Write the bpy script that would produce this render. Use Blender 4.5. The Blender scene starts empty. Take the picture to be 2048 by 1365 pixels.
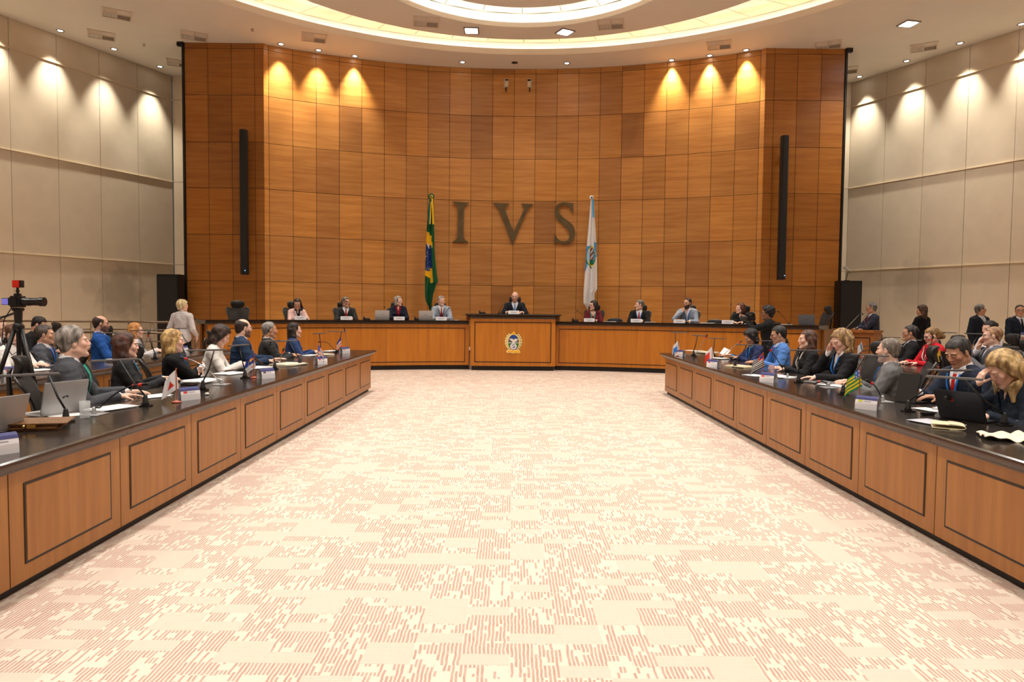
import bpy, bmesh, math, random
import numpy as np
from mathutils import Vector, Matrix

# ------------------------------------------------------------------ camera, world, exposure
SC = bpy.context.scene
COL = SC.collection
HC = 1.5                                   # eye height
PITCH = math.atan(64.5 / 1400.0)           # camera looks slightly down
ROLL = 0.0095
cam_d = bpy.data.cameras.new('camera')
cam_d.sensor_width = 36.0
cam_d.lens = 36.0 * 1400.0 / 2048.0
cam_d.clip_start = 0.05
cam_d.clip_end = 200
cam = bpy.data.objects.new('camera', cam_d)
COL.objects.link(cam)
cam.matrix_world = (Matrix.Translation((0, 0, HC)) @ Matrix.Rotation(math.pi / 2 - PITCH, 4, 'X')
                    @ Matrix.Rotation(ROLL, 4, 'Z'))
SC.camera = cam
SC.view_settings.view_transform = 'Standard'
SC.view_settings.look = 'None'
SC.view_settings.gamma = 1.0
SC.view_settings.use_curve_mapping = False
SC.view_settings.exposure = 0.0
W = bpy.data.worlds.new('world')
SC.world = W
W.use_nodes = True
W.node_tree.nodes['Background'].inputs[0].default_value = (1.0, 0.93, 0.85, 1)
W.node_tree.nodes['Background'].inputs[1].default_value = 0.05

CEIL = 8.15                                # ceiling height


def light(name, kind, loc, energy, color=(1, .9, .78), size=.3, spot=None, blend=.6, target=None, spread=None):
    d = bpy.data.lights.new(name, kind)
    d.energy = energy
    d.color = color
    if kind == 'AREA':
        d.shape = 'DISK'
        d.size = size
        if spread:
            d.spread = spread
    if kind == 'SPOT':
        d.spot_size = spot
        d.spot_blend = blend
        d.shadow_soft_size = size
    o = bpy.data.objects.new(name, d)
    COL.objects.link(o)
    o.location = loc
    if target is not None:
        v = Vector(target) - Vector(loc)
        o.rotation_euler = v.to_track_quat('-Z', 'Y').to_euler()
    return o


# room lighting: the grid of recessed ceiling lamps (warm white), pointing down
ROOM_LAMPS = [(-1.04, 17.0), (1.2, 17.05), (9.05, 16.4), (-9.2, 14.0),
              (-6.4, 9.2), (-2.2, 7.5), (2.4, 7.5), (6.6, 9.2), (-2.2, 13.0), (2.4, 13.0),
              (-2.2, 2.6), (2.4, 2.6), (-8.5, 4.0), (8.5, 4.0), (-5.0, -2.0), (5.0, -2.0)]
LAMP_W = {0: 30, 1: 30, 2: 60, 3: 40}
for _i, (_x, _y) in enumerate(ROOM_LAMPS):
    light('ceiling_lamp_light', 'AREA', (_x, _y, CEIL - .06), LAMP_W.get(_i, 125), (1, .965, .91), .45, spread=math.radians(125))

# ------------------------------------------------------------------ helpers
PI = math.pi


def lin(c):
    return tuple(((v / 12.92) if v <= .04045 else ((v + .055) / 1.055) ** 2.4) for v in c)


def rgb(r, g, b):
    return lin((r / 255., g / 255., b / 255.))


_M = {}


def mat(name, col=(.5, .5, .5), rough=.5, metal=0., spec=.5, emit=None, es=0., alpha=None, noise=0., nscale=8.,
        bump=0., bscale=60., attr=None, trans=0., coat=0., stretch=(1, 1, 1)):
    """col is linear rgb"""
    if name in _M:
        return _M[name]
    m = bpy.data.materials.new(name)
    m.use_nodes = True
    nt = m.node_tree
    b = nt.nodes['Principled BSDF']
    b.inputs['Base Color'].default_value = (*col, 1)
    b.inputs['Roughness'].default_value = rough
    b.inputs['Metallic'].default_value = metal
    b.inputs['Specular IOR Level'].default_value = spec
    if trans:
        b.inputs['Transmission Weight'].default_value = trans
    if coat:
        b.inputs['Coat Weight'].default_value = coat
        b.inputs['Coat Roughness'].default_value = .08
    if emit is not None:
        b.inputs['Emission Color'].default_value = (*emit, 1)
        b.inputs['Emission Strength'].default_value = es
    if alpha is not None:
        b.inputs['Alpha'].default_value = alpha
    src = None
    if attr:
        a = nt.nodes.new('ShaderNodeAttribute')
        a.attribute_name = attr
        src = a.outputs['Color']
        if min(col) < .999:
            am = nt.nodes.new('ShaderNodeVectorMath')
            am.operation = 'MULTIPLY'
            nt.links.new(src, am.inputs[0])
            am.inputs[1].default_value = col
            src = am.outputs[0]
    tc = mp = None
    if noise or bump:
        tc = nt.nodes.new('ShaderNodeTexCoord')
        mp = nt.nodes.new('ShaderNodeMapping')
        mp.inputs['Scale'].default_value = stretch
        nt.links.new(tc.outputs['Object'], mp.inputs['Vector'])
    if noise:
        n = nt.nodes.new('ShaderNodeTexNoise')
        n.inputs['Scale'].default_value = nscale
        n.inputs['Detail'].default_value = 4
        nt.links.new(mp.outputs[0], n.inputs['Vector'])
        mr = nt.nodes.new('ShaderNodeMapRange')
        mr.inputs['From Min'].default_value = .3
        mr.inputs['From Max'].default_value = .7
        mr.inputs['To Min'].default_value = 1 - noise
        mr.inputs['To Max'].default_value = 1 + noise
        nt.links.new(n.outputs['Fac'], mr.inputs['Value'])
        mx = nt.nodes.new('ShaderNodeVectorMath')
        mx.operation = 'SCALE'
        if src:
            nt.links.new(src, mx.inputs[0])
        else:
            mx.inputs[0].default_value = col
        nt.links.new(mr.outputs[0], mx.inputs['Scale'])
        src = mx.outputs[0]
    if src:
        nt.links.new(src, b.inputs['Base Color'])
    if bump:
        n2 = nt.nodes.new('ShaderNodeTexNoise')
        n2.inputs['Scale'].default_value = bscale
        n2.inputs['Detail'].default_value = 3
        nt.links.new(mp.outputs[0], n2.inputs['Vector'])
        bp = nt.nodes.new('ShaderNodeBump')
        bp.inputs['Strength'].default_value = bump
        bp.inputs['Distance'].default_value = .01
        nt.links.new(n2.outputs['Fac'], bp.inputs['Height'])
        nt.links.new(bp.outputs[0], b.inputs['Normal'])
    _M[name] = m
    return m


def wood(name, base, dark, grain='h', rough=.38, attr=None, spec=.5):
    """veneer: grain 'h' runs horizontally, 'v' vertically (object space, metres)"""
    if name in _M:
        return _M[name]
    m = bpy.data.materials.new(name)
    m.use_nodes = True
    nt = m.node_tree
    N, L = nt.nodes, nt.links
    b = N['Principled BSDF']
    b.inputs['Roughness'].default_value = rough
    b.inputs['Specular IOR Level'].default_value = spec
    tc = N.new('ShaderNodeTexCoord')

    def noise(sc, scale, det):
        mp = N.new('ShaderNodeMapping')
        mp.inputs['Scale'].default_value = sc
        L.new(tc.outputs['Object'], mp.inputs['Vector'])
        n = N.new('ShaderNodeTexNoise')
        n.inputs['Scale'].default_value = scale
        n.inputs['Detail'].default_value = det
        n.inputs['Roughness'].default_value = .6
        L.new(mp.outputs[0], n.inputs['Vector'])
        return n.outputs['Fac']
    if grain == 'h':
        f1 = noise((.35, .35, 5.5), 2.2, 5)
        f2 = noise((1.2, 1.2, 40), 3, 3)
    else:
        f1 = noise((5.5, 5.5, .35), 2.2, 5)
        f2 = noise((40, 40, 1.2), 3, 3)
    a = N.new('ShaderNodeMath')
    a.operation = 'MULTIPLY_ADD'
    L.new(f2, a.inputs[0])
    a.inputs[1].default_value = .35
    L.new(f1, a.inputs[2])
    r = N.new('ShaderNodeMapRange')
    r.inputs['From Min'].default_value = .45
    r.inputs['From Max'].default_value = .90
    L.new(a.outputs[0], r.inputs['Value'])
    mx = N.new('ShaderNodeMix')
    mx.data_type = 'RGBA'
    L.new(r.outputs[0], mx.inputs['Factor'])
    mx.inputs[6].default_value = (*dark, 1)
    mx.inputs[7].default_value = (*base, 1)
    out = mx.outputs[2]
    if attr:
        at = N.new('ShaderNodeAttribute')
        at.attribute_name = attr
        mm = N.new('ShaderNodeMix')
        mm.data_type = 'RGBA'
        mm.blend_type = 'MULTIPLY'
        mm.inputs['Factor'].default_value = 1
        L.new(out, mm.inputs[6])
        L.new(at.outputs['Color'], mm.inputs[7])
        out = mm.outputs[2]
    L.new(out, b.inputs['Base Color'])
    _M[name] = m
    return m


class MB:
    """collects faces, builds ONE mesh object"""

    def __init__(s):
        s.v, s.f, s.mi, s.sm, s.fc = [], [], [], [], []
        s.T = Matrix.Identity(4)
        s.m = 0
        s.c = None

    def add(s, vs, fs, smooth=False):
        o = len(s.v)
        T = s.T
        s.v += [tuple(T @ Vector(p)) for p in vs]
        for f in fs:
            s.f.append([o + i for i in f])
            s.mi.append(s.m)
            s.sm.append(smooth)
            s.fc.append(s.c)
        return s

    def box(s, c, d, rot=None, bev=0.):
        x, y, z = d[0] / 2, d[1] / 2, d[2] / 2
        R = rot if rot is not None else Matrix.Identity(3)
        c = Vector(c)
        if bev <= 0:
            vs = [c + R @ Vector((sx * x, sy * y, sz * z)) for sz in (-1, 1) for sy in (-1, 1) for sx in (-1, 1)]
            return s.add(vs, [(0, 2, 3, 1), (4, 5, 7, 6), (0, 1, 5, 4), (2, 6, 7, 3), (0, 4, 6, 2), (1, 3, 7, 5)])
        bm = bmesh.new()
        bmesh.ops.create_cube(bm, size=1, matrix=Matrix.Diagonal((d[0], d[1], d[2], 1)))
        bmesh.ops.bevel(bm, geom=bm.edges[:], offset=bev, segments=2, affect='EDGES')
        vs = [c + R @ v.co for v in bm.verts]
        fs = [[v.index for v in f.verts] for f in bm.faces]
        bm.free()
        return s.add(vs, fs)

    def tube(s, pts, r, n=8, cap=True, flat=None):
        """swept tube; r float or list; flat=(axis vector, factor) squashes"""
        pts = [Vector(p) for p in pts]
        rs = r if isinstance(r, (list, tuple)) else [r] * len(pts)
        vs, fs = [], []
        up = None
        for i, p in enumerate(pts):
            if i == 0:
                t = pts[1] - p
            elif i == len(pts) - 1:
                t = p - pts[-2]
            else:
                t = pts[i + 1] - pts[i - 1]
            t.normalize()
            if up is None:
                up = Vector((0, 0, 1)) if abs(t.z) < .9 else Vector((1, 0, 0))
            a = t.cross(up)
            if a.length < 1e-5:
                a = t.cross(Vector((0, 1, 0)))
            a.normalize()
            b = a.cross(t)
            up = b
            for k in range(n):
                an = 2 * PI * k / n
                o = a * math.cos(an) * rs[i] + b * math.sin(an) * rs[i]
                if flat:
                    ax = Vector(flat[0])
                    o = o - ax * o.dot(ax) * (1 - flat[1])
                vs.append(p + o)
        for i in range(len(pts) - 1):
            for k in range(n):
                k2 = (k + 1) % n
                fs.append((i * n + k, i * n + k2, (i + 1) * n + k2, (i + 1) * n + k))
        if cap:
            fs.append(tuple(range(n))[::-1])
            fs.append(tuple((len(pts) - 1) * n + k for k in range(n)))
        return s.add(vs, fs, True)

    def cyl(s, a, b, r0, r1=None, n=16):
        a, b = Vector(a), Vector(b)
        r1 = r0 if r1 is None else r1
        t = (b - a).normalized()
        u = t.orthogonal().normalized()
        w = t.cross(u)
        vs = []
        for p, r in ((a, r0), (b, r1)):
            for k in range(n):
                an = 2 * PI * k / n
                vs.append(p + (u * math.cos(an) + w * math.sin(an)) * r)
        s.add(vs, [(k, (k + 1) % n, n + (k + 1) % n, n + k) for k in range(n)], True)
        s.add([vs[k] for k in range(n)], [tuple(range(n))[::-1]])
        return s.add([vs[n + k] for k in range(n)], [tuple(range(n))])

    def lathe(s, prof, c=(0, 0, 0), n=20, cap=True):
        vs, fs = [], []
        for r, z in prof:
            for k in range(n):
                an = 2 * PI * k / n
                vs.append((c[0] + r * math.cos(an), c[1] + r * math.sin(an), c[2] + z))
        for i in range(len(prof) - 1):
            for k in range(n):
                k2 = (k + 1) % n
                fs.append((i * n + k, i * n + k2, (i + 1) * n + k2, (i + 1) * n + k))
        if cap:
            fs.append(tuple(range(n))[::-1])
            fs.append(tuple((len(prof) - 1) * n + k for k in range(n)))
        return s.add(vs, fs, True)

    def ball(s, c, r, n=12, R=None):
        r = (r, r, r) if isinstance(r, (int, float)) else r
        vs, fs = [], []
        m = n // 2
        for i in range(m + 1):
            th = PI * i / m
            for k in range(n):
                an = 2 * PI * k / n
                p = Vector((r[0] * math.sin(th) * math.cos(an), r[1] * math.sin(th) * math.sin(an), r[2] * math.cos(th)))
                if R is not None:
                    p = R @ p
                vs.append(Vector(c) + p)
        for i in range(m):
            for k in range(n):
                k2 = (k + 1) % n
                fs.append((i * n + k, (i + 1) * n + k, (i + 1) * n + k2, i * n + k2))
        return s.add(vs, fs, True)

    def grid(s, fn, nu, nv, closed=False, smooth=True, thick=0.):
        vs = [Vector(fn(i / nu, j / nv)) for j in range(nv + 1) for i in range(nu + 1)]
        w = nu + 1
        fs = [(j * w + i, j * w + i + 1, (j + 1) * w + i + 1, (j + 1) * w + i) for j in range(nv) for i in range(nu)]
        if thick:
            nn = len(vs)
            norm = []
            for j in range(nv + 1):
                for i in range(nu + 1):
                    a = vs[j * w + min(i + 1, nu)] - vs[j * w + max(i - 1, 0)]
                    b = vs[min(j + 1, nv) * w + i] - vs[max(j - 1, 0) * w + i]
                    q = a.cross(b)
                    norm.append(q.normalized() if q.length > 1e-12 else Vector((0, 0, 1)))
            vs2 = vs + [v - q * thick for v, q in zip(vs, norm)]
            f2 = list(fs) + [tuple(nn + i for i in f[::-1]) for f in fs]
            for i in range(nu):
                f2.append((i + 1, i, nn + i, nn + i + 1))
                o = nv * w
                f2.append((o + i, o + i + 1, nn + o + i + 1, nn + o + i))
            for j in range(nv):
                f2.append((j * w, (j + 1) * w, nn + (j + 1) * w, nn + j * w))
                f2.append(((j + 1) * w + nu, j * w + nu, nn + j * w + nu, nn + (j + 1) * w + nu))
            return s.add(vs2, f2, smooth)
        return s.add(vs, fs, smooth)

    def prism(s, poly, z0, z1, smooth=False):
        """polygon (x,y) list (ccw) extruded along z between z0 and z1; concave allowed"""
        n = len(poly)
        from mathutils.geometry import tessellate_polygon
        tris = tessellate_polygon([[Vector((p[0], p[1], 0)) for p in poly]])
        area = sum(poly[i][0] * poly[(i + 1) % n][1] - poly[(i + 1) % n][0] * poly[i][1] for i in range(n))
        vs = [(p[0], p[1], z0) for p in poly] + [(p[0], p[1], z1) for p in poly]
        fs = []
        for t in tris:
            a, b, c = [poly[i] for i in t]
            cr = (b[0] - a[0]) * (c[1] - a[1]) - (b[1] - a[1]) * (c[0] - a[0])
            t = tuple(t) if cr > 0 else tuple(t)[::-1]
            fs.append(tuple(n + i for i in t))
            fs.append(t[::-1])
        for i in range(n):
            j = (i + 1) % n
            q = (i, j, n + j, n + i)
            fs.append(q if area > 0 else q[::-1])
        return s.add(vs, fs, smooth)

    def mesh(s, name, mats, attr='tint'):
        me = bpy.data.meshes.new(name)
        me.from_pydata(s.v, [], s.f)
        for m in (mats if isinstance(mats, (list, tuple)) else [mats]):
            me.materials.append(m)
        me.polygons.foreach_set('material_index', s.mi)
        me.polygons.foreach_set('use_smooth', s.sm)
        if any(c is not None for c in s.fc):
            ca = me.color_attributes.new(attr, 'FLOAT_COLOR', 'CORNER')
            data = []
            for f, c in zip(s.f, s.fc):
                c = c or (1, 1, 1)
                data += [c[0], c[1], c[2], 1.] * len(f)
            ca.data.foreach_set('color', data)
        me.update()
        return me

    def build(s, name, mats, parent=None, loc=None, rz=None):
        o = bpy.data.objects.new(name, s.mesh(name, mats))
        COL.objects.link(o)
        if parent is not None:
            o.parent = parent
        if loc is not None:
            o.location = loc
        if rz is not None:
            o.rotation_euler[2] = rz
        return o


def tag(o, label, cat=None, group=None, kind=None):
    if label:
        o['label'] = label
    if cat:
        o['category'] = cat
    if group:
        o['group'] = group
    if kind:
        o['kind'] = kind
    return o


def thing(name, label, cat, loc=(0, 0, 0), rz=0., group=None):
    o = bpy.data.objects.new(name, None)
    o.empty_display_size = .1
    COL.objects.link(o)
    o.location = loc
    o.rotation_euler = (0, 0, rz)
    return tag(o, label, cat, group)


def struct(o):
    o['kind'] = 'structure'
    return o


def dup(root, loc, rz, label=None, group=None):
    r = root.copy()
    COL.objects.link(r)
    r.location = loc
    r.rotation_euler = (0, 0, rz)
    if label:
        r['label'] = label
    if group:
        r['group'] = group
    for ch in list(root.children):
        c = ch.copy()
        COL.objects.link(c)
        c.parent = r
        for g in ch.children:
            d = g.copy()
            COL.objects.link(d)
            d.parent = c
    return r


def ray(u, v):
    x, y = u - 1024.0, 682.5 - v
    c, s = math.cos(ROLL), math.sin(ROLL)
    X, Y = x * c - y * s, y * c + x * s
    return Vector((X, 1400 * math.cos(PITCH) + Y * math.sin(PITCH), Y * math.cos(PITCH) - 1400 * math.sin(PITCH)))


def at_z(u, v, h):
    """where the sight line through a photo pixel meets height h (used to survey positions)"""
    d = ray(u, v)
    return d * ((h - HC) / d.z) + Vector((0, 0, HC))


def at_y(u, v, y):
    d = ray(u, v)
    return d * (y / d.y) + Vector((0, 0, HC))


ORD = ['first', 'second', 'third', 'fourth', 'fifth', 'sixth', 'seventh', 'eighth', 'ninth', 'tenth', 'eleventh',
       'twelfth']

# ------------------------------------------------------------------ materials
M_wall_wood = wood('wall_veneer', rgb(208, 154, 88), rgb(176, 118, 60), 'h', .36, 'tint')
M_desk_wood = wood('desk_veneer', rgb(174, 117, 52), rgb(148, 92, 36), 'v', .4, 'tint')
M_dais_wood = wood('dais_veneer', rgb(204, 128, 34), rgb(178, 104, 20), 'v', .36, 'tint')
M_groove = mat('dark_groove', rgb(48, 26, 12), .6)
M_inlay = mat('dark_inlay', rgb(30, 18, 10), .5)
M_plinth = mat('black_plinth', rgb(22, 19, 17), .5)
M_stone = mat('polished_dark_stone', rgb(44, 38, 34), .16, spec=.6, noise=.35, nscale=90)
M_stone_edge = mat('brown_stone_edge', rgb(68, 50, 40), .3, noise=.25, nscale=60)
M_black_stone = mat('black_stone', rgb(20, 18, 17), .12, spec=.6)
M_beige = mat('beige_fabric_panel', rgb(224, 208, 184), .85, attr='tint', noise=.03, nscale=3, bump=.15, bscale=200)


def soil(m, spots):
    """faint grey stains on the fabric panels (centre, half sizes, strength)"""
    nt = m.node_tree
    N, L = nt.nodes, nt.links
    b = N['Principled BSDF']
    src = b.inputs['Base Color'].links[0].from_socket
    tc = N.new('ShaderNodeTexCoord')
    nz = N.new('ShaderNodeTexNoise')
    nz.inputs['Scale'].default_value = 3.5
    nz.inputs['Detail'].default_value = 4
    L.new(tc.outputs['Object'], nz.inputs['Vector'])
    for c, r, k in spots:
        mp = N.new('ShaderNodeMapping')
        mp.inputs['Scale'].default_value = tuple(1 / v for v in r)
        mp.inputs['Location'].default_value = tuple(-a / v for a, v in zip(c, r))
        L.new(tc.outputs['Object'], mp.inputs['Vector'])
        ln = N.new('ShaderNodeVectorMath')
        ln.operation = 'LENGTH'
        L.new(mp.outputs[0], ln.inputs[0])
        ad = N.new('ShaderNodeMath')
        ad.operation = 'MULTIPLY_ADD'
        L.new(nz.outputs['Fac'], ad.inputs[0])
        ad.inputs[1].default_value = 1.0
        L.new(ln.outputs['Value'], ad.inputs[2])
        mr = N.new('ShaderNodeMapRange')
        mr.interpolation_type = 'SMOOTHSTEP'
        mr.inputs['From Min'].default_value = 1.0
        mr.inputs['From Max'].default_value = 1.65
        mr.inputs['To Min'].default_value = k
        mr.inputs['To Max'].default_value = 1
        L.new(ad.outputs[0], mr.inputs['Value'])
        vm = N.new('ShaderNodeVectorMath')
        vm.operation = 'SCALE'
        L.new(src, vm.inputs[0])
        L.new(mr.outputs[0], vm.inputs['Scale'])
        src = vm.outputs[0]
    L.new(src, b.inputs['Base Color'])


soil(M_beige, [((-10.65, 19.07, 1.8), (.75, .75, .75), .66), ((-11.0, 18.3, 2.0), (.3, .3, .3), .85), ((10.75, 18.8, 2.2), (.6, .6, .8), .8)])
M_beige_gap = mat('beige_gap', rgb(170, 150, 124), .9)
M_beige_ledge = mat('beige_rail', rgb(224, 204, 174), .7)
M_ceil = mat('ceiling_paint', rgb(234, 226, 214), .85, noise=.015, nscale=2)
M_cream = mat('cream_plaster', rgb(245, 236, 224), .7)
M_white = mat('white_paint', rgb(240, 236, 228), .6)
M_gold = mat('gold_ceiling_panel', rgb(240, 212, 168), .28, metal=.25, attr='tint', noise=.12, nscale=1.2)
M_led = mat('led_strip', (1, 1, 1), .5, emit=(1, .9, .76), es=60)
M_bar = mat('lamp_bar_grey', rgb(118, 118, 120), .3, metal=.3)
M_black = mat('black_plastic', rgb(22, 22, 23), .4)
M_dgrey = mat('dark_grey_plastic', rgb(50, 50, 52), .45)
M_mesh = mat('chair_mesh_fabric', rgb(46, 42, 40), .8, bump=.3, bscale=400)
M_cabinet = mat('black_cabinet', rgb(14, 13, 13), .5)
M_steel = mat('brushed_steel', rgb(170, 165, 158), .3, metal=.9)
M_bronze = mat('bronze', rgb(112, 98, 74), .42, metal=.75, noise=.15, nscale=5)
M_rail = mat('brown_metal', rgb(140, 120, 100), .35, metal=.7)
M_red = mat('red_plastic', rgb(215, 40, 25), .4)
M_silver = mat('silver_plastic', rgb(185, 185, 186), .35, metal=.4)
M_screen = mat('dark_screen', rgb(12, 13, 16), .12)
M_paper = mat('white_paper', rgb(240, 238, 236), .7)
M_card = mat('white_card', rgb(238, 236, 240), .55)
M_navy = mat('navy_print', rgb(38, 40, 105), .5)
M_lamp_on = mat('lamp_face', (1, 1, 1), .4, emit=(1, .95, .88), es=14)
M_lamp_hot = mat('lamp_face_bright', (1, 1, 1), .4, emit=(.93, .96, 1), es=30)


def carpet():
    m = bpy.data.materials.new('carpet')
    m.use_nodes = True
    nt = m.node_tree
    N, L = nt.nodes, nt.links
    b = N['Principled BSDF']
    b.inputs['Roughness'].default_value = .95
    b.inputs['Specular IOR Level'].default_value = .1
    tc = N.new('ShaderNodeTexCoord')
    sp = N.new('ShaderNodeSeparateXYZ')
    # slight wobble
    L.new(tc.outputs['Object'], sp.inputs[0])

    def mth(op, a, b_=None, c=None):
        n = N.new('ShaderNodeMath')
        n.operation = op
        for i, v in enumerate((a, b_, c)):
            if v is None:
                continue
            if isinstance(v, (int, float)):
                n.inputs[i].default_value = v
            else:
                L.new(v, n.inputs[i])
        return n.outputs[0]

    def comb(a, b_, c=0.):
        n = N.new('ShaderNodeCombineXYZ')
        for i, v in enumerate((a, b_, c)):
            if isinstance(v, (int, float)):
                n.inputs[i].default_value = v
            else:
                L.new(v, n.inputs[i])
        return n.outputs[0]

    def wn(v):
        n = N.new('ShaderNodeTexWhiteNoise')
        n.noise_dimensions = '3D'
        L.new(v, n.inputs['Vector'])
        return n.outputs['Value']
    X, Y = sp.outputs['X'], sp.outputs['Y']
    PER = .0175
    jit = N.new('ShaderNodeTexNoise')
    jit.inputs['Scale'].default_value = 14
    L.new(tc.outputs['Object'], jit.inputs['Vector'])
    Xw = mth('MULTIPLY_ADD', mth('SUBTRACT', jit.outputs['Fac'], .5), .014, X)
    xc = mth('DIVIDE', Xw, PER)
    col = mth('FLOOR', xc)
    fr = mth('FRACT', xc)
    tx, ty = .105, .096
    bx, by = mth('FLOOR', mth('DIVIDE', X, tx)), mth('FLOOR', mth('DIVIDE', Y, ty))
    bn = wn(comb(bx, by, 3.))
    # dash rows: shifted by block so dashes align inside a block
    rr = mth('FLOOR', mth('DIVIDE', mth('MULTIPLY_ADD', bn, .04, Y), .048))
    w = wn(comb(col, rr, 1.))
    thr = mth('MULTIPLY_ADD', bn, .8, .36)
    on = mth('LESS_THAN', w, thr)
    stripe = mth('MULTIPLY', mth('GREATER_THAN', fr, .38), on)
    # soft stripe edges handled by AA ; horizontal fine-lined blocks
    hb = wn(comb(mth('FLOOR', mth('DIVIDE', X, .21)), by, 7.))
    hor = mth('GREATER_THAN', hb, .74)
    hl = mth('MULTIPLY', mth('GREATER_THAN', mth('FRACT', mth('DIVIDE', Y, .0125)), .5), .5)
    nothor = mth('SUBTRACT', 1., hor)
    pat = mth('ADD', mth('MULTIPLY', stripe, nothor), mth('MULTIPLY', hl, hor))
    tone = wn(comb(col, rr, 9.))
    pinkmix = N.new('ShaderNodeMix')
    pinkmix.data_type = 'RGBA'
    L.new(tone, pinkmix.inputs['Factor'])
    pinkmix.inputs[6].default_value = (*rgb(192, 157, 142), 1)
    pinkmix.inputs[7].default_value = (*rgb(200, 170, 156), 1)
    nz = N.new('ShaderNodeTexNoise')
    nz.inputs['Scale'].default_value = 320
    L.new(tc.outputs['Object'], nz.inputs['Vector'])
    base = N.new('ShaderNodeMix')
    base.data_type = 'RGBA'
    L.new(nz.outputs['Fac'], base.inputs['Factor'])
    base.inputs[6].default_value = (*rgb(219, 205, 187), 1)
    base.inputs[7].default_value = (*rgb(232, 220, 204), 1)
    mx = N.new('ShaderNodeMix')
    mx.data_type = 'RGBA'
    L.new(pat, mx.inputs['Factor'])
    L.new(base.outputs[2], mx.inputs[6])
    L.new(pinkmix.outputs[2], mx.inputs[7])
    L.new(mx.outputs[2], b.inputs['Base Color'])
    bp = N.new('ShaderNodeBump')
    bp.inputs['Strength'].default_value = .3
    bp.inputs['Distance'].default_value = .004
    L.new(nz.outputs['Fac'], bp.inputs['Height'])
    L.new(bp.outputs[0], b.inputs['Normal'])
    return m


M_carpet = carpet()

# ------------------------------------------------------------------ room shell
b = MB()
b.box((0, 6.5, -.05), (44, 31, .1))
struct(b.build('floor', M_carpet))


def panel_wall(name, cols, zl, mats, gap=.012, depth=.012, tint=None, back=.12, flip=False):
    """cols: list of (x,y) panel edges along the wall; panels stand proud of a darker backing"""
    m = MB()
    rnd = random.Random(sum(ord(ch) for ch in name))
    sgn = -1 if flip else 1
    for i in range(len(cols) - 1):
        a, c = Vector((*cols[i], 0)), Vector((*cols[i + 1], 0))
        t = (c - a).normalized()
        n = Vector((t.y, -t.x, 0)) * sgn      # towards the room
        m.m = 1
        m.c = (1, 1, 1)
        L_ = [(a - n * depth), (c - n * depth), (c - n * (depth + back)), (a - n * (depth + back))]
        vs = [p + Vector((0, 0, z)) for z in (zl[0], zl[-1]) for p in L_]
        m.add(vs, [(0, 1, 5, 4), (2, 3, 7, 6), (0, 4, 7, 3), (1, 2, 6, 5), (4, 5, 6, 7), (0, 3, 2, 1)])
        m.m = 0
        for j in range(len(zl) - 1):
            m.c = tint(rnd, i, j) if tint else (1, 1, 1)
            g = gap / 2
            p0, p1 = a + t * g, c - t * g
            z0, z1 = zl[j] + g, zl[j + 1] - g
            q = [p0, p1, p1 - n * depth, p0 - n * depth]
            vs = [p + Vector((0, 0, z)) for z in (z0, z1) for p in q]
            m.add(vs, [(0, 1, 5, 4), (0, 4, 7, 3), (1, 2, 6, 5), (4, 5, 6, 7), (0, 3, 2, 1)])
    return struct(m.build(name, mats))


def wtint(rnd, i, j):
    k = rnd.random()
    v = .86 + .26 * rnd.random()
    if k < .1:
        return (v * .80, v * .74, v * .78)      # pinkish brown darker sheet
    if k < .3:
        return (v * 1.08, v * 1.0, v * .82)     # yellower
    return (v * 1.02, v * .97, v * .95)


ZR = [0.0, .965, 2.146, 3.332, 4.512, 5.672, 6.853, 8.01, CEIL]
R_W, CY_W = 13.0, 6.75
da = .595 / R_W
arc = [(R_W * math.sin(k * da), CY_W + R_W * math.cos(k * da)) for k in range(-11, 12)]
XC, YC = 6.36, 18.02
cols_c = [(-XC, YC)] + arc + [(XC, YC)]
wb = panel_wall('wall_back', cols_c, ZR, [M_wall_wood, M_groove], tint=wtint, gap=.011)
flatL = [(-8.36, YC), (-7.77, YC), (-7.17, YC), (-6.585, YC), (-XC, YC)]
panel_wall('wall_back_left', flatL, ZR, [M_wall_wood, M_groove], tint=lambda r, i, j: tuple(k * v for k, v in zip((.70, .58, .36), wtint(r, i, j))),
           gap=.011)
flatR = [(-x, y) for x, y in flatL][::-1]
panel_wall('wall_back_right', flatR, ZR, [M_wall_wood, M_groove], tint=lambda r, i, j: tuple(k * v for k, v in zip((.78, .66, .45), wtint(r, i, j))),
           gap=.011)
for sx, nm in ((-1, 'trim_1'), (1, 'trim_2')):      # black edge of the timber wall
    m = MB()
    m.box((sx * 8.39, 19.3, CEIL / 2), (.05, 2.62, CEIL))
    m.box((sx * 8.44, 18.0, CEIL - .05), (.16, .10, .10))
    struct(m.build(nm, M_cabinet))

# beige side walls (slightly splayed) and the short returns behind the timber wall
ZB = [0.0, .3, 2.70, 5.10, 7.47, CEIL]


def side_cols(p0, p1, step, n):
    d = (Vector(p1) - Vector(p0)).normalized()
    return [tuple(Vector(p0) + d * step * k) for k in range(n)]


def btint(rnd, i, j):
    v = .96 + .07 * rnd.random()
    return (v, v * .995, v * .985)


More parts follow.
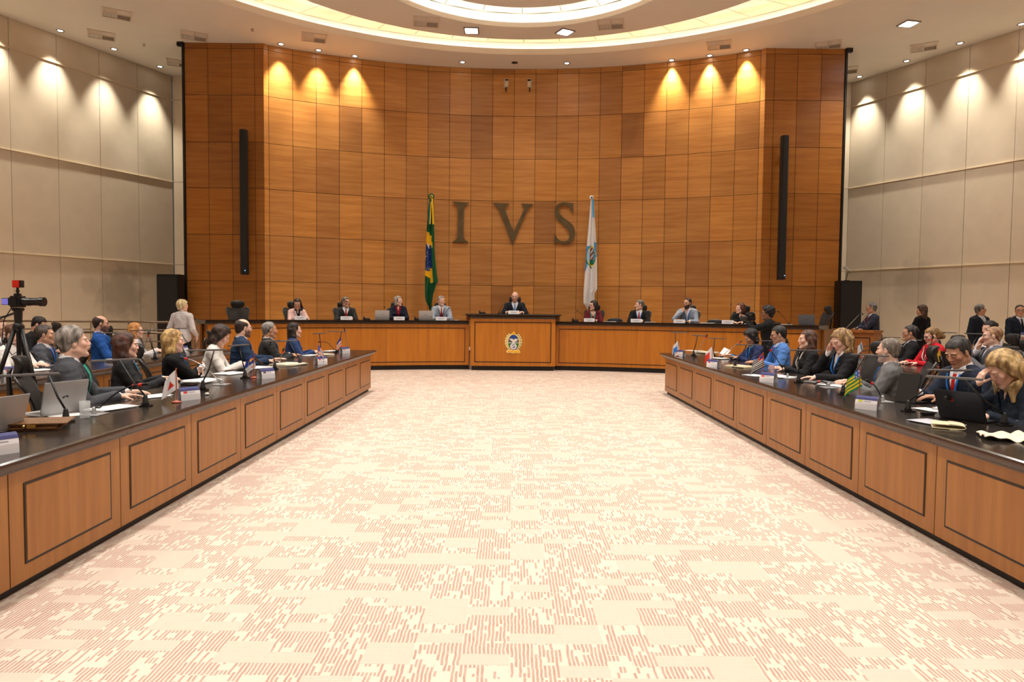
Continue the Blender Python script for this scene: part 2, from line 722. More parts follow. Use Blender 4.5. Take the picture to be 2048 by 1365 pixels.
lw = side_cols((-9.95, 20.62), (-11.84, 16.42), 1.11, 14)
panel_wall('wall_left', lw, ZB, [M_beige, M_beige_gap], tint=btint, gap=.012, flip=True)
rw = side_cols((9.80, 20.67), (11.85, 16.64), 1.11, 14)
panel_wall('wall_right', rw, ZB, [M_beige, M_beige_gap], tint=btint, gap=.012)
panel_wall('wall_far_left', [(-9.93, 20.63), (-8.38, 20.63)], ZB, [M_beige, M_beige_gap], tint=btint)
panel_wall('wall_far_right', [(8.38, 20.66), (9.80, 20.66)], ZB, [M_beige, M_beige_gap], tint=btint)
for nm, cc, sg in (('trim_3', lw, 1), ('trim_4', rw, -1)):          # projecting rails at the panel joints
    m = MB()
    for z in (7.47, 5.10, 2.70):
        a, c = Vector((*cc[0], z)), Vector((*cc[-1], z))
        t = (c - a).normalized()
        n = Vector((-t.y, t.x, 0)) * sg
        ang = math.atan2(t.y, t.x)
        m.box((a + c) / 2 + n * .012, ((c - a).length, .03, .05 if z > 7 else .014), Matrix.Rotation(ang, 3, 'Z'))
    struct(m.build(nm, M_beige_ledge))
# rest of the room, outside the picture
m = MB()
xl, yl = lw[-1]
xr, yr = rw[-1]
m.box((xl - .1, (yl - 9) / 2, CEIL / 2), (.2, yl + 9, CEIL))
struct(m.build('wall_side_left', M_beige_ledge))
m = MB()
m.box((xr + .1, (yr - 9) / 2, CEIL / 2), (.2, yr + 9, CEIL))
struct(m.build('wall_side_right', M_beige_ledge))
m = MB()
m.box((0, -8.9, CEIL / 2), (xr - xl + 1, .2, CEIL))
struct(m.build('wall_front', M_beige_ledge))

# ------------------------------------------------------------------ ceiling with its ring coves
C1, R1 = (.24, 9.71), 8.94
C2, R2 = (.17, 11.32), 6.30
C3, R3 = (.17, 13.55), 3.31
C4, R4 = (.14, 13.06), 2.72


def circ(c, r, n, z):
    return [Vector((c[0] + r * math.sin(2 * PI * k / n), c[1] + r * math.cos(2 * PI * k / n), z)) for k in range(n)]


def band(m, A, B, smooth=False, flip=False):
    n = len(A)
    f = [(k, (k + 1) % n, n + (k + 1) % n, n + k) for k in range(n)]
    if flip:
        f = [q[::-1] for q in f]
    m.add(list(A) + list(B), f, smooth)


NS = 160
m = MB()
inner = circ(C1, R1, NS, CEIL)
outer = []
for p in inner:
    d = Vector((p.x - C1[0], p.y - C1[1]))
    t = min((21 if d.x > 0 else -21) / d.x if abs(d.x) > 1e-6 else 1e9, (11.5 if d.y > 0 else -19) / d.y if abs(d.y) > 1e-6 else 1e9)
    outer.append(Vector((C1[0] + d.x * t, C1[1] + d.y * t, CEIL)))
band(m, inner, outer, flip=True)
top_in, top_out = [p + Vector((0, 0, .9)) for p in circ(C1, R1 + .36, NS, CEIL)], [p + Vector((0, 0, .9)) for p in outer]
band(m, top_in, top_out)
struct(m.build('ceiling', M_ceil))
m = MB()        # fascia, ledge and back of the outer cove
band(m, circ(C1, R1, NS, CEIL), circ(C1, R1, NS, CEIL + .15), True)
band(m, circ(C1, R1, NS, CEIL + .15), circ(C1, R1 + .36, NS, CEIL + .15), False, True)
struct(m.build('trim_5', M_cream))
m = MB()
band(m, circ(C1, R1 + .36, NS, CEIL + .15), circ(C1, R1 + .36, NS, CEIL + .44), True)
struct(m.build('trim_6', M_white))
m = MB()


def gold(m, ca, ra, za, cb, rb, zb, n, rows):
    for k in range(n):
        v = .9 + .14 * random.Random(k * 7 + n).random()
        m.c = (v, v, v * .98)
        for j in range(rows):
            pts = []
            for (kk, jj) in ((k, j), (k + 1, j), (k + 1, j + 1), (k, j + 1)):
                e = .004 / ra
                an = 2 * PI * kk / n + (e if kk == k else -e) * 2
                f = jj / rows
                f += .002 if jj == j else -.002
                a = Vector((ca[0] + ra * math.sin(an), ca[1] + ra * math.cos(an), za))
                c = Vector((cb[0] + rb * math.sin(an), cb[1] + rb * math.cos(an), zb))
                pts.append(a.lerp(c, f))
            m.add(pts, [(0, 1, 2, 3)])
    m.c = None


gold(m, C1, R1 + .36, CEIL + .44, C2, R2 - .45, CEIL + .49, 60, 3)
struct(m.build('ceiling_gold_ring', M_gold))
m = MB()
m.c = None
A, B = circ(C1, R1 + .36, NS, CEIL + .47), circ(C2, R2 - .5, NS, CEIL + .53)
band(m, A, B)
struct(m.build('ceiling_void_ring', M_groove))
m = MB()        # floating ring
band(m, circ(C2, R2, NS, CEIL), circ(C3, R3, NS, CEIL))
band(m, circ(C2, R2, NS, CEIL), circ(C2, R2, NS, CEIL + .5), True, True)
struct(m.build('ceiling_ring', M_ceil))
m = MB()
band(m, circ(C3, R3, NS, CEIL), circ(C3, R3, NS, CEIL + .11), True)
band(m, circ(C3, R3, NS, CEIL + .11), circ(C3, R3 + .33, NS, CEIL + .11), False, True)
struct(m.build('trim_7', M_cream))
m = MB()
band(m, circ(C3, R3 + .33, NS, CEIL + .11), circ(C3, R3 + .33, NS, CEIL + .45), True)
struct(m.build('trim_8', M_white))
m = MB()
gold(m, C3, R3 + .33, CEIL + .45, C4, R4 - .9, CEIL + .56, 24, 2)
struct(m.build('ceiling_gold_dome', mat('pale_gold_panel', rgb(240, 222, 190), .35, metal=.15, attr='tint')))
m = MB()
m.add([(-4, 8, CEIL + .6), (4.4, 8, CEIL + .6), (4.4, 18, CEIL + .6), (-4, 18, CEIL + .6)], [(0, 1, 2, 3)])
struct(m.build('ceiling_void', M_groove))
m = MB()
cc = circ(C4, R4, NS, CEIL)
m.add(cc, [tuple(range(NS))])
band(m, cc, circ(C4, R4, NS, CEIL + .12), True, True)
m.add(circ(C4, R4, NS, CEIL + .12), [tuple(range(NS))[::-1]])
struct(m.build('ceiling_disc', M_ceil))
for c, r, lab in ((C1, R1 + .2, 'outer ring of warm concealed light tubes in the big curved ceiling cove'),
                  (C3, R3 + .18, 'inner ring of bright concealed light tubes in the small ceiling cove')):
    m = MB()
    p = circ(c, r, 120, CEIL + (.172 if r > 5 else .135))
    m.tube(p + [p[0]], .012, 6, cap=False)
    o = m.build('light_tube', mat('led_warm', (1, 1, 1), .5, emit=(1, .95, .87), es=17) if r > 5 else
                mat('led_cool', (1, 1, 1), .5, emit=(1, .97, .93), es=32))
    tag(o, lab, 'light')

# ------------------------------------------------------------------ recessed lamps, grilles
def downlight():
    t = thing('downlight', 'x', 'downlight')
    m = MB()
    m.lathe([(.058, .05), (.062, -.012), (.088, -.014), (.092, 0), (.062, .01)], n=24, cap=False)
    m.build('trim_ring', mat('lamp_trim', rgb(150, 140, 130), .4), t)
    m = MB()
    m.lathe([(0.001, -.006), (.05, -.008), (.056, -.002), (.05, .03)], n=20, cap=False)
    m.build('lamp', M_lamp_on, t)
    return t


DL = downlight()
used_dl = False
back_spots = [(-5.92, 18.05), (-5.08, 18.45), (-4.23, 18.85), (4.17, 18.93), (5.08, 18.57), (5.89, 18.16)]
side_L = [(-11.04, 17.32), (-10.41, 18.51), (-9.87, 19.81), (-11.62, 16.1), (-12.2, 14.85)]
side_R = [(9.74, 20.09), (10.36, 18.83), (10.97, 17.57), (11.63, 16.4), (12.25, 15.1)]
mid = [(-1.41, 19.23), (1.41, 19.23)]
lamps = ([(x, y, 'round ceiling spotlight over the left scallops on the timber wall, %s from left' % ORD[i],
           'spotlights over the left timber scallops') for i, (x, y) in enumerate(back_spots[:3])]
         + [(x, y, 'round ceiling spotlight over the right scallops on the timber wall, %s from left' % ORD[i],
             'spotlights over the right timber scallops') for i, (x, y) in enumerate(back_spots[3:])]
         + [(x, y, 'small round ceiling spotlight above the left beige wall, %s from the far corner' % ORD[k],
             'spotlights along the left beige wall') for k, (x, y) in zip((2, 1, 0), side_L[:3])]
         + [(x, y, 'small round ceiling spotlight above the right beige wall, %s from the far corner' % ORD[k],
             'spotlights along the right beige wall') for k, (x, y) in enumerate(side_R[:4])]
         + [(-1.41, 19.23, 'small round ceiling spotlight just left above the two wall cameras', 'centre spotlights'),
            (1.41, 19.23, 'small round ceiling spotlight just right above the two wall cameras', 'centre spotlights')])
for i, (x, y, lab, g) in enumerate(lamps):
    if i == 0:
        DL.location = (x, y, CEIL)
        tag(DL, lab, None, g)
    else:
        dup(DL, (x, y, CEIL), 0, lab, g)
t = thing('ceiling_sensor', 'round black unlit ceiling opening above the centre of the timber wall', 'sensor', (0, 19.24, CEIL))
m = MB()
m.lathe([(.001, -.012), (.07, -.012), (.09, -.008), (.09, 0)], n=20, cap=False)
m.build('cover', M_black, t)
for (x, y) in back_spots:
    n = Vector((x, y - CY_W)).normalized()
    light('spot_light', 'SPOT', (x, y, CEIL - .03), 680, (1, .86, .60), .05, math.radians(62), 1.0,
          (x + n.x * .30, y + n.y * .30, CEIL - 5.0))
for (x, y) in side_L:
    light('spot_light', 'SPOT', (x, y, CEIL - .03), 540, (1, .94, .80), .05, math.radians(60), 1.0, (x - .34, y + .15, CEIL - 5.5))
for (x, y) in side_R:
    light('spot_light', 'SPOT', (x, y, CEIL - .03), 540, (1, .94, .80), .05, math.radians(60), 1.0, (x + .34, y + .15, CEIL - 5.5))


def quad_lamp():
    t = thing('ceiling_light', 'x', 'ceiling light')
    m = MB()
    for sx in (-1, 1):
        m.box((sx * .165, 0, -.008), (.03, .36, .03))
        m.box((0, sx * .165, -.008), (.30, .03, .03))
    m.box((0, 0, .02), (.3, .3, .01))
    m.build('frame', mat('lamp_trim', rgb(150, 140, 130)), t)
    for sx in (-1, 1):
        for sy in (-1, 1):
            m = MB()
            m.lathe([(.001, -.022), (.05, -.02), (.066, -.006), (.066, .012)], c=(sx * .075, sy * .075, 0), n=16, cap=False)
            m.build('lamp', M_lamp_hot, t)
    return t


QL = quad_lamp()
QL.location = (-1.04, 17.05, CEIL - .005)
tag(QL, 'square ceiling fixture with four bright lamps on the floating ring, left one', None, 'four-lamp fixtures on the ring')
dup(QL, (1.2, 17.09, CEIL - .005), .5, 'square ceiling fixture with four bright lamps on the floating ring, right one',
    'four-lamp fixtures on the ring')
dup(QL, (9.05, 16.42, CEIL - .005), .2, 'square four-lamp ceiling fixture shining near the right beige wall')


def vent():
    t = thing('air_vent', 'x', 'air vent')
    m = MB()
    for sx in (-1, 1):
        m.box((sx * .29, 0, -.008), (.03, .61, .02))
        m.box((0, sx * .29, -.008), (.55, .03, .02))
    m.box((0, 0, -.006), (.02, .55, .016))
    m.box((0, 0, -.006), (.55, .02, .016))
    m.build('frame', mat('vent_frame', rgb(222, 204, 186), .6), t)
    m = MB()
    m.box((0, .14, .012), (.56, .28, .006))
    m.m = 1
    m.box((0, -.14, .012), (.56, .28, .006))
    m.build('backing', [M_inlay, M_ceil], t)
    for qx in (-1, 1):
        for qy in (-1, 1):
            m = MB()
            for k in range(8):
                o = .03 + k * .033
                R = Matrix.Rotation(.7, 3, 'X' if qx * qy > 0 else 'Y')
                if qx * qy > 0:
                    m.box((qx * .142, qy * o, 0), (.26, .003, .022), R)
                else:
                    m.box((qx * o, qy * .142, 0), (.003, .26, .022), R)
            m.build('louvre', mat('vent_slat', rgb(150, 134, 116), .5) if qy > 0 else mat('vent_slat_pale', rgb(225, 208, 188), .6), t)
    return t


VT = vent()
vents = [((-9.1, 16.32), 'ceiling air vent nearest the upper left corner of the photo'),
         ((-10.19, 17.58), 'ceiling air vent between the spotlights of the left beige wall'),
         ((-7.91, 17.58), 'ceiling air vent just in front of the left flat timber panel'),
         ((-9.21, 19.52), 'ceiling air vent half hidden behind the left end of the timber wall'),
         ((-4.96, 17.61), 'ceiling air vent in front of the left timber spotlights'),
         ((-2.06, 16.58), 'ceiling air vent on the floating ring, left of the left four-lamp fixture'),
         ((2.23, 16.62), 'ceiling air vent on the floating ring, right of the right four-lamp fixture'),
         ((5.11, 17.85), 'ceiling air vent in front of the right timber spotlights'),
         ((7.82, 17.78), 'ceiling air vent just in front of the right flat timber panel'),
         ((10.24, 17.85), 'ceiling air vent near the spotlights of the right beige wall'),
         ((9.13, 19.61), 'ceiling air vent half hidden behind the right end of the timber wall')]
for i, ((x, y), lab) in enumerate(vents):
    rz = -math.atan2(x, y - 9) * .6
    if i == 0:
        VT.location = (x, y, CEIL)
        VT.rotation_euler[2] = rz
        tag(VT, lab, None, 'ceiling air vents')
    else:
        dup(VT, (x, y, CEIL), rz, lab, 'ceiling air vents')
SPK = thing('sprinkler', 'tiny ceiling sprinkler between the two leftmost air vents', 'sprinkler', tuple(at_z(288, 88, CEIL)), 0, 'sprinklers')
m = MB()
m.cyl((0, 0, 0), (0, 0, -.05), .012, n=8)
m.cyl((0, 0, -.05), (0, 0, -.055), .035, n=12)
m.cyl((0, 0, 0), (0, 0, -.008), .035, n=12)
m.build('head', mat('sprinkler', rgb(190, 165, 145), .4), SPK)
dup(SPK, tuple(at_z(505, 58, CEIL)), 0, 'tiny ceiling sprinkler beside the outer ring cove, above the left timber wall', 'sprinklers')

# ------------------------------------------------------------------ delegates' desks
DESK_H = .73
Y_END = 12.53
UL = 1.005


def desk_unit(sg):
    """aisle face at local x=0 facing -sg*x ... body extends to +sg*x (away from the aisle); length along +y"""
    t = thing('desk_cabinet', 'x', 'desk cabinet')
    m = MB()
    m.c = (1, 1, 1)
    g = .004
    m.box((sg * .015, UL / 2, .353), (.03, UL - g * 2, .59))
    m.box((sg * .60, UL / 2, .353), (.02, UL - g * 2, .59))
    m.box((sg * .31, g + .01, .353), (.56, .02, .588))
    m.box((sg * .31, UL - g - .01, .353), (.56, .02, .588))
    m.box((sg * .33, UL / 2, .673), (.56, UL - g * 2, .05))
    m.build('carcass', M_desk_wood, t)
    m = MB()
    z0, z1, a, w = .15, .565, .115, .013
    m.box((-sg * .001, a, (z0 + z1) / 2), (.006, w, z1 - z0 + w))
    m.box((-sg * .001, UL - a, (z0 + z1) / 2), (.006, w, z1 - z0 + w))
    m.box((-sg * .001, UL / 2, z0), (.0058, UL - 2 * a, w))
    m.box((-sg * .001, UL / 2, z1), (.0058, UL - 2 * a, w))
    m.build('inlay', M_inlay, t)
    m = MB()
    m.c = (1.03, 1.02, 1.0)
    m.box((-sg * .002, UL / 2, (z0 + z1) / 2), (.008, UL - 2 * a - w, z1 - z0 - w), bev=.002)
    m.build('centre_panel', M_desk_wood, t)
    m = MB()
    m.box((sg * .06, UL / 2, .03), (.03, UL - .001, .06))
    m.build('plinth', M_plinth, t)
    m = MB()
    m.box((sg * .006, .0035, .353), (.004, .006, .588))
    m.build('joint', M_inlay, t)
    return t


def worktop(sg, x, y0, y1, label, seg=2.01, depth=.78):
    prof = [(-.085, .722), (-.075, .73), (depth, .73), (depth + .005, .722), (depth, .700), (.02, .700), (.02, .648), (-.02, .648),
            (-.022, .658), (-.045, .668), (-.05, .680), (-.055, .690), (-.078, .696), (-.088, .708)]
    m = MB()
    n = len(prof)
    edge = {6, 7, 8, 9, 10, 11, 12, 13}
    segs = []
    y = y1 + .085
    yy = [y]
    k = 1
    while True:
        y = y1 - seg * k - (0)
        if y < y0 + .3:
            break
        yy.append(y)
        k += 1
    yy.append(y0)
    for i in range(len(yy) - 1):
        ya, yb = yy[i + 1] + .0025, yy[i] - .0025
        vs = [(sg * px, q, pz) for q in (ya, yb) for px, pz in prof]
        for a in range(n):
            c = (a + 1) % n
            m.m = 1 if a in edge else 0
            q = (a, c, n + c, n + a)
            m.add([vs[j] for j in q], [(0, 1, 2, 3) if sg < 0 else (3, 2, 1, 0)])
        m.m = 1
        from mathutils.geometry import tessellate_polygon
        tr = tessellate_polygon([[Vector((p[0], p[1], 0)) for p in prof]])
        m.add(vs[:n], [tuple(q) for q in tr])
        m.add(vs[n:], [tuple(q) for q in tr])
    m.m = 1
    m.box((sg * .37, y1 - .0 + .03, .674), (.76, .06, .052))
    o = m.build('worktop', [M_stone, M_stone_edge], loc=(x, 0, 0))
    return tag(o, label, 'worktop')


X_L1, X_R1, X_L2, X_R2, X_L3, X_R3 = -2.53, 2.755, -4.98, 5.30, -7.35, 7.75
UNIT = {-1: desk_unit(-1), 1: desk_unit(1)}
first = {-1: True, 1: True}
for sg, X, nm, n0 in ((-1, X_L1, 'front left desk row', 9), (1, X_R1, 'front right desk row', 9),
                      (-1, X_L2, 'second left desk row', 7), (1, X_R2, 'second right desk row', 7)):
    for k in range(n0 + 1):
        y = Y_END - UL * (k + 1)
        loc = (X, y, 0)
        lab = 'wood panelled cabinet of the %s, %s from the end nearest the dais' % (nm, ORD[k])
        if first[sg]:
            UNIT[sg].location = loc
            tag(UNIT[sg], lab, None, 'cabinets of the ' + nm)
            first[sg] = False
        else:
            dup(UNIT[sg], loc, 0, lab, 'cabinets of the ' + nm)
worktop(-1, X_L1, 2.48, Y_END, 'long polished dark stone worktop of the front left desk row')
worktop(1, X_R1, 2.48, Y_END, 'long polished dark stone worktop of the front right desk row')
worktop(-1, X_L2, 4.49, Y_END, 'polished dark stone worktop of the second left desk row, behind the front row')
worktop(1, X_R2, 4.49, Y_END, 'polished dark stone worktop of the second right desk row, behind the front row')
for sg, X, nm in ((-1, X_L3, 'left'), (1, X_R3, 'right')):
    t = thing('desk', 'third row desk at the far %s, mostly hidden behind the seated people' % nm, 'desk', (X, 7.0, 0))
    m = MB()
    m.c = (1, 1, 1)
    m.box((sg * .02, 2.75, .353), (.03, 5.5, .59))
    m.build('front_panel', M_desk_wood, t)
    m = MB()
    m.box((sg * .34, 2.75, .70), (.84, 5.6, .06), bev=.01)
    m.build('top', M_stone, t)
    m = MB()
    m.box((sg * .4, .1, .34), (.6, .04, .66))
    m.box((sg * .4, 5.4, .34), (.6, .04, .66))
    m.build('side_panel', M_plinth, t)

# ------------------------------------------------------------------ dais
R_D, CY_D = 10.8, 6.4


def dp(phi, r, z):
    return Vector((r * math.sin(phi), CY_D + r * math.cos(phi), z))


def curved(m, ph0, ph1, r0, r1, z0, z1, n=24, smooth=False):
    """solid curved bar between radii r0<r1"""
    vs = []
    for i in range(n + 1):
        ph = ph0 + (ph1 - ph0) * i / n
        vs += [dp(ph, r0, z0), dp(ph, r1, z0), dp(ph, r1, z1), dp(ph, r0, z1)]
    fs = []
    for i in range(n):
        a, c = i * 4, i * 4 + 4
        for j in range(4):
            k = (j + 1) % 4
            fs.append((a + j, a + k, c + k, c + j))
    m.add(vs, fs)
    m.add(vs[:4], [(3, 2, 1, 0)])
    m.add(vs[-4:], [(0, 1, 2, 3)])


PH0, PH1 = .098, math.radians(37.2)
H_W = 1.2
for sg, nm in ((-1, 'left'), (1, 'right')):
    t = thing('dais_desk', 'long curved %s wing of the raised dais desk with dark inlaid frame' % nm, 'dais desk')
    a, e = sg * PH0, sg * PH1
    # fascia boards, each a shade of its own
    m = MB()
    rr = random.Random(3 + sg)
    nb = 6
    for i in range(nb):
        v = .95 + .1 * rr.random()
        m.c = (v, v, v)
        gap = .00012
        curved(m, a + (e - a) * i / nb + sg * gap, a + (e - a) * (i + 1) / nb - sg * gap, R_D, R_D + .04, .11, H_W - .09, 8)
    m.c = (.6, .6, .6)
    # end board
    p, q = dp(e, R_D, 0), dp(e, R_D + .75, 0)
    d = (q - p).normalized()
    nn = Vector((d.y, -d.x, 0)) * .02
    m.add([p, q, q + nn, p + nn] + [v + Vector((0, 0, H_W - .09)) for v in (p, q, q + nn, p + nn)],
          [(0, 1, 5, 4), (1, 2, 6, 5), (2, 3, 7, 6), (3, 0, 4, 7), (4, 5, 6, 7)])
    m.build('fascia', M_dais_wood, t)
    m = MB()
    ia, ie = a + sg * .0085, e - sg * .012
    w = .0011 * sg
    r0 = R_D - .003
    curved(m, ia, ie, r0, R_D + .01, 1.004, 1.022)
    curved(m, ia, ie, r0, R_D + .01, .178, .196)
    curved(m, ia, ia + w * 1.2, r0, R_D + .01, .196, 1.004, 1)
    curved(m, ie - w * 1.2, ie, r0, R_D + .01, .196, 1.004, 1)
    m.build('inlay', M_inlay, t)
    m = MB()
    curved(m, a, e, R_D + .05, R_D + .09, 0, .11)
    m.build('plinth', M_plinth, t)
    m = MB()
    prof = [(R_D - .10, 1.2), (R_D - .105, 1.165), (R_D - .05, 1.14), (R_D - .03, 1.11), (R_D + .72, 1.11), (R_D + .72, 1.2)]
    n = 30
    vs = []
    for i in range(n + 1):
        ph = a + (e + sg * .006 - a) * i / n
        vs += [dp(ph, r, z) for r, z in prof]
    k = len(prof)
    fs = [(i * k + j, i * k + (j + 1) % k, (i + 1) * k + (j + 1) % k, (i + 1) * k + j) for i in range(n) for j in range(k)]
    m.add(vs, fs)
    m.add(vs[:k], [tuple(range(k))])
    m.add(vs[-k:], [tuple(range(k))])
    m.build('countertop', M_black_stone, t)

# president's section
t = thing('presiding_desk', 'taller central section of the dais desk bearing the coat of arms', 'dais desk', (.02, 16.93, 0))
m = MB()
m.c = (1, 1, 1)
m.box((0, .02, .685), (2.06, .04, 1.15))
m.box((-1.01, .4, .685), (.04, .75, 1.15))
m.box((1.01, .4, .685), (.04, .75, 1.15))
m.build('fascia', M_dais_wood, t)
m = MB()
for z in (.205, 1.17):
    m.box((0, -.001, z), (1.86, .006, .02))
for x in (-.92, .92):
    m.box((x, -.001, .6875), (.02, .0056, .965))
m.build('inlay', M_inlay, t)
m = MB()
m.box((0, .07, .055), (2.0, .04, .11))
m.build('plinth', M_plinth, t)
m = MB()
vs = []
for (hx, y0, z) in ((1.03, -.02, 1.26), (1.05, -.04, 1.30), (1.15, -.12, 1.345), (1.155, -.125, 1.372)):
    vs += [(-hx, y0, z), (hx, y0, z), (hx, .8, z), (-hx, .8, z)]
fs = [(3, 2, 1, 0)] + [tuple(12 + i for i in range(4))]
for i in range(3):
    for j in range(4):
        fs.append((i * 4 + j, i * 4 + (j + 1) % 4, i * 4 + 4 + (j + 1) % 4, i * 4 + 4 + j))
m.add(vs, fs)
m.build('countertop', M_black_stone, t)
for sx in (-1, 1):
    m = MB()
    m.c = (.8, .75, .7)
    m.box((sx * 1.16, .62, 1.345), (.16, .5, .03))
    m.box((sx * 1.10, .62, 1.27), (.12, .46, .12))
    m.build('side_return', M_dais_wood, t)

# raised floor behind the dais, low partitions, fascia ends
m = MB()
n = 30
vs = []
for i in range(n + 1):
    ph = -PH1 + 2 * PH1 * i / n
    p = dp(ph, R_D + .1, .42)
    q = Vector((p.x * 1.12, 17.95 + .0, .42))
    vs += [p, q, p - Vector((0, 0, .42)), q - Vector((0, 0, .42))]
fs = [(i * 4, i * 4 + 4, i * 4 + 5, i * 4 + 1) for i in range(n)] + [(i * 4 + 2, i * 4, i * 4 + 4, i * 4 + 6)[::-1] for i in range(n)]
m.add(vs, fs)
# infill up to the curved wall
vs = []
for k in range(-11, 12):
    x, y = R_W * math.sin(k * da), CY_W + R_W * math.cos(k * da)
    vs += [(x, 17.95, .42), (x, y - .02, .42)]
fs = [(i * 2, i * 2 + 2, i * 2 + 3, i * 2 + 1) for i in range(22)]
m.add(vs, fs)
struct(m.build('floor_platform', M_carpet))
for sg, nm in ((-1, 'trim_9'), (1, 'trim_10')):
    m = MB()
    m.c = (.85, .8, .78)
    a, c = Vector((sg * 6.78, 15.25, 0)), Vector((sg * 7.9, 16.9, 0))
    L_ = (c - a).length
    m.T = Matrix.Translation(((a.x + c.x) / 2, (a.y + c.y) / 2, .555)) @ Matrix.Rotation(math.atan2(c.y - a.y, c.x - a.x), 4, 'Z')
    m.box((0, 0, 0), (L_, .05, 1.11))
    struct(m.build(nm, M_desk_wood))
    m.T = Matrix.Identity(4)

# coat of arms ------------------------------------------------------------------
CA = thing('coat_of_arms', 'painted coat of arms with star, eagle and leaf wreath on the presiding desk', 'coat of arms',
           (.035, 16.928, .688))
PS = .000578


def ep(pts, z0, z1, m):
    """pts in emblem drawing units (x right, y down, centre 958,680)"""
    poly = [((x - 958) * PS, -(y - 680) * PS) for x, y in pts]
    a = sum(poly[i][0] * poly[(i + 1) % len(poly)][1] - poly[(i + 1) % len(poly)][0] * poly[i][1] for i in range(len(poly)))
    if a < 0:
        poly = poly[::-1]
    T0 = m.T
    m.T = Matrix.Rotation(PI / 2, 4, 'X')
    m.prism(poly, z0, z1)
    m.T = T0


def ell(cx, cy, rx, ry, n=40, a0=0, a1=2 * PI):
    return [(cx + rx * math.cos(a0 + (a1 - a0) * k / n), cy + ry * math.sin(a0 + (a1 - a0) * k / n)) for k in range(n + (a1 - a0 < 6.2))]


C_ye, C_cr = mat('emblem_yellow', rgb(250, 190, 20), .4), mat('emblem_cream', rgb(250, 225, 160), .5)
C_bl, C_gr = mat('emblem_blue', rgb(20, 70, 150), .5), mat('emblem_green', rgb(20, 120, 60), .5)
C_gy, C_wh = mat('emblem_grey', rgb(90, 95, 100), .5), mat('emblem_white', rgb(235, 230, 225), .5)
C_pi, C_ye2 = mat('emblem_pale_green', rgb(150, 175, 70), .5), mat('emblem_gold_rim', rgb(250, 205, 90), .45)
m = MB()
out = []
for k in range(80):
    an = PI * .5 + 2 * PI * k / 80
    top = math.sin(an) < -.86
    r = 1 + (.045 * math.sin(an * 20))
    rx, ry = (355 * r, 400 * r)
    if top:
        rx, ry = 300, 345
    out.append((958 + rx * math.cos(an), 650 + ry * math.sin(an)))
ep(out, 0, .010, m)
ep([(650, 1050), (720, 990), (1200, 990), (1260, 1100), (1200, 1140), (1030, 1125), (980, 1145), (900, 1140), (800, 1110), (700, 1140)],
   0, .012, m)
m.build('backing', C_cr, CA)
m = MB()
ep([(690, 1080), (730, 1030), (900, 1040), (1190, 1035), (1230, 1085), (1180, 1115), (1040, 1115), (890, 1105), (800, 1085), (710, 1110)],
   .012, .016, m)
m.build('ribbon', C_ye, CA)
m = MB()
st = []
for k in range(10):
    r = 100 if k % 2 == 0 else 42
    an = -PI / 2 + k * PI / 5
    st.append((968 + r * math.cos(an), 285 + r * 0.98 * math.sin(an)))
ep(st, 0, .018, m)
m.build('star', C_ye, CA)
m = MB()
ep(ell(962, 680, 250, 338), .010, .015, m)
m.build('rim', C_ye2, CA)
for z0, z1, mt, nm in ((365, 520, C_bl, 'sky_field'), (520, 690, C_gy, 'mountain_field'), (690, 715, C_wh, 'shore_band'),
                       (715, 860, C_gr, 'green_field'), (860, 995, C_bl, 'sea_field')):
    cy, ry, rx = 680, 318, 225
    L_, R_ = [], []
    for k in range(9):
        y = z0 + (z1 - z0) * k / 8
        hw = rx * math.sqrt(max(0, 1 - ((y - cy) / ry) ** 2)) + .5
        L_.append((962 - hw, y))
        R_.append((962 + hw, y))
    m = MB()
    ep(L_ + R_[::-1], .015, .018, m)
    m.build(nm, mt, CA)
m = MB()
ep([(765, 530), (900, 525), (965, 575), (1030, 525), (1160, 530), (1110, 580), (1115, 620), (1040, 650), (1010, 700), (930, 705), (895, 640),
    (850, 590)], .018, .023, m)
m.build('eagle', C_wh, CA)
m = MB()
ep(ell(958, 845, 140, 130), .018, .023, m)
m.build('ring_badge', C_wh, CA)
m = MB()
ep([(885, 830), (930, 775), (1010, 770), (1000, 800), (940, 800), (900, 835)], .023, .025, m)
ep([(920, 890), (985, 855), (1030, 845), (1025, 885), (975, 910), (930, 910)], .023, .025, m)
m.build('ring_symbol', C_bl, CA)
m = MB()
for an in np.linspace(-1.15, 1.05, 9):
    cx, cy = 958 + 305 * math.cos(an), 660 + 365 * math.sin(an)
    ep([(cx - 30, cy), (cx, cy - 26), (cx + 34, cy - 4), (cx + 4, cy + 30)], .010, .015, m)
m.build('leaf_spray', C_gr, CA)
m = MB()
for an in np.linspace(PI - 1.1, PI + 1.1, 9):
    cx, cy = 958 + 305 * math.cos(an), 660 + 365 * math.sin(an)
    ep([(cx - 26, cy - 20), (cx, cy - 30), (cx + 26, cy + 6), (cx - 4, cy + 28)], .010, .014, m)
m.build('leaf_spray', C_pi, CA)

# bronze letters ------------------------------------------------------------------
LS = 19.55 / 1400 / 7.585


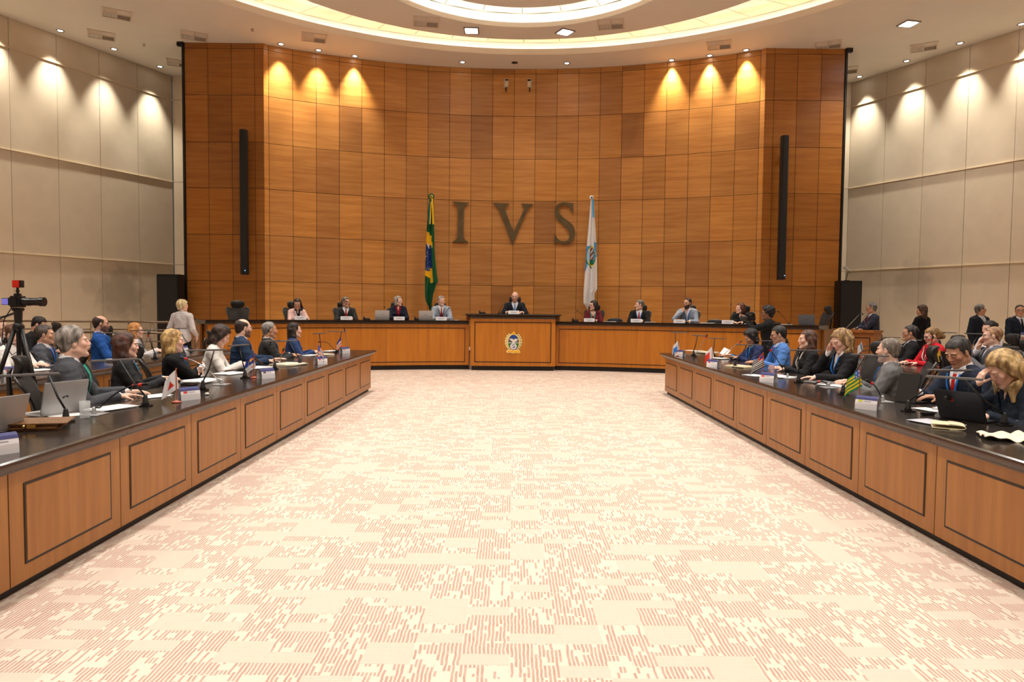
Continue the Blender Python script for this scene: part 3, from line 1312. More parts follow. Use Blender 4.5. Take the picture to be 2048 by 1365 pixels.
def letter(poly, nm, lab):
    # poly in drawing px (x,y down), zoom 7.585, origin (890,390)
    xs = [p[0] for p in poly]
    cx = (min(xs) + max(xs)) / 2
    P3 = at_y(890 + cx / 7.585, 390 + 420 / 7.585, 19.55)
    wy = CY_W + math.sqrt(R_W ** 2 - P3.x ** 2)
    rz = -math.atan2(P3.x, wy - CY_W)
    pl = [((x - cx) * LS, -(y - 420) * LS) for x, y in poly]
    a = sum(pl[i][0] * pl[(i + 1) % len(pl)][1] - pl[(i + 1) % len(pl)][0] * pl[i][1] for i in range(len(pl)))
    if a < 0:
        pl = pl[::-1]
    m = MB()
    m.T = Matrix.Rotation(PI / 2, 4, 'X')
    m.prism(pl, .035, .085)
    m.T = Matrix.Identity(4)
    for dz in (-.3, .3):
        q = min(pl, key=lambda p: abs(p[1] - dz) + abs(p[0]) * .2)
        m.cyl((q[0] * .9, -.05, q[1] * .9), (q[0] * .9, .01, q[1] * .9), .008, n=6)
    o = m.build(nm, M_bronze, loc=(P3.x, wy, P3.z), rz=rz)
    tag(o, lab, 'letter', 'bronze letters on the timber wall')


letter([(112, 107), (355, 117), (352, 130), (310, 148), (282, 185), (278, 300), (276, 560), (282, 640), (305, 680), (348, 705), (348, 718),
        (110, 712), (110, 702), (155, 685), (180, 645), (186, 560), (190, 300), (188, 190), (165, 150), (112, 118)],
       'bronze_letter', 'large bronze serif letter I on the timber wall, beside the green flag')
letter([(730, 122), (968, 128), (965, 140), (920, 160), (905, 190), (925, 260), (1042, 552), (1190, 230), (1205, 185), (1190, 150),
        (1155, 132), (1156, 126), (1335, 130), (1333, 140), (1265, 195), (1238, 240), (1026, 742), (820, 225), (785, 175), (735, 132)],
       'bronze_letter', 'large bronze serif letter V at the centre of the timber wall')
S_out = [(1948, 125), (1950, 265), (1940, 272), (1905, 205), (1865, 165), (1815, 148), (1765, 160), (1733, 200), (1730, 240), (1750, 290),
         (1800, 345), (1880, 400), (1940, 450), (1975, 520), (1982, 600), (1960, 670), (1910, 720), (1830, 742), (1770, 728), (1710, 708),
         (1675, 738), (1668, 736), (1670, 585), (1680, 585), (1715, 660), (1770, 695), (1830, 700), (1875, 680), (1900, 630),
         (1895, 575), (1860, 510), (1790, 445), (1720, 385), (1680, 320), (1670, 250), (1680, 180), (1720, 135), (1790, 113), (1860, 118),
         (1910, 130)]
letter(S_out, 'bronze_letter', 'large bronze serif letter S on the timber wall, beside the white flag')

# wall mounted cameras, column speakers, cabinets ------------------------------------------------
for x, s_, lab in ((-.23, 1, 'left of the two small beige cameras high on the timber wall'),
                   (.42, -1, 'right of the two small beige cameras high on the timber wall')):
    t = thing('wall_camera', lab, 'camera', (x, 19.5, 7.68), 0, 'wall cameras')
    R = Matrix.Rotation(s_ * .25, 3, 'Z')
    m = MB()
    m.box((0, 0, 0), (.10, .16, .22), R, bev=.012)
    m.build('housing', mat('camera_beige', rgb(215, 200, 170), .5), t)
    m = MB()
    m.box(R @ Vector((0, -.082, .065)), (.085, .012, .05), R)
    m.build('window', M_screen, t)
    m = MB()
    m.cyl((0, .0, -.1), (0, .2, -.16), .018)
    m.build('bracket', M_dgrey, t)

for sx, z0, z1, lab in ((-1, 2.30, 5.92, 'tall slim black column loudspeaker on the left flat timber panel'),
                        (1, 2.30, 5.90, 'tall slim black column loudspeaker on the right flat timber panel')):
    t = thing('column_speaker', lab, 'loudspeaker', (-6.79 if sx < 0 else 6.80, 17.78, z0), 0)
    m = MB()
    pr = [(-.085, .09), (-.095, .02), (-.08, -.06), (-.04, -.085), (.04, -.085), (.08, -.06), (.095, .02), (.085, .09)]
    m.prism(pr, 0, z1 - z0)
    m.build('housing', M_cabinet, t)
    m = MB()
    m.prism([(-.07, -.078), (-.04, -.09), (.04, -.09), (.07, -.078)], .05, z1 - z0 - .05)
    m.build('grille', mat('speaker_cloth', rgb(26, 26, 28), .7, bump=.4, bscale=300), t)
    m = MB()
    for z in (.5, z1 - z0 - .5):
        m.box((0, .14, z), (.06, .16, .08))
    m.build('bracket', M_dgrey, t)
    m = MB()
    m.ball((.05, -.09, .10), .010, 8)
    m.build('indicator', mat('blue_led', (.1, .3, 1), .4, emit=(.1, .4, 1), es=6), t)

for sx, lab in ((-1, 'tall black equipment cabinet beside the left end of the timber wall'),
                (1, 'tall black equipment cabinet beside the right end of the timber wall')):
    t = thing('equipment_cabinet', lab, 'cabinet', (sx * (8.60 if sx < 0 else 8.44), 17.75, 0))
    m = MB()
    m.box((0, -.1, 1.14), (.56, .3, 2.28), bev=.01)
    m.build('body', M_cabinet, t)
    m = MB()
    m.box((0, -.256, 1.65), (.50, .02, 1.15), bev=.005)
    m.build('door', mat('cabinet_grille', rgb(20, 20, 21), .6, bump=.3, bscale=250), t)
    m = MB()
    m.box((0, -.26, 1.04), (.50, .02, .012))
    m.build('handle', M_dgrey, t)
t = thing('desk_lamp', 'small silver adjustable lamp on top of the right black cabinet', 'lamp', (8.40, 17.65, 2.28))
m = MB()
m.cyl((0, 0, 0), (0, 0, .015), .07)
m.build('base', M_black, t)
m = MB()
m.tube([(-.02, 0, .01), (.02, 0, .2), (.05, 0, .24)], .008)
m.tube([(.05, 0, .24), (.10, 0, .2), (.06, 0, .14)], .004)
m.build('stem', M_black, t)
m = MB()
m.cyl((.07, 0, .25), (-.09, 0, .34), .03, .035)
m.build('head', M_silver, t)

# lectern ------------------------------------------------------------------
t = thing('lectern', 'polished wooden lectern with panelled front beside the standing man in navy suit', 'lectern', (7.62, 15.2, 0),
          -.86)
m = MB()
m.c = (.95, .82, .78)
m.box((0, 0, .53), (.62, .40, 1.06))
m.box((0, -.02, 1.085), (.68, .48, .05), bev=.008)
m.build('body', M_desk_wood, t)
m = MB()
for z in (.28, .95):
    m.box((0, -.203, z), (.46, .01, .02))
for x in (-.23, .23):
    m.box((x, -.203, .615), (.02, .0096, .69))
m.build('inlay', M_inlay, t)
m = MB()
m.c = (.9, .75, .7)
m.box((0, -.205, .615), (.36, .02, .56), bev=.006)
m.build('centre_panel', M_desk_wood, t)

# handrails of the access ramp on the left ----------------------------------------------
def handrail(a, c, n, lab, z=1.19, mid=True):
    a, c = Vector(a), Vector(c)
    t = thing('handrail', lab, 'handrail', tuple(a))
    d = c - a
    m = MB()
    m.tube([Vector((0, 0, z)), d + Vector((0, 0, z + 0))], .022, 10)
    m.build('top_rail', M_rail, t)
    if mid:
        for zz in (z - .16, z - .62):
            m = MB()
            m.tube([Vector((0, 0, zz)), d + Vector((0, 0, zz))], .014, 8)
            m.build('lower_rail', M_rail, t)
    for k in range(n):
        p = d * (k / (n - 1))
        m = MB()
        m.tube([p, p + Vector((0, 0, z))], .018, 8)
        m.build('post', M_rail, t)


handrail((-8.3, 14.3, 0), (-6.9, 14.3, 0), 4, 'brown metal ramp handrail in front of the left cabinet, farther one', 1.16)
handrail((-8.3, 13.2, 0), (-6.6, 13.2, 0), 4, 'brown metal ramp handrail behind the second left desk row, nearer one', .98)
handrail((-6.55, 14.0, 0), (-6.75, 14.9, 0), 2, 'brown metal handrail at the left end of the dais', 1.22, False)
handrail((-10.6, 13.9, 0), (-8.6, 14.3, 0), 4, 'brown metal handrail along the left beige wall', 1.16)

# ------------------------------------------------------------------ implicit-surface modeller (people)
V3 = lambda *a: np.array(a, dtype=float)


def nrm(v):
    v = np.asarray(v, float)
    return v / (np.linalg.norm(v) + 1e-9)


def rotm(axis, a):
    return np.array(Matrix.Rotation(a, 3, axis))


def pd(p, P):
    """signed distance of primitive p at points P (...,3)"""
    k = p[0]
    if k == 'e':                                   # ellipsoid c r R
        q = (P - p[1]) @ p[3]
        k0 = np.sqrt(((q / p[2]) ** 2).sum(-1)) + 1e-9
        k1 = np.sqrt(((q / (p[2] ** 2)) ** 2).sum(-1)) + 1e-9
        return k0 * (k0 - 1) / k1
    if k == 'c':                                   # tapered capsule a b ra rb
        ab = p[2] - p[1]
        t = np.clip(((P - p[1]) @ ab) / (ab @ ab + 1e-12), 0, 1)
        d = P - p[1] - t[..., None] * ab
        return np.sqrt((d ** 2).sum(-1)) - (p[3] + (p[4] - p[3]) * t)
    q = np.abs((P - p[1]) @ p[3]) - (p[2] - p[4])  # rounded box c half R r
    return np.sqrt((np.maximum(q, 0) ** 2).sum(-1)) + np.minimum(q.max(-1), 0) - p[4]


def pbox(p):
    if p[0] == 'e':
        r = np.abs(p[3]) @ p[2]
        return p[1] - r, p[1] + r
    if p[0] == 'c':
        return np.minimum(p[1] - p[3], p[2] - p[4]), np.maximum(p[1] + p[3], p[2] + p[4])
    r = np.abs(p[3]) @ p[2]
    return p[1] - r, p[1] + r


def E(c, r, R=None):
    return ('e', np.asarray(c, float), np.asarray(r, float), np.eye(3) if R is None else R)


def C(a, b, ra, rb=None):
    return ('c', np.asarray(a, float), np.asarray(b, float), float(ra), float(ra if rb is None else rb))


def Bx(c, h, R=None, r=.005):
    return ('b', np.asarray(c, float), np.asarray(h, float), np.eye(3) if R is None else R, float(r))


def axis_pts(lo, hi, fine, hf, hc):
    out = [lo]
    while out[-1] < hi:
        x = out[-1]
        f = any(a - hc <= x <= b for a, b in fine)
        out.append(x + (hf if f else hc))
    return np.array(out)


def sd_mesh(prims, hc, hf=None, fine=(), clips=(), disp=None):
    """prims: list of (prim, k, op). returns verts (n,3), quads"""
    los, his = zip(*[pbox(p) for p, k, op in prims if op > 0])
    lo, hi = np.min(los, 0) - 2.5 * hc, np.max(his, 0) + 2.5 * hc
    hf = hf or hc
    ax = [axis_pts(lo[i], hi[i], [(f[0][i], f[1][i]) for f in fine], hf, hc) for i in range(3)]
    X, Y, Z = ax
    D = np.full((len(X), len(Y), len(Z)), 1.0)
    for p, k, op in prims:
        a, b_ = pbox(p)
        m = k + 2.6 * hc
        s = [slice(max(0, np.searchsorted(A, a[i] - m) - 1), np.searchsorted(A, b_[i] + m) + 1) for i, A in enumerate(ax)]
        xs, ys, zs = X[s[0]], Y[s[1]], Z[s[2]]
        if not (len(xs) and len(ys) and len(zs)):
            continue
        P = np.empty((len(xs), len(ys), len(zs), 3))
        P[..., 0] = xs[:, None, None]
        P[..., 1] = ys[None, :, None]
        P[..., 2] = zs[None, None, :]
        d = pd(p, P)
        cur = D[s[0], s[1], s[2]]
        if op > 0:
            if k > 0:
                h = np.clip(.5 + .5 * (cur - d) / k, 0, 1)
                D[s[0], s[1], s[2]] = d * h + cur * (1 - h) - k * h * (1 - h)
            else:
                D[s[0], s[1], s[2]] = np.minimum(cur, d)
        else:
            kk = max(k, 1e-4)
            h = np.clip(.5 - .5 * (cur + d) / kk, 0, 1)
            D[s[0], s[1], s[2]] = cur * (1 - h) - d * h + kk * h * (1 - h)
    if clips:
        idx = np.nonzero(D < 2.5 * hc)
        P = np.stack([X[idx[0]], Y[idx[1]], Z[idx[2]]], -1)
        d = D[idx]
        for f in clips:
            d = np.maximum(d, f(P))
        D[idx] = d
    # surface nets
    ins = D < 0
    nx, ny, nz = D.shape
    cnt = np.zeros((nx - 1, ny - 1, nz - 1), np.int8)
    for i in (0, 1):
        for j in (0, 1):
            for k in (0, 1):
                cnt += ins[i:nx - 1 + i, j:ny - 1 + j, k:nz - 1 + k]
    act = (cnt > 0) & (cnt < 8)
    ci = np.nonzero(act)
    n = len(ci[0])
    if n == 0:
        return np.zeros((0, 3)), np.zeros((0, 4), int)
    vid = np.full(act.shape, -1, np.int32)
    vid[ci] = np.arange(n)
    acc = np.zeros((n, 3))
    num = np.zeros(n)
    cs = [(0, 0, 0), (1, 0, 0), (0, 1, 0), (1, 1, 0), (0, 0, 1), (1, 0, 1), (0, 1, 1), (1, 1, 1)]
    vals = [D[ci[0] + c[0], ci[1] + c[1], ci[2] + c[2]] for c in cs]
    for a in range(8):
        for b_ in range(a + 1, 8):
            df = [abs(cs[a][i] - cs[b_][i]) for i in range(3)]
            if sum(df) != 1:
                continue
            va, vb = vals[a], vals[b_]
            w = (va < 0) != (vb < 0)
            t = np.where(w, va / np.where(w, va - vb, 1), 0)
            for i in range(3):
                pa = ax[i][ci[i] + cs[a][i]]
                pb = ax[i][ci[i] + cs[b_][i]]
                acc[:, i] += np.where(w, pa + (pb - pa) * t, 0)
            num += w
    verts = acc / num[:, None]
    quads = []
    # edges along x
    e = ins[:-1, 1:-1, 1:-1] != ins[1:, 1:-1, 1:-1]
    i, j, k = np.nonzero(e)
    j1, k1 = j + 1, k + 1
    q = np.stack([vid[i, j1 - 1, k1 - 1], vid[i, j1, k1 - 1], vid[i, j1, k1], vid[i, j1 - 1, k1]], -1)
    fl = ins[i, j1, k1]
    quads.append(np.where(fl[:, None], q, q[:, ::-1]))
    e = ins[1:-1, :-1, 1:-1] != ins[1:-1, 1:, 1:-1]
    i, j, k = np.nonzero(e)
    i1, k1 = i + 1, k + 1
    q = np.stack([vid[i1 - 1, j, k1 - 1], vid[i1 - 1, j, k1], vid[i1, j, k1], vid[i1, j, k1 - 1]], -1)
    fl = ins[i1, j, k1]
    quads.append(np.where(fl[:, None], q, q[:, ::-1]))
    e = ins[1:-1, 1:-1, :-1] != ins[1:-1, 1:-1, 1:]
    i, j, k = np.nonzero(e)
    i1, j1 = i + 1, j + 1
    q = np.stack([vid[i1 - 1, j1 - 1, k], vid[i1, j1 - 1, k], vid[i1, j1, k], vid[i1 - 1, j1, k]], -1)
    fl = ins[i1, j1, k]
    quads.append(np.where(fl[:, None], q, q[:, ::-1]))
    quads = np.concatenate(quads)
    if disp is not None:
        verts = verts + disp(verts)
    return verts, quads


def np_obj(name, verts, quads, mt, parent, color=None):
    me = bpy.data.meshes.new(name)
    n, f = len(verts), len(quads)
    me.vertices.add(n)
    me.vertices.foreach_set('co', verts.astype(np.float32).ravel())
    me.loops.add(f * 4)
    me.loops.foreach_set('vertex_index', quads.astype(np.int32).ravel())
    me.polygons.add(f)
    me.polygons.foreach_set('loop_start', np.arange(0, f * 4, 4, dtype=np.int32))
    me.polygons.foreach_set('loop_total', np.full(f, 4, np.int32))
    me.polygons.foreach_set('use_smooth', np.ones(f, bool))
    me.materials.append(mt)
    if color is not None:
        ca = me.color_attributes.new('tint', 'FLOAT_COLOR', 'POINT')
        ca.data.foreach_set('color', np.concatenate([color, np.ones((n, 1))], 1).astype(np.float32).ravel())
    me.update()
    me.validate()
    o = bpy.data.objects.new(name, me)
    COL.objects.link(o)
    o.parent = parent
    return o


def wnoise(P, s, seed=0):
    r = np.random.RandomState(seed)
    out = np.zeros(len(P))
    for i in range(5):
        d = nrm(r.randn(3)) * s * (1 + .5 * i)
        out += np.sin(P @ d + r.rand() * 6.3) / (1 + .4 * i)
    return out / 2.6


M_skin = mat('skin', (1, 1, 1), .5, attr='tint', noise=.05, nscale=40, spec=.4)


def hairmat(name, c, rough=.45):
    """hair with fine strands running down"""
    if name in _M:
        return _M[name]
    m = mat(name, c, rough, attr='tint', noise=.38, nscale=22, stretch=(5, 5, .8), bump=.5, bscale=60, spec=.5)
    return m


def cloth(name, c, rough=.8, nz=.06):
    return mat('cloth_' + name, c, rough, noise=nz, nscale=14, bump=.35, bscale=26, spec=.25)


HL = {  # hairline: z below which hair is removed, as function of y (head frame, face towards +y)
    'short': ([-.13, -.04, -.022, -.006, .012, .03, .055, .08, .12], [-.075, -.07, -.01, .002, -.025, .03, .048, .082, .09]),
    'long': ([-.13, -.02, .0, .02, .04, .06, .08, .12], [-9, -9, -.09, -.035, .02, .055, .082, .09]),
    'fringe': ([-.13, -.02, .0, .02, .04, .06, .085, .12], [-9, -9, -.09, -.03, .01, .035, .042, .045]),
}


def person(label, x, y, th, hth, ztop, floor=0., sit=True, fem=False, lean=6, hpitch=0, hroll=0, sc=1., hsc=1.03,
           arms=None, top='jacket', jc=(.03, .03, .04), scol=rgb(235, 235, 240), tie=None, vz=.20, vw=.062, legs=rgb(25, 25, 30),
           lanyard=None, badge=False, glasses=None, hair='short', hc=rgb(60, 50, 45), hc2=None, hvol=.005, skin=rgb(214, 160, 130),
           beard=None, near=1, name_hair='hair', seed=0, slim=1., stoop=0, sleeve_end=1., back=0., pants_name='trousers', moust=False,
           look_down_only=False, shoulders=1.):
    """th, hth: compass angles (degrees clockwise from +Y) of chest and face"""
    root = thing('person', label, 'person', (x, y, floor), -math.radians(th))
    s = sc * (.95 if fem else 1.)
    w = (.90 if fem else 1.) * slim
    la = math.radians(lean)
    T = rotm('X', -la)                               # torso frame -> local
    hf = {2: .0045, 1: .0065, 0: .011}[near]
    hcg = {2: .011, 1: .014, 0: .022}[near]
    # head placement relative to the hip
    nb = T @ V3(0, -.012, .505 * s)
    st = math.radians(stoop)
    nd = rotm('X', -(la * .5 + st)) @ V3(0, .10, 1.)
    hcen = nb + nrm(nd) * .141 * s
    Hy = rotm('Z', -math.radians(hth - th))
    H = Hy @ rotm('X', -math.radians(hpitch)) @ rotm('Y', math.radians(hroll))
    toph = hcen[2] + (.118 if hair in ('bald', 'bald_fringe') else .128) * hsc
    hip = V3(0, 0, ztop - floor - toph)
    nb, hcen = nb + hip, hcen + hip

    def TL(*a):
        return hip + T @ (V3(*a) * s)

    def HD(*a):
        return hcen + H @ (V3(*a) * hsc)
    # ---- head primitives
    hp = []

    def h(p, k=.012, op=1):
        hp.append((p, k, op))
    q = hsc

    def he(c, r, k=.012, op=1, R=None):
        h(E(HD(*c), np.array(r) * q, H if R is None else H @ R), k, op)
    he((0, -.014, .036), (.075, .095, .083), 0)
    he((0, .022, -.03), (.061 if not fem else .058, .070, .088), .03)
    for sx in (-1, 1):
        h(C(HD(sx * .050, .0, -.055), HD(sx * .016, .066, -.098), .024 * q, .017 * q), .02)
        he((sx * .040, .058, -.018), (.026, .022, .024), .02)
        he((sx * .029, .076, .026), (.024, .016, .009), .012)
        if near:
            he((sx * .078, -.006, -.004), (.009, .019, .033), .006, 1, rotm('Z', -sx * .35) @ rotm('X', -.15))
            if near == 2:
                he((sx * .088, .0, .002), (.006, .010, .016), .004, -1)
        else:
            he((sx * .078, -.006, -.004), (.012, .02, .032), .006)
    he((0, .072, -.102), (.021, .019, .017), .018)                       # chin
    for sx in (-1, 1):
        he((sx * .031, .100, .004), (.019, .014, .013), .012, -1)      # sockets
        he((sx * .031, .0785, .003), (.0145, .0135, .0125), .003)      # eyeballs
    h(C(HD(0, .088, .016), HD(0, .106 - .005 * fem, -.024 + .003 * fem), .0080 * q, (.0112 - .0016 * fem) * q), .010)
    for sx in (-1, 1):
        he((sx * .011, .095, -.028), (.0085, .010, .0075), .006)
    he((0, .089, -.053), (.023, .010, .0065), .007)
    he((0, .088, -.064), (.019, .010, .0065), .007)
    nr = (.046 if fem else .058) * s
    h(C(hcen + H @ V3(0, -.028, -.055) * q, nb + T @ V3(0, -.01, .0), nr * .98, nr * 1.08), .03)

    # ---- torso primitives, inflatable
    def torso(a, kk=.05):
        L_ = []
        L_.append((E(TL(0, -.01, .03), V3(.168 * w + a, .125 + a + back, .12 + a) * s, T), 0, 1))
        L_.append((E(TL(0, .005, .20), V3((.142 if not fem else .128) * w + a, .108 * w + a, .15 + a) * s, T), kk, 1))
        L_.append((E(TL(0, .0, .345), V3(.165 * w + a, .112 * w + a, .15 + a) * s, T), kk, 1))
        sh = .150 * w * shoulders
        L_.append((C(TL(-sh, -.012, .432), TL(sh, -.012, .432), (.058 + a) * s), .05, 1))
        L_.append((C(TL(-.07, -.018, .465), TL(.07, -.018, .465), (.052 + a) * s), .04, 1))
        if fem:
            for sx in (-1, 1):
                L_.append((E(TL(sx * .072, .085, .315), V3(.062 + a, .052 + a, .058 + a) * s, T), .035, 1))
        return L_
    # ---- arms
    A1, A2 = .285 * s, .255 * s
    arms = arms or {}
    armd = []
    for sx in (-1, 1):
        spec = arms.get(sx, {})
        S = TL(sx * .178 * w * shoulders, -.012, .425)
        desk_z = spec.get('z', .765 if sit else .85)
        wr = spec.get('w')
        if wr is None:
            wr = V3(sx * .13, .36, desk_z)
        elif spec.get('head'):
            wr = hcen + Hy @ (V3(*wr) * q)
        else:
            wr = V3(*wr)
        dv = wr - S
        d = np.linalg.norm(dv)
        mx = A1 + A2 - .012
        if d > mx:
            wr = S + dv / d * mx
            d = mx
        u = (wr - S) / d
        hint = V3(*spec.get('e', (sx * .7, -.25, -1.)))
        pp = nrm(hint - u * (hint @ u))
        aa = (A1 ** 2 - A2 ** 2 + d ** 2) / (2 * d)
        El = S + u * aa + pp * math.sqrt(max(A1 ** 2 - aa ** 2, 0))
        hd = nrm(V3(*spec['d'])) if 'd' in spec else nrm(nrm(wr - El) * V3(1, 1, .25) + V3(-sx * .15, .25, 0))
        if spec.get('head') and 'd' in spec:
            hd = nrm(Hy @ V3(*spec['d']))
        pn = V3(*spec.get('n', (0, 0, -1.)))
        if spec.get('head'):
            pn = Hy @ pn
        pn = nrm(pn - hd * (pn @ hd))
        armd.append((sx, S, El, wr, hd, pn, spec.get('curl', .35), spec.get('point', False)))

    def armp(a, b0=0., end=1.):
        L_ = []
        for sx, S, El, wr, hd, pn, cu, po in armd:
            rs = .90 if fem else 1.
            L_.append((C(S, El, (.050 * rs + a + b0) * s, (.040 * rs + a + b0) * s), .035, 1))
            e = El + (wr - El) * end
            L_.append((C(El, e, (.039 * rs + a + b0) * s, (.028 * rs + a + b0 * .8) * s), .015, 1))
        return L_

    def handp():
        L_ = []
        hs = s * (1.0 if not fem else .95)
        for sx, S, El, wr, hd, pn, cu, po in armd:
            wd = nrm(np.cross(pn, hd)) * sx           # towards the thumb side
            R = np.stack([wd, hd, pn], 1)
            L_.append((Bx(wr + hd * .052 * hs, V3(.039, .047, .0135) * hs, R, .012 * hs), .015, 1))
            L_.append((E(wr + hd * .030 * hs + wd * .026 * hs + pn * .008 * hs, V3(.017, .032, .016) * hs, R), .012, 1))
            r0 = .0085 * hs * (1.15 if near == 0 else 1)
            for f in range(4):
                off = (.030 - f * .0195) * hs
                base = wr + hd * (.096 - (.004, 0, .003, .012)[f]) * hs + wd * off
                Lf = (.92, 1., .95, .76)[f] * hs
                spread = wd * (.12 - .08 * f)
                ang = cu * (.7 + .15 * f)
                if po and f == 0:
                    ang = .08
                elif po:
                    ang = 1.5
                p0 = base
                t_ = 0
                for ln, rr in ((.044, 1.), (.028, .92), (.022, .82)):
                    t_ += ang * .62
                    dd = nrm(hd * math.cos(t_) + pn * math.sin(t_) + spread)
                    p1 = p0 + dd * ln * Lf
                    L_.append((C(p0, p1, r0 * rr, r0 * rr * .93), .0025, 1))
                    p0 = p1
            p0 = wr + hd * .028 * hs + wd * .034 * hs + pn * .006 * hs
            d1 = nrm(hd * .75 + wd * .6 + pn * (.25 + cu * .4))
            p1 = p0 + d1 * .038 * hs
            d2 = nrm(hd * .95 + wd * .15 + pn * (.3 + cu * .5))
            p2 = p1 + d2 * .030 * hs
            L_.append((C(p0, p1, .0125 * hs, .0105 * hs), .008, 1))
            L_.append((C(p1, p2, .0105 * hs, .0085 * hs), .003, 1))
        return L_

    def legp(a):
        L_ = []
        for sx in (-1, 1):
            hj = hip + V3(sx * .088 * w, 0, -.01)
            if sit:
                kn = V3(sx * .13, .43 * s, min(hip[2] - .03, .56))
                an = V3(sx * .12, .40 * s, .09)
            else:
                kn = V3(sx * .10, .02, hip[2] * .53)
                an = V3(sx * .105, -.01, .09)
            L_.append((C(hj, kn, (.082 + a) * s, (.056 + a) * s), .05, 1))
            L_.append((C(kn, an, (.055 + a) * s, (.038 + a) * s), .03, 1))
        return L_

    def feet(a):
        L_ = []
        for sx in (-1, 1):
            yb = .40 * s if sit else -.01
            L_.append((C(V3(sx * .12, yb - .03, .045), V3(sx * .13, yb + .16, .035), .034 + a, .030 + a), .02, 1))
            L_.append((C(V3(sx * .12, yb, .10), V3(sx * .12, yb, .05), .034 + a, .034 + a), .02, 1))
        return L_
    # ---- body: one continuous surface
    fine = [(hcen - .14, hcen + .14)]
    for sx, S, El, wr, hd, pn, cu, po in armd:
        cpt = wr + hd * .09
        fine.append((np.minimum(wr, cpt) - .075, np.maximum(wr, cpt) + .075))
    prims = torso(-.004) + armp(0) + legp(0) + feet(0) + handp() + hp
    hfb = hf if near < 2 else .005
    v, f = sd_mesh(prims, hcg, hfb, fine)
    ql = ((v - hcen) @ H) / q
    col = np.tile(np.array(skin), (len(v), 1)) * (1 + .03 * wnoise(v, 60, seed))[:, None]
    X, Y, Z = np.abs(ql[:, 0]), ql[:, 1], ql[:, 2]
    inh = np.linalg.norm(ql, axis=1) < .16
    lipc = np.array(skin) * (np.array((.95, .50, .52)) if fem else np.array((.88, .62, .60)))
    m_ = inh & (X < .022) & (np.abs(Z + .0585) < .0085) & (Y > .082)
    col[m_] = lipc
    rosy = inh & (Y > .03)
    wgt = np.exp(-((X - .045) ** 2 + (Z + .025) ** 2) / .0006) + .8 * np.exp(-((X) ** 2 + (Z + .02) ** 2) / .0003)
    col[rosy] *= (1 - wgt[rosy, None] * np.array((0, .14, .14)))
    if beard is not None:
        bz = -.040 + .55 * np.clip(X - .02, 0, 1)
        mb_ = inh & (Z < np.interp(X, [0, .02, .05, .065, .078], [-.042, -.042, -.050, -.03, -.005])) & (Y > -.005) & (Z > -.13) & ~m_
        col[mb_] = beard
    if moust:
        mm_ = inh & (X < .026) & (Z < -.038) & (Z > -.051) & (Y > .085)
        col[mm_] = hc
    eb = 1.15 if near == 0 else 1.
    m_ = inh & (Y > .06) & (X > .012) & (X < .050) & (np.abs(Z - (.026 - 5 * (X - .03) ** 2)) < .0042 * eb)
    col[m_] = np.array(hc) * .6 if np.mean(hc) < .35 else np.array(skin) * .55
    ey = ((X - .031) / .0128) ** 2 + ((Z - .003) / (.0050 * eb)) ** 2
    m_ = inh & (Y > .06) & (ey < 2.1)
    col[m_] = np.array(skin) * .42
    closed = hpitch > 18
    m_ = inh & (Y > .06) & (ey < 1.)
    col[m_] = rgb(232, 226, 220) if not closed else np.array(skin) * .85
    m_ = inh & (Y > .06) & (((X - .031) / .0062) ** 2 + ((Z - .0035) / .0055) ** 2 < 1)
    if not closed:
        col[m_] = rgb(45, 30, 22)
    np_obj('body', v, f, M_skin, root, np.clip(col, 0, 1))

    # ---- clothes
    hcl = {2: .009, 1: .012, 0: .018}[near]
    Ti = T.T

    def tloc(P):
        return ((P - hip) @ T) / s

    def vcut(zv, wd, top_=.50):
        def f_(P):
            t_ = tloc(P)
            wv = wd * np.clip((t_[:, 2] - zv) / (top_ - zv), 0, 1.3)
            return np.minimum(np.minimum(wv - np.abs(t_[:, 0]), t_[:, 1] - .015), (t_[:, 2] - zv)) * .8
        return f_

    def cutwrist(P):
        return np.full(len(P), -1.)

    def wr_disp(amp, seed_):
        def f_(P):
            n_ = wnoise(P * V3(1, 1, 1.6), 46, seed_)[:, None]
            c_ = hip + T @ V3(0, 0, .3)
            return (P - c_) / (np.linalg.norm(P - c_, axis=1)[:, None] + 1e-6) * n_ * amp
        return f_
    shirt_k = ('jk' if top == 'jacket' else 'bl')
    inf_s = .006 if top == 'jacket' else .014

    def neckclip(rr):
        """open neck: remove everything near the neck axis above the collar line"""
        def f_(P):
            t_ = tloc(P)
            rad = np.sqrt(t_[:, 0] ** 2 + (t_[:, 1] + .01) ** 2)
            return np.minimum(rr - rad, t_[:, 2] - .490 - .25 * np.clip(-t_[:, 1], -.2, .1))
        return f_
    sp = torso(inf_s) + armp(inf_s * .8 + .004, .0, .97 * sleeve_end)
    # collar ring
    cr = .057 if fem else .066
    def ring(rad, z0, tilt, r, n_=9, open_=.55):
        L_ = []
        prev = None
        for i in range(n_):
            an = -PI / 2 + (i / (n_ - 1) - .5) * 2 * PI * (1 - open_ * .16)
            p = TL(rad * math.cos(an), -.012 + rad * 1.02 * math.sin(an), z0 - tilt * math.sin(an))
            if prev is not None:
                L_.append((C(prev, p, r * s), .008, 1))
            prev = p
        return L_
    clips = []
    if top == 'jacket' or top == 'shirt':
        sp += ring(cr, .500, .012, .012) + ring(cr - .002, .520, .014, .010) + ring(cr - .004, .534, .014, .008)
    else:
        clips.append(vcut(.36, .085, .5))
    if top == 'jacket' and tie is None:
        clips.append(vcut(.40, .035, .53))
    M_sh = cloth('s%02x%02x%02x' % tuple(int(255 * c) for c in scol), scol, .75, .03)
    M_jk = cloth('j%02x%02x%02x' % tuple(int(255 * c) for c in jc), jc, .8, .10)
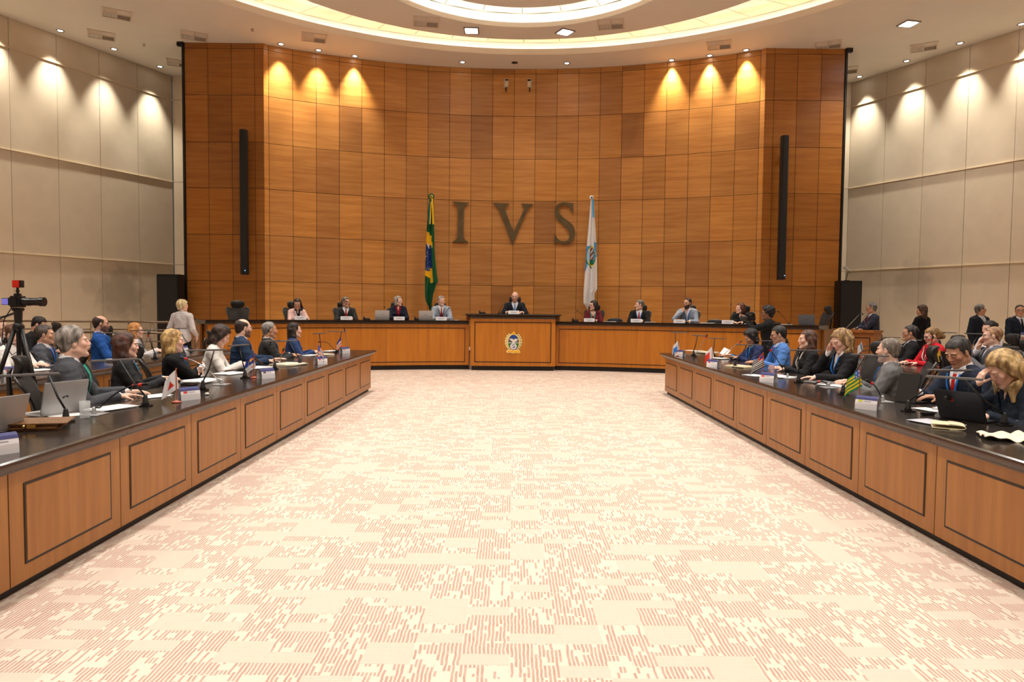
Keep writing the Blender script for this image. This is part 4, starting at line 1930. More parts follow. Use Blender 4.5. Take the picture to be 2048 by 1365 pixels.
    if top == 'jacket':
        v, f = sd_mesh(sp, hcl * 1.1, hf * 1.6, [(hcen - V3(.13, .13, .30), hcen + V3(.13, .16, -.08))], clips)
        np_obj('shirt', v, f, M_sh, root)
        ia = .017
        jp = torso(ia) + armp(ia * .8 + .002, .006, .90) + ring(cr + .013, .492, .010, .015, 9, 1.3)
        if not sit:
            jp.append((E(TL(0, -.01, -.05), V3(.172 * w + ia, .128 + ia + back, .13) * s, T), .05, 1))
        v, f = sd_mesh(jp, hcl, None, [], [vcut(vz, vw + .02, .52)], wr_disp(.006, seed))
        np_obj('jacket', v, f, M_jk, root)
        outer = torso(ia) + ring(cr + .013, .492, .010, .015, 9, 1.3)
    else:
        v, f = sd_mesh(sp, hcl, None, [], clips, wr_disp(.005, seed))
        np_obj('blouse' if fem else 'shirt', v, f, M_jk if top != 'shirt' else M_sh, root)
        outer = torso(inf_s)
    v, f = sd_mesh(legp(.012) + [(E(TL(0, -.01, .0), V3(.172 * w, .130 + back, .13) * s, T), .05, 1)], .03 if sit else .022)
    np_obj(pants_name, v, f, cloth('l%02x%02x%02x' % tuple(int(255 * c) for c in legs), legs), root)
    ft = feet(.008)
    for fp in (ft[:2], ft[2:]):
        v, f = sd_mesh(fp, .022, None, [], [lambda P: np.maximum(P[:, 2] - .095, .004 - P[:, 2])])
        np_obj('shoe', v, f, M_black, root)

    # ---- surface ribbons: lapels, tie, lanyard
    def surf(pl, tx, tz, y0=.30):
        """march from the front onto the clothes, torso coordinates"""
        yy = np.linspace(y0, -.1, 90)
        P = np.array([TL(tx, yv, tz) for yv in yy])
        D = np.full(len(P), 1.)
        for p, k, op in pl:
            d = pd(p, P)
            if k > 0:
                h_ = np.clip(.5 + .5 * (D - d) / k, 0, 1)
                D = d * h_ + D * (1 - h_) - k * h_ * (1 - h_)
            else:
                D = np.minimum(D, d)
        i = np.argmax(D < 0)
        return yy[i] if D[i] < 0 else 0.

    sp_t = torso(inf_s)

    def ribbon(pl, pts, nm, mt, th_=.003, off=.004, widths=None):
        m = MB()
        L_ = []
        for i, (tx, tz) in enumerate(pts):
            a = pts[max(i - 1, 0)]
            c = pts[min(i + 1, len(pts) - 1)]
            dx, dz = c[0] - a[0], c[1] - a[1]
            ln = math.hypot(dx, dz) + 1e-9
            wd_ = (widths[i] if isinstance(widths, (list, tuple)) else widths) / 2
            px, pz = -dz / ln * wd_, dx / ln * wd_
            yv = [surf(pl, tx + px, tz + pz), surf(pl, tx - px, tz - pz)]
            yv = [max(yv) if abs(yv[0] - yv[1]) > .06 else k_ for k_ in yv]
            for (sx_, k_) in ((1, 0), (-1, 1)):
                for o_ in (off + th_, off - .004):
                    L_.append(Vector(TL(tx + sx_ * px, yv[k_] + o_ / s, tz + sx_ * pz)))
        n_ = len(pts)
        fs = []
        for i in range(n_ - 1):
            a, c = i * 4, i * 4 + 4
            fs += [(a, c, c + 2, a + 2), (a, a + 1, c + 1, c), (a + 2, c + 2, c + 3, a + 3)]
        fs += [(0, 2, 3, 1), ((n_ - 1) * 4, (n_ - 1) * 4 + 1, (n_ - 1) * 4 + 3, (n_ - 1) * 4 + 2)]
        m.add(L_, fs)
        return m.build(nm, mt, root)
    if top == 'jacket' and near >= 1 and lean < 40:
        M_lp = cloth('p%02x%02x%02x' % tuple(int(255 * c) for c in jc), tuple(v_ * .8 for v_ in jc), .7)
        for sx in (-1, 1):
            pts = []
            for i in range(9):
                t_ = i / 8
                zz = .490 + (vz - .490) * t_
                xx = (vw + .026) * (zz - vz) / (.5 - vz) + .010
                pts.append((sx * xx, zz))
            ribbon(outer, pts, 'lapel', M_lp, .004, .004, [.03, .05, .062, .066, .062, .050, .036, .022, .008])
    if tie is not None:
        M_t = cloth('t%02x%02x%02x' % tuple(int(255 * c) for c in tie), tie, .5, .12)
        pts = [(0, .478 - .40 * i / 8) for i in range(9)]
        ribbon(sp_t, pts, 'tie', M_t, .006, .004, [.034, .030, .040, .046, .05, .055, .06, .064, .06])
    if lanyard is not None:
        M_l = cloth('y%02x%02x%02x' % tuple(int(255 * c) for c in lanyard), lanyard, .5, .02)
        both = sp_t + outer
        for sx in (-1, 1):
            ribbon(both, [(sx * (.070 - .066 * i / 9), .485 - .29 * i / 9) for i in range(10)], 'lanyard', M_l, .002, .007, .016)
        if badge:
            yv = surf(both, 0, .16) + .014
            m = MB()
            m.T = Matrix.Translation(Vector(TL(0, yv, .145))) @ Matrix(T.tolist()).to_4x4()
            m.box((0, 0, 0), (.075, .004, .10))
            m.m = 1
            m.box((0, .0005, .028), (.073, .005, .03))
            m.build('badge', [M_card, mat('badge_blue', rgb(30, 80, 190), .4)], root)

    # ---- hair
    if hair != 'bald':
        hrp = []
        kind = {'short': 'short', 'side': 'short', 'bald_fringe': 'short', 'receding': 'short', 'bald_top': 'short', 'curly': 'short', 'pony': 'short',
                'bun': 'short', 'pixie': 'short'}.get(hair, 'long')
        if hair in ('bob', 'fringe'):
            kind = 'fringe' if hair == 'fringe' else 'long'
        vo = hvol
        hrp.append((E(HD(0, -.016, .036 + vo * .5), (np.array((.079, .099, .087)) + vo) * q, H), 0, 1))
        if kind == 'short':
            hrp.append((E(HD(0, -.055, -.02), (np.array((.058, .046, .060)) + vo * .5) * q, H), .02, 1))
        # falling locks hang vertically (yaw only)

        def F(a_, b_, c_):
            return hcen + Hy @ (V3(a_, b_, c_) * q)
        if hair in ('long', 'wavy'):
            ln = -.27 if hair == 'long' else -.23
            hb = hcen + H @ V3(0, -.05, 0) * q
            hrp.append((E(F(0, -.062, -.08) * .5 + (hb + V3(0, 0, -.08)) * .5, np.array((.082 + vo, .045 + vo * .5, .13)) * q, Hy), .03, 1))
            for sx in (-1, 1):
                a_ = HD(sx * .072, -.018, .01)
                b_ = a_ + Hy @ V3(sx * .012, -.012, -.11) * q
                c_ = b_ + Hy @ V3(sx * .008, .0, ln + .11) * q
                hrp.append((C(a_, b_, (.024 + vo) * q, (.03 + vo) * q), .02, 1))
                hrp.append((C(b_, c_, (.03 + vo) * q, .018 * q), .02, 1))
                c2 = hcen + Hy @ V3(sx * .05, -.075, ln) * q
                hrp.append((C(HD(sx * .05, -.07, .0), c2, (.034 + vo) * q, .022 * q), .02, 1))
        if hair in ('bob', 'fringe'):
            hrp.append((E(F(0, -.050, -.045), np.array((.082 + vo, .058 + vo, .085)) * q, Hy), .03, 1))
            for sx in (-1, 1):
                a_ = HD(sx * .073, -.012, .01)
                b_ = a_ + Hy @ V3(sx * .004, .0, -.10) * q
                hrp.append((C(a_, b_, (.022 + vo) * q, (.022 + vo) * q), .02, 1))
        if hair == 'pony':
            a_ = HD(0, -.115, .02)
            hrp.append((E(a_, np.array((.03, .03, .03)) * q), .01, 1))
            b_ = a_ + Hy @ V3(0, -.035, -.06) * q
            hrp.append((C(a_, b_, .028 * q, .032 * q), .01, 1))
            hrp.append((C(b_, b_ + Hy @ V3(0, .01, -.14) * q, .032 * q, .014 * q), .02, 1))
        if hair == 'bun':
            hrp.append((E(HD(0, -.12, .04), np.array((.04, .035, .04)) * q, H), .01, 1))
        ly, lz = HL[kind]
        ly, lz = np.array(ly), np.array(lz)
        if hair == 'receding':
            lz = lz + np.interp(ly, [0, .05, .12], [0, .02, .03])

        def hcut(P):
            ql_ = ((P - hcen) @ H) / q
            zl = np.interp(ql_[:, 1], ly, lz)
            f_ = (zl - ql_[:, 2]) * .8
            front = ql_[:, 1] - (.104 if kind != 'fringe' else .112) - vo
            f_ = np.maximum(f_, front)
            if hair in ('bald_fringe',):
                f_ = np.maximum(f_, ql_[:, 2] - np.interp(ql_[:, 1], [-.12, -.08, .02, .06], [.075, .055, .052, .03]))
            # keep the face free
            face = .052 - np.maximum(np.abs(ql_[:, 0]) * .8, np.abs(ql_[:, 2] + .03) * .52)
            f_ = np.maximum(f_, np.where(ql_[:, 1] > .035, face, -1))
            if hair in ('wavy', 'long'):
                f_ = np.where(np.linalg.norm(ql_, axis=1) > .138 + vo * .3, -1, f_)
            if hair == 'bald_top':
                f_ = np.maximum(f_, ql_[:, 2] - np.interp(ql_[:, 1], [-.12, -.09, -.05, .02, .06], [.13, .125, .098, .072, .05]))
            return f_ * q

        amp = {'wavy': .009, 'curly': .009, 'long': .004, 'short': .0045, 'receding': .004, 'bob': .004, 'pixie': .006}.get(hair, .003)
        frq = {'wavy': 55, 'curly': 120}.get(hair, 70)

        def hdisp(P):
            st_ = V3(1, 1, .45) if hair not in ('curly',) else V3(1, 1, 1)
            n_ = wnoise((P - hcen) * st_, frq, seed + 3)[:, None]
            n2 = wnoise((P - hcen) * st_ * 2.6, frq, seed + 9)[:, None]
            dd = (P - hcen) * V3(1, 1, .4)
            return dd / (np.linalg.norm(dd, axis=1)[:, None] + 1e-6) * (n_ * amp + n2 * amp * .4)
        # locks reach below the hairline function only for long styles
        v, f = sd_mesh(hrp, {2: .0055, 1: .008, 0: .012}[near], None, [], [hcut], hdisp)
        if len(v):
            c1 = np.array(hc)
            c2 = np.array(hc2 if hc2 is not None else hc)
            t_ = np.clip(.5 + .9 * wnoise((v - hcen) * V3(1, 1, .3), 90, seed + 5), 0, 1)[:, None]
            np_obj(name_hair, v, f, hairmat('hair', (1, 1, 1)), root, c1 * (1 - t_) + c2 * t_)
    # ---- glasses
    if glasses is not None:
        m = MB()
        gr = .0022 if near else .0035
        for sx in (-1, 1):
            pts = [Vector(HD(sx * .033 + .024 * math.cos(a_), .100 - .008 * abs(math.cos(a_)), .002 + .017 * math.sin(a_)))
                   for a_ in np.linspace(0, 2 * PI, 17)]
            m.tube(pts, gr, 6, cap=False)
            m.tube([Vector(HD(sx * .057, .094, .008)), Vector(HD(sx * .078, .04, .010)), Vector(HD(sx * .083, -.008, .008))], gr, 6)
        m.tube([Vector(HD(-.010, .101, .006)), Vector(HD(.010, .101, .006))], gr, 6)
        m.build('glasses', mat('glasses_%d' % int(glasses[0] * 1000), glasses, .3), root)
    return dict(root=root, hip=hip, hcen=hcen, H=H, arms=armd, TL=TL)

# ------------------------------------------------------------------ chairs
M_chair_frame = mat('chair_frame', rgb(34, 34, 36), .28, spec=.7)
M_pad = mat('chair_pad', rgb(30, 29, 29), .5, bump=.2, bscale=200)


def make_chair(zs=1.):
    """person faces +y; origin on the floor below the seat"""
    t = thing('swivel_chair', 'x', 'chair')

    def bw(v):              # half width of the back by height fraction
        return float(np.interp(v, [0, .25, .6, .88, 1], [.17, .19, .225, .265, .235]))

    def bp(u, v, o=0.):
        uu = (u - .5) * 2
        hw = bw(v)
        z = .50 + (.50 * v) * (1 + (zs - 1) * 2.1) - .035 * (1 - uu * uu) * (v > .9) * (v - .9) * 10
        y = -.235 - .10 * v ** 1.5 + .035 * math.sin(PI * v) + .055 * uu * uu * (1 - .3 * v) + o
        return (uu * hw, y, z)
    m = MB()
    m.grid(lambda u, v: bp(u, v), 12, 14, thick=.008)
    m.build('backrest', M_mesh, t)
    m = MB()
    pts = [bp(0, v) for v in np.linspace(0, 1, 12)] + [bp(u, 1) for u in np.linspace(.1, .9, 9)] + [bp(1, v) for v in np.linspace(1, 0, 12)]
    pts += [bp(u, 0) for u in np.linspace(.8, 0, 5)]
    m.tube(pts, .013, 8, cap=False)
    m.build('back_frame', M_chair_frame, t)
    m = MB()
    m.tube([(0, -.24, .40), (0, -.30, .46), (0, -.335, .62), (0, -.37, .85 * zs), (0, -.375, 1.0 * zs), (0, -.36, 1.06 * zs)],
           [.028, .028, .024, .020, .016, .014], 10)
    m.build('spine', M_chair_frame, t)
    m = MB()

    def hr(u, v):
        uu = (u - .5) * 2
        vv = (v - .5) * 2
        hw = .155 * (1 - .20 * max(0, -vv) ** 2)
        return (uu * hw * math.sqrt(max(0, 1 - .12 * vv ** 4)), -.335 - .04 * vv * vv * (vv > 0) + .06 * uu * uu + .02 * vv,
                1.065 * zs + .085 * vv * (1 - .12 * uu ** 4))
    m.grid(hr, 12, 8, thick=.026)
    m.build('headrest', M_pad, t)
    m = MB()

    def seat(u, v):
        a, r = 2 * PI * u, v
        x_ = .245 * r * math.copysign(abs(math.cos(a)) ** .6, math.cos(a))
        y_ = .235 * r * math.copysign(abs(math.sin(a)) ** .6, math.sin(a))
        return (x_, y_ + .02, .455 - .03 * r ** 6)
    m.grid(seat, 28, 6)
    m.grid(lambda u, v: (lambda p: (p[0], p[1], .425 - .045 * v))(seat(u, 1 - .15 * v)), 28, 2)
    m.build('seat', M_pad, t)
    for sx in (-1, 1):
        m = MB()
        m.box((sx * .275, .02, .665), (.085, .26, .028), bev=.012)
        o = m.build('armrest', M_pad, t)
        m = MB()
        m.tube([(sx * .20, -.02, .40), (sx * .28, -.03, .45), (sx * .285, -.01, .56), (sx * .275, .0, .655)], .016, 8)
        m.build('post', M_chair_frame, o)
    m = MB()
    m.cyl((0, 0, .08), (0, 0, .40), .028, n=12)
    m.cyl((0, 0, .36), (0, 0, .41), .09, n=12)
    m.build('column', M_chair_frame, t)
    m = MB()
    for k in range(5):
        a = 2 * PI * k / 5 + .3
        m.tube([(0, 0, .10), (.15 * math.cos(a), .15 * math.sin(a), .10), (.31 * math.cos(a), .31 * math.sin(a), .07)], [.03, .024, .016], 8)
        m.ball((.31 * math.cos(a), .31 * math.sin(a), .031), .030, 8)
    m.build('base', M_chair_frame, t)
    return t


CHAIRS = [make_chair(.935), make_chair(1.055), make_chair(1.015)]
_ch = [0, 0, 0]


def chair(x, y, th, label, z=0., group=None):
    k = 1 if z > .1 else (0 if (x < 0 and y < 8) else 2)
    CHAIR = CHAIRS[k]
    if _ch[k] == 0:
        _ch[k] = 1
        CHAIR.location = (x, y, z)
        CHAIR.rotation_euler[2] = -math.radians(th)
        return tag(CHAIR, label, None, group)
    return dup(CHAIR, (x, y, z), -math.radians(th), label, group)


def make_low_chair():
    t = thing('visitor_chair', 'x', 'chair')
    m = MB()

    def bk(u, v):
        uu = (u - .5) * 2
        hw = .24 * (1 - .22 * v ** 5)
        return (uu * hw, -.24 - .06 * v + .05 * uu * uu, .56 + .30 * v * (1 - .10 * uu ** 4))
    m.grid(bk, 12, 8, thick=.03)
    m.build('backrest', M_pad, t)
    m = MB()
    m.box((0, 0, .43), (.46, .45, .06), bev=.02)
    m.build('seat', M_pad, t)
    for sx in (-1, 1):
        m = MB()
        m.tube([(sx * .20, -.22, .80), (sx * .20, -.22, .45), (sx * .20, -.24, .02), (sx * .20, .2, .02)], .012, 8)
        m.build('leg', M_chair_frame, t)
    return t


# ------------------------------------------------------------------ small props
def on_desk(B, pad=.05):
    rows = [(X_L1 - .78, X_L1 + .085), (X_L2 - .78, X_L2 + .085), (X_R1 - .085, X_R1 + .78), (X_R2 - .085, X_R2 + .78)]
    if abs(B.z - DESK_H) > 1e-3:
        return B
    lo, hi = min(rows, key=lambda r: max(r[0] - B.x, B.x - r[1], 0))
    B = B.copy()
    B.x = min(max(B.x, lo + pad), hi - pad)
    B.y = min(B.y, Y_END - .02)
    return B


def lamp_stand(base, top, b0, b1, label, z=DESK_H, group='slim desk lamps'):
    """slim reading lamp: weighted foot, thin leaning stem, flat bar head. arguments are surveyed photo pixels"""
    B = on_desk(at_z(base[0], base[1], z))
    Tp = at_y(top[0], top[1], B.y)
    if Tp.z < B.z + .2:
        Tp.z = B.z + .3
    t = thing('desk_lamp', label, 'lamp', tuple(B), 0, group)
    m = MB()
    m.box((0, 0, .006), (.085, .075, .012), bev=.004)
    m.lathe([(.03, .01), (.022, .03), (.013, .085), (.010, .09)], n=14)
    m.build('base', M_black, t)
    L_ = Tp - B
    m = MB()
    m.tube([(0, 0, .08), L_ * .5 + Vector((.004, 0, .01)), L_], .0068, 8)
    m.build('stem', M_black, t)
    c0, c1 = at_y(b0[0], b0[1], Tp.y), at_y(b1[0], b1[1], Tp.y)
    ang = -1.1 if B.x < 0 else 1.1
    ln = (c1.x - c0.x)
    # true bar length ~.36 m: depth component makes up what the picture foreshortens
    full = .34
    dx = min(abs(ln), full)
    dy = math.sqrt(max(full ** 2 - dx ** 2, 0)) * (1 if B.x < 0 else -1)
    mid = (c0 + c1) / 2
    m = MB()
    a_ = Vector((-dx / 2, -dy / 2, 0))
    c_ = Vector((dx / 2, dy / 2, 0))
    off = Vector((mid.x - B.x, 0, L_.z + .005))
    m.T = Matrix.Translation(off) @ Matrix.Rotation(math.atan2(c_.y - a_.y, c_.x - a_.x), 4, 'Z')
    m.box((0, 0, 0), (full, .055, .014), bev=.005)
    m.build('light_bar', M_bar, t)
    return t


def mic(base, tip, label, z=DESK_H, arch=.06, silver=False, group='gooseneck microphones', plate=False, ring=True, floor_y=None):
    B = on_desk(at_z(base[0], base[1], z), .07)
    if floor_y is not None:
        B = at_y(base[0], base[1], floor_y)
        B.z = z
    Tp = at_y(tip[0], tip[1], B.y)
    d = Tp - B
    t = thing('microphone', label, 'microphone', tuple(B), 0, group)
    m = MB()
    if plate:
        m.box((0, 0, .003), (.13, .15, .006), bev=.002)
    else:
        m.box((0, 0, .006), (.075, .075, .012), bev=.004)
    m.lathe([(.018, .004), (.012, .05), (.007, .055)], n=12)
    m.build('base', M_silver if plate else M_black, t)
    pts = []
    for k in range(9):
        f = k / 8
        p = d * f + Vector((0, 0, arch * 4 * f * (1 - f)))
        if k == 0:
            p = Vector((0, 0, .05))
        pts.append(p)
    m = MB()
    m.tube(pts, .005, 8)
    m.build('gooseneck', M_steel if silver else M_black, t)
    e = (pts[-1] - pts[-2]).normalized()
    if ring:
        m = MB()
        m.cyl(d - e * .012, d + e * .012, .012, n=12)
        m.build('red_ring', M_red, t)
    m = MB()
    m.cyl(d + e * .012, d + e * .05, .010, .012, n=12)
    m.ball(d + e * .05, .012, 10)
    m.build('head', M_black, t)
    return t


def text_obj(body, name, size, mt, parent, M, extrude=.0006):
    c = bpy.data.curves.new(name, 'FONT')
    c.body = body
    c.size = size
    c.extrude = extrude
    c.align_x = 'CENTER'
    c.align_y = 'CENTER'
    c.materials.append(mt)
    o = bpy.data.objects.new(name, c)
    COL.objects.link(o)
    o.parent = parent
    o.matrix_local = M
    return o


def name_card(px, label, rz, z=DESK_H, emblem=None, big=True, y_at=None, group='name cards'):
    """folded tent card; front face looks along local -y"""
    B = on_desk(at_z(px[0], px[1], z), .06) if y_at is None else at_y(px[0], px[1], y_at)
    B.z = z
    t = thing('name_card', label, 'name card', tuple(B), rz, group)
    if big:
        W_, H_, D_ = .17, .105, .085
        m = MB()
        pts = []
        for k in range(11):           # rounded ridge
            f = k / 10
            a = PI * f
            pts.append((-D_ / 2 * math.cos(a), H_ * (math.sin(a) ** .62)))
        n = len(pts)
        vs = [(x_, p[0], p[1]) for x_ in (-W_ / 2, W_ / 2) for p in pts]
        m.add(vs, [(i, n + i, n + i + 1, i + 1) for i in range(n - 1)])
        m.add([(x_ * .999, p[0] * .97, p[1] * .97) for x_ in (-W_ / 2, W_ / 2) for p in pts],
              [(i + 1, n + i + 1, n + i, i) for i in range(n - 1)])
        m.build('card', M_card, t)
        m = MB()
        q = [p for p in pts if p[1] > H_ * .66 and p[0] < .01]
        q = [(p[0] - .001, p[1] + .0012) for p in q]
        n = len(q)
        m.add([(x_, p[0], p[1]) for x_ in (-W_ / 2, W_ / 2) for p in q], [(i, n + i, n + i + 1, i + 1) for i in range(n - 1)])
        m.build('navy_band', M_navy, t)
        if emblem:
            # slope of lower front face
            p0, p1 = pts[1], pts[3]
            y_, z_ = (p0[0] + p1[0]) / 2 - .0025, (p0[1] + p1[1]) / 2
            tl = math.atan2(p1[1] - p0[1], p1[0] - p0[0])
            m = MB()
            m.T = Matrix.Translation((-.045, y_, z_)) @ Matrix.Rotation(tl, 4, 'X')
            m.box((0, 0, 0), (.034, .026, .001))
            m.build('crest_print', emblem, t)
            m = MB()
            m.T = Matrix.Translation((.022, y_, z_)) @ Matrix.Rotation(tl, 4, 'X')
            for k, w_ in enumerate((.07, .055)):
                m.box((-.01 + w_ / 2 - .03, .007 - k * .014, 0), (w_, .005, .001))
            m.build('printed_lines', mat('grey_print', rgb(150, 150, 160), .6), t)
    else:
        W_, H_ = .26, .085
        m = MB()
        for sg in (-1, 1):
            m.T = Matrix.Translation((0, sg * .022, H_ / 2)) @ Matrix.Rotation(sg * -.25 * -1, 4, 'X')
            m.box((0, 0, 0), (W_, .003, H_))
        m.T = Matrix.Identity(4)
        m.build('card', M_card, t)
        m = MB()
        m.T = Matrix.Translation((0, -.0245, H_ / 2)) @ Matrix.Rotation(-.25, 4, 'X')
        m.box((0, 0, .008), (.17, .002, .010))
        m.box((0, 0, -.012), (.12, .002, .006))
        m.build('printed_lines', mat('grey_print', rgb(150, 150, 160), .6), t)
    return t


def mini_flag(px, label, colf, z=DESK_H, h=.24, flip=1, wd=.13, drop=.19, group='miniature flags'):
    """small flag on a turned wooden stand, cloth drooping diagonally; colf(u,v)->rgb"""
    B = on_desk(at_z(px[0], px[1], z))
    t = thing('miniature_flag', label, 'flag', tuple(B), 0, group)
    m = MB()
    m.lathe([(.036, 0), (.038, .006), (.030, .012), (.012, .016), (.008, .022)], n=18)
    m.build('base', mat('flag_stand_wood', rgb(170, 80, 45), .35), t)
    m = MB()
    m.cyl((0, 0, .01), (0, 0, h), .004, n=8)
    m.ball((0, 0, h), .007, 8)
    m.build('pole', mat('flag_stand_wood', rgb(170, 80, 45), .35), t)
    m = MB()
    nu, nv = 26, 34
    P = {}
    for j in range(nv + 1):
        for i in range(nu + 1):
            u, v = i / nu, j / nv
            # hoist along pole (v: 0 top ..1 bottom); fly droops
            x_ = flip * (wd * u * (.70 + .35 * v) - .022 * v)
            z_ = h - .004 - (.150 * v) - drop * .50 * u ** 1.15
            y_ = .012 * math.sin(u * 9 + v * 2) * u
            P[i, j] = (x_, y_, z_)
    for j in range(nv):
        for i in range(nu):
            m.c = colf((i + .5) / nu, (j + .5) / nv)
            m.add([P[i, j], P[i + 1, j], P[i + 1, j + 1], P[i, j + 1]], [(0, 1, 2, 3)], True)
    m.build('cloth', mat('flag_cloth', (1, 1, 1), .7, attr='tint'), t)
    return t


def papers(px, label, w, d, rz, z=DESK_H, n=3, mt=None, name='paper_stack', cat='papers', seed=1, y_at=None, h=.0025):
    B = at_z(px[0], px[1], z) if y_at is None else at_y(px[0], px[1], y_at)
    B.z = z
    m = MB()
    r = random.Random(seed)
    for k in range(n):
        m.T = Matrix.Translation((r.uniform(-.02, .02) * (k > 0), r.uniform(-.02, .02) * (k > 0), .0015 + k * (h + .0008))) @ \
            Matrix.Rotation(r.uniform(-.2, .2) * (k > 0), 4, 'Z')
        m.grid(lambda u, v: ((u - .5) * w, (v - .5) * d, h + .004 * abs(u - .5) ** 2 * (k == n - 1)), 6, 6, thick=h)
    o = m.build(name, mt or M_paper, loc=tuple(B), rz=rz)
    return tag(o, label, cat)


def laptop(px, label, rz, z=DESK_H, open_=100, mt=None, w=.32, dd=.22, y_at=None, logo=False, scr=None):
    """hinge side looks along local -y (lid back towards -y)"""
    B = at_z(px[0], px[1], z) if y_at is None else at_y(px[0], px[1], y_at)
    B.z = z
    mt = mt or M_silver
    t = thing('laptop', label, 'laptop', tuple(B), rz, None)
    m = MB()
    m.box((0, dd / 2, .009), (w, dd, .014), bev=.004)
    m.build('base', mt, t)
    m = MB()
    m.box((0, dd / 2 - .02, .0165), (w * .88, dd * .45, .002))
    m.build('keyboard', M_dgrey, t)
    if open_ > 5:
        a = math.radians(open_)
        m = MB()
        m.T = Matrix.Translation((0, 0, .016)) @ Matrix.Rotation(a, 4, 'X')
        m.box((0, dd / 2, .0), (w, dd, .008), bev=.003)
        lid = m.build('lid', mt, t)
        m = MB()
        m.T = Matrix.Translation((0, 0, .016)) @ Matrix.Rotation(a, 4, 'X')
        m.box((0, dd / 2, -.0045), (w * .93, dd * .9, .002))
        m.build('screen', M_screen, lid)
        if logo:
            m = MB()
            m.T = Matrix.Translation((0, 0, .016)) @ Matrix.Rotation(a, 4, 'X')
            m.box((-.012, dd / 2, .0045), (.02, .012, .001), Matrix.Rotation(.5, 3, 'Z'))
            m.box((.012, dd / 2 + .004, .0045), (.02, .012, .001), Matrix.Rotation(-.4, 3, 'Z'))
            m.build('logo', M_dgrey, lid)
    return t


# ------------------------------------------------------------------ large flags behind the dais
def big_flag(name, label, cx, y, top, rows, colf, finial, rib):
    """rows: list of (photo_y, left_x, right_x) outline of the hanging cloth in photo pixels at distance y"""
    P0 = at_y(cx, top, y)
    t = thing('flag', label, 'flag', (P0.x, y + .06, .42))
    h = P0.z - .42
    m = MB()
    m.cyl((0, 0, 0), (0, 0, .03), .17, .16, n=20)
    m.build('stand', mat('flag_pole_wood', rgb(110, 66, 34), .35), t)
    m = MB()
    m.cyl((0, 0, .03), (0, 0, h), .018, n=10)
    m.build('pole', mat('flag_pole_wood', rgb(110, 66, 34), .35), t)
    m = MB()
    m.lathe([(.001, h + .05), (.03, h + .03), (.02, h), (.018, h - .02)], n=12)
    m.build('tip', mat('flag_brass', rgb(180, 150, 80), .3, metal=.8), t)
    # rosette
    m = MB()
    m.T = Matrix.Translation((0, -.09, h - .01)) @ Matrix.Rotation(PI / 2, 4, 'X')
    for r, z0, c in finial:
        m.c = c
        m.lathe([(.001, 0), (r, 0), (r, .012), (.001, .02)], c=(0, 0, z0), n=18, cap=False)
    m.T = Matrix.Identity(4)
    m.build('rosette', mat('flag_cloth', (1, 1, 1), .7, attr='tint'), t)
    ys = [r[0] for r in rows]
    nv, nu = 150, 36
    m = MB()
    P = {}
    for j in range(nv + 1):
        py = ys[0] + (ys[-1] - ys[0]) * j / nv
        l = np.interp(py, ys, [r[1] for r in rows])
        r_ = np.interp(py, ys, [r[2] for r in rows])
        A = at_y(l, py, y)
        Bq = at_y(r_, py, y)
        k = j / nv
        for i in range(nu + 1):
            u = i / nu
            p = A.lerp(Bq, u)
            fold = (.045 * math.sin(u * 2 * PI * 2.4 + .6 * k) + .02 * math.sin(u * 2 * PI * 5 + 2 * k)) * (.25 + .75 * min(1, k * 2))
            P[i, j] = (p.x - P0.x, -.08 + fold, p.z - .42)
    for j in range(nv):
        for i in range(nu):
            m.c = colf((i + .5) / nu, ys[0] + (ys[-1] - ys[0]) * (j + .5) / nv)
            m.add([P[i, j], P[i, j + 1], P[i + 1, j + 1], P[i + 1, j]], [(0, 1, 2, 3)], True)
    m.build('cloth', mat('flag_cloth', (1, 1, 1), .7, attr='tint'), t)
    for (pts, w_, c) in rib:
        m = MB()
        m.c = c
        q = [at_y(a, b_, y) for a, b_ in pts]
        q = [Vector((p.x - P0.x, -.155 - .01 * i, p.z - .42)) for i, p in enumerate(q)]
        vs = []
        for p in q:
            vs += [p + Vector((-w_, 0, 0)), p + Vector((w_, 0, 0)), p + Vector((w_, .006, 0)), p + Vector((-w_, .006, 0))]
        fs = []
        for i in range(len(q) - 1):
            for k in range(4):
                fs.append((i * 4 + k, i * 4 + (k + 1) % 4, i * 4 + 4 + (k + 1) % 4, i * 4 + 4 + k))
        m.add(vs, fs)
        m.build('ribbon', mat('flag_cloth', (1, 1, 1), .7, attr='tint'), t)
    return t


G_, Yl, Bl, Wt = rgb(0, 92, 52), rgb(250, 200, 20), rgb(20, 60, 130), rgb(238, 236, 236)


def brazil(u, py):
    # photo-measured fold layout: left two bands show the rhombus, the rest is green
    b0, b1 = .43, .68
    if u < b0:
        if 463 - 4 * (.43 - u) < py < 562:
            top_b, bot_b = 488, 541
            if py < top_b + (u - .1) * 4 or py > bot_b + u * 6:
                return Yl if 463 + u * 9 < py < 551 + u * 14 else G_
            if py < 499 and (u / .43) > (py - 487) / 12.:
                return Wt if u > .08 else Bl
            r = random.Random(int(u * 23) * 100 + int(py))
            return Wt if r.random() < .05 and py > 500 else Bl
        return G_
    if u < b1 and py > 468:
        if 472 < py < 490 + (u - b0) * 10 or 537 < py < 566:
            return Yl
        if 490 <= py <= 537:
            return Bl
        return G_
    if u < b1 + .1 and 484 < py < 497:
        return Yl
    return G_


SkB = rgb(60, 165, 225)


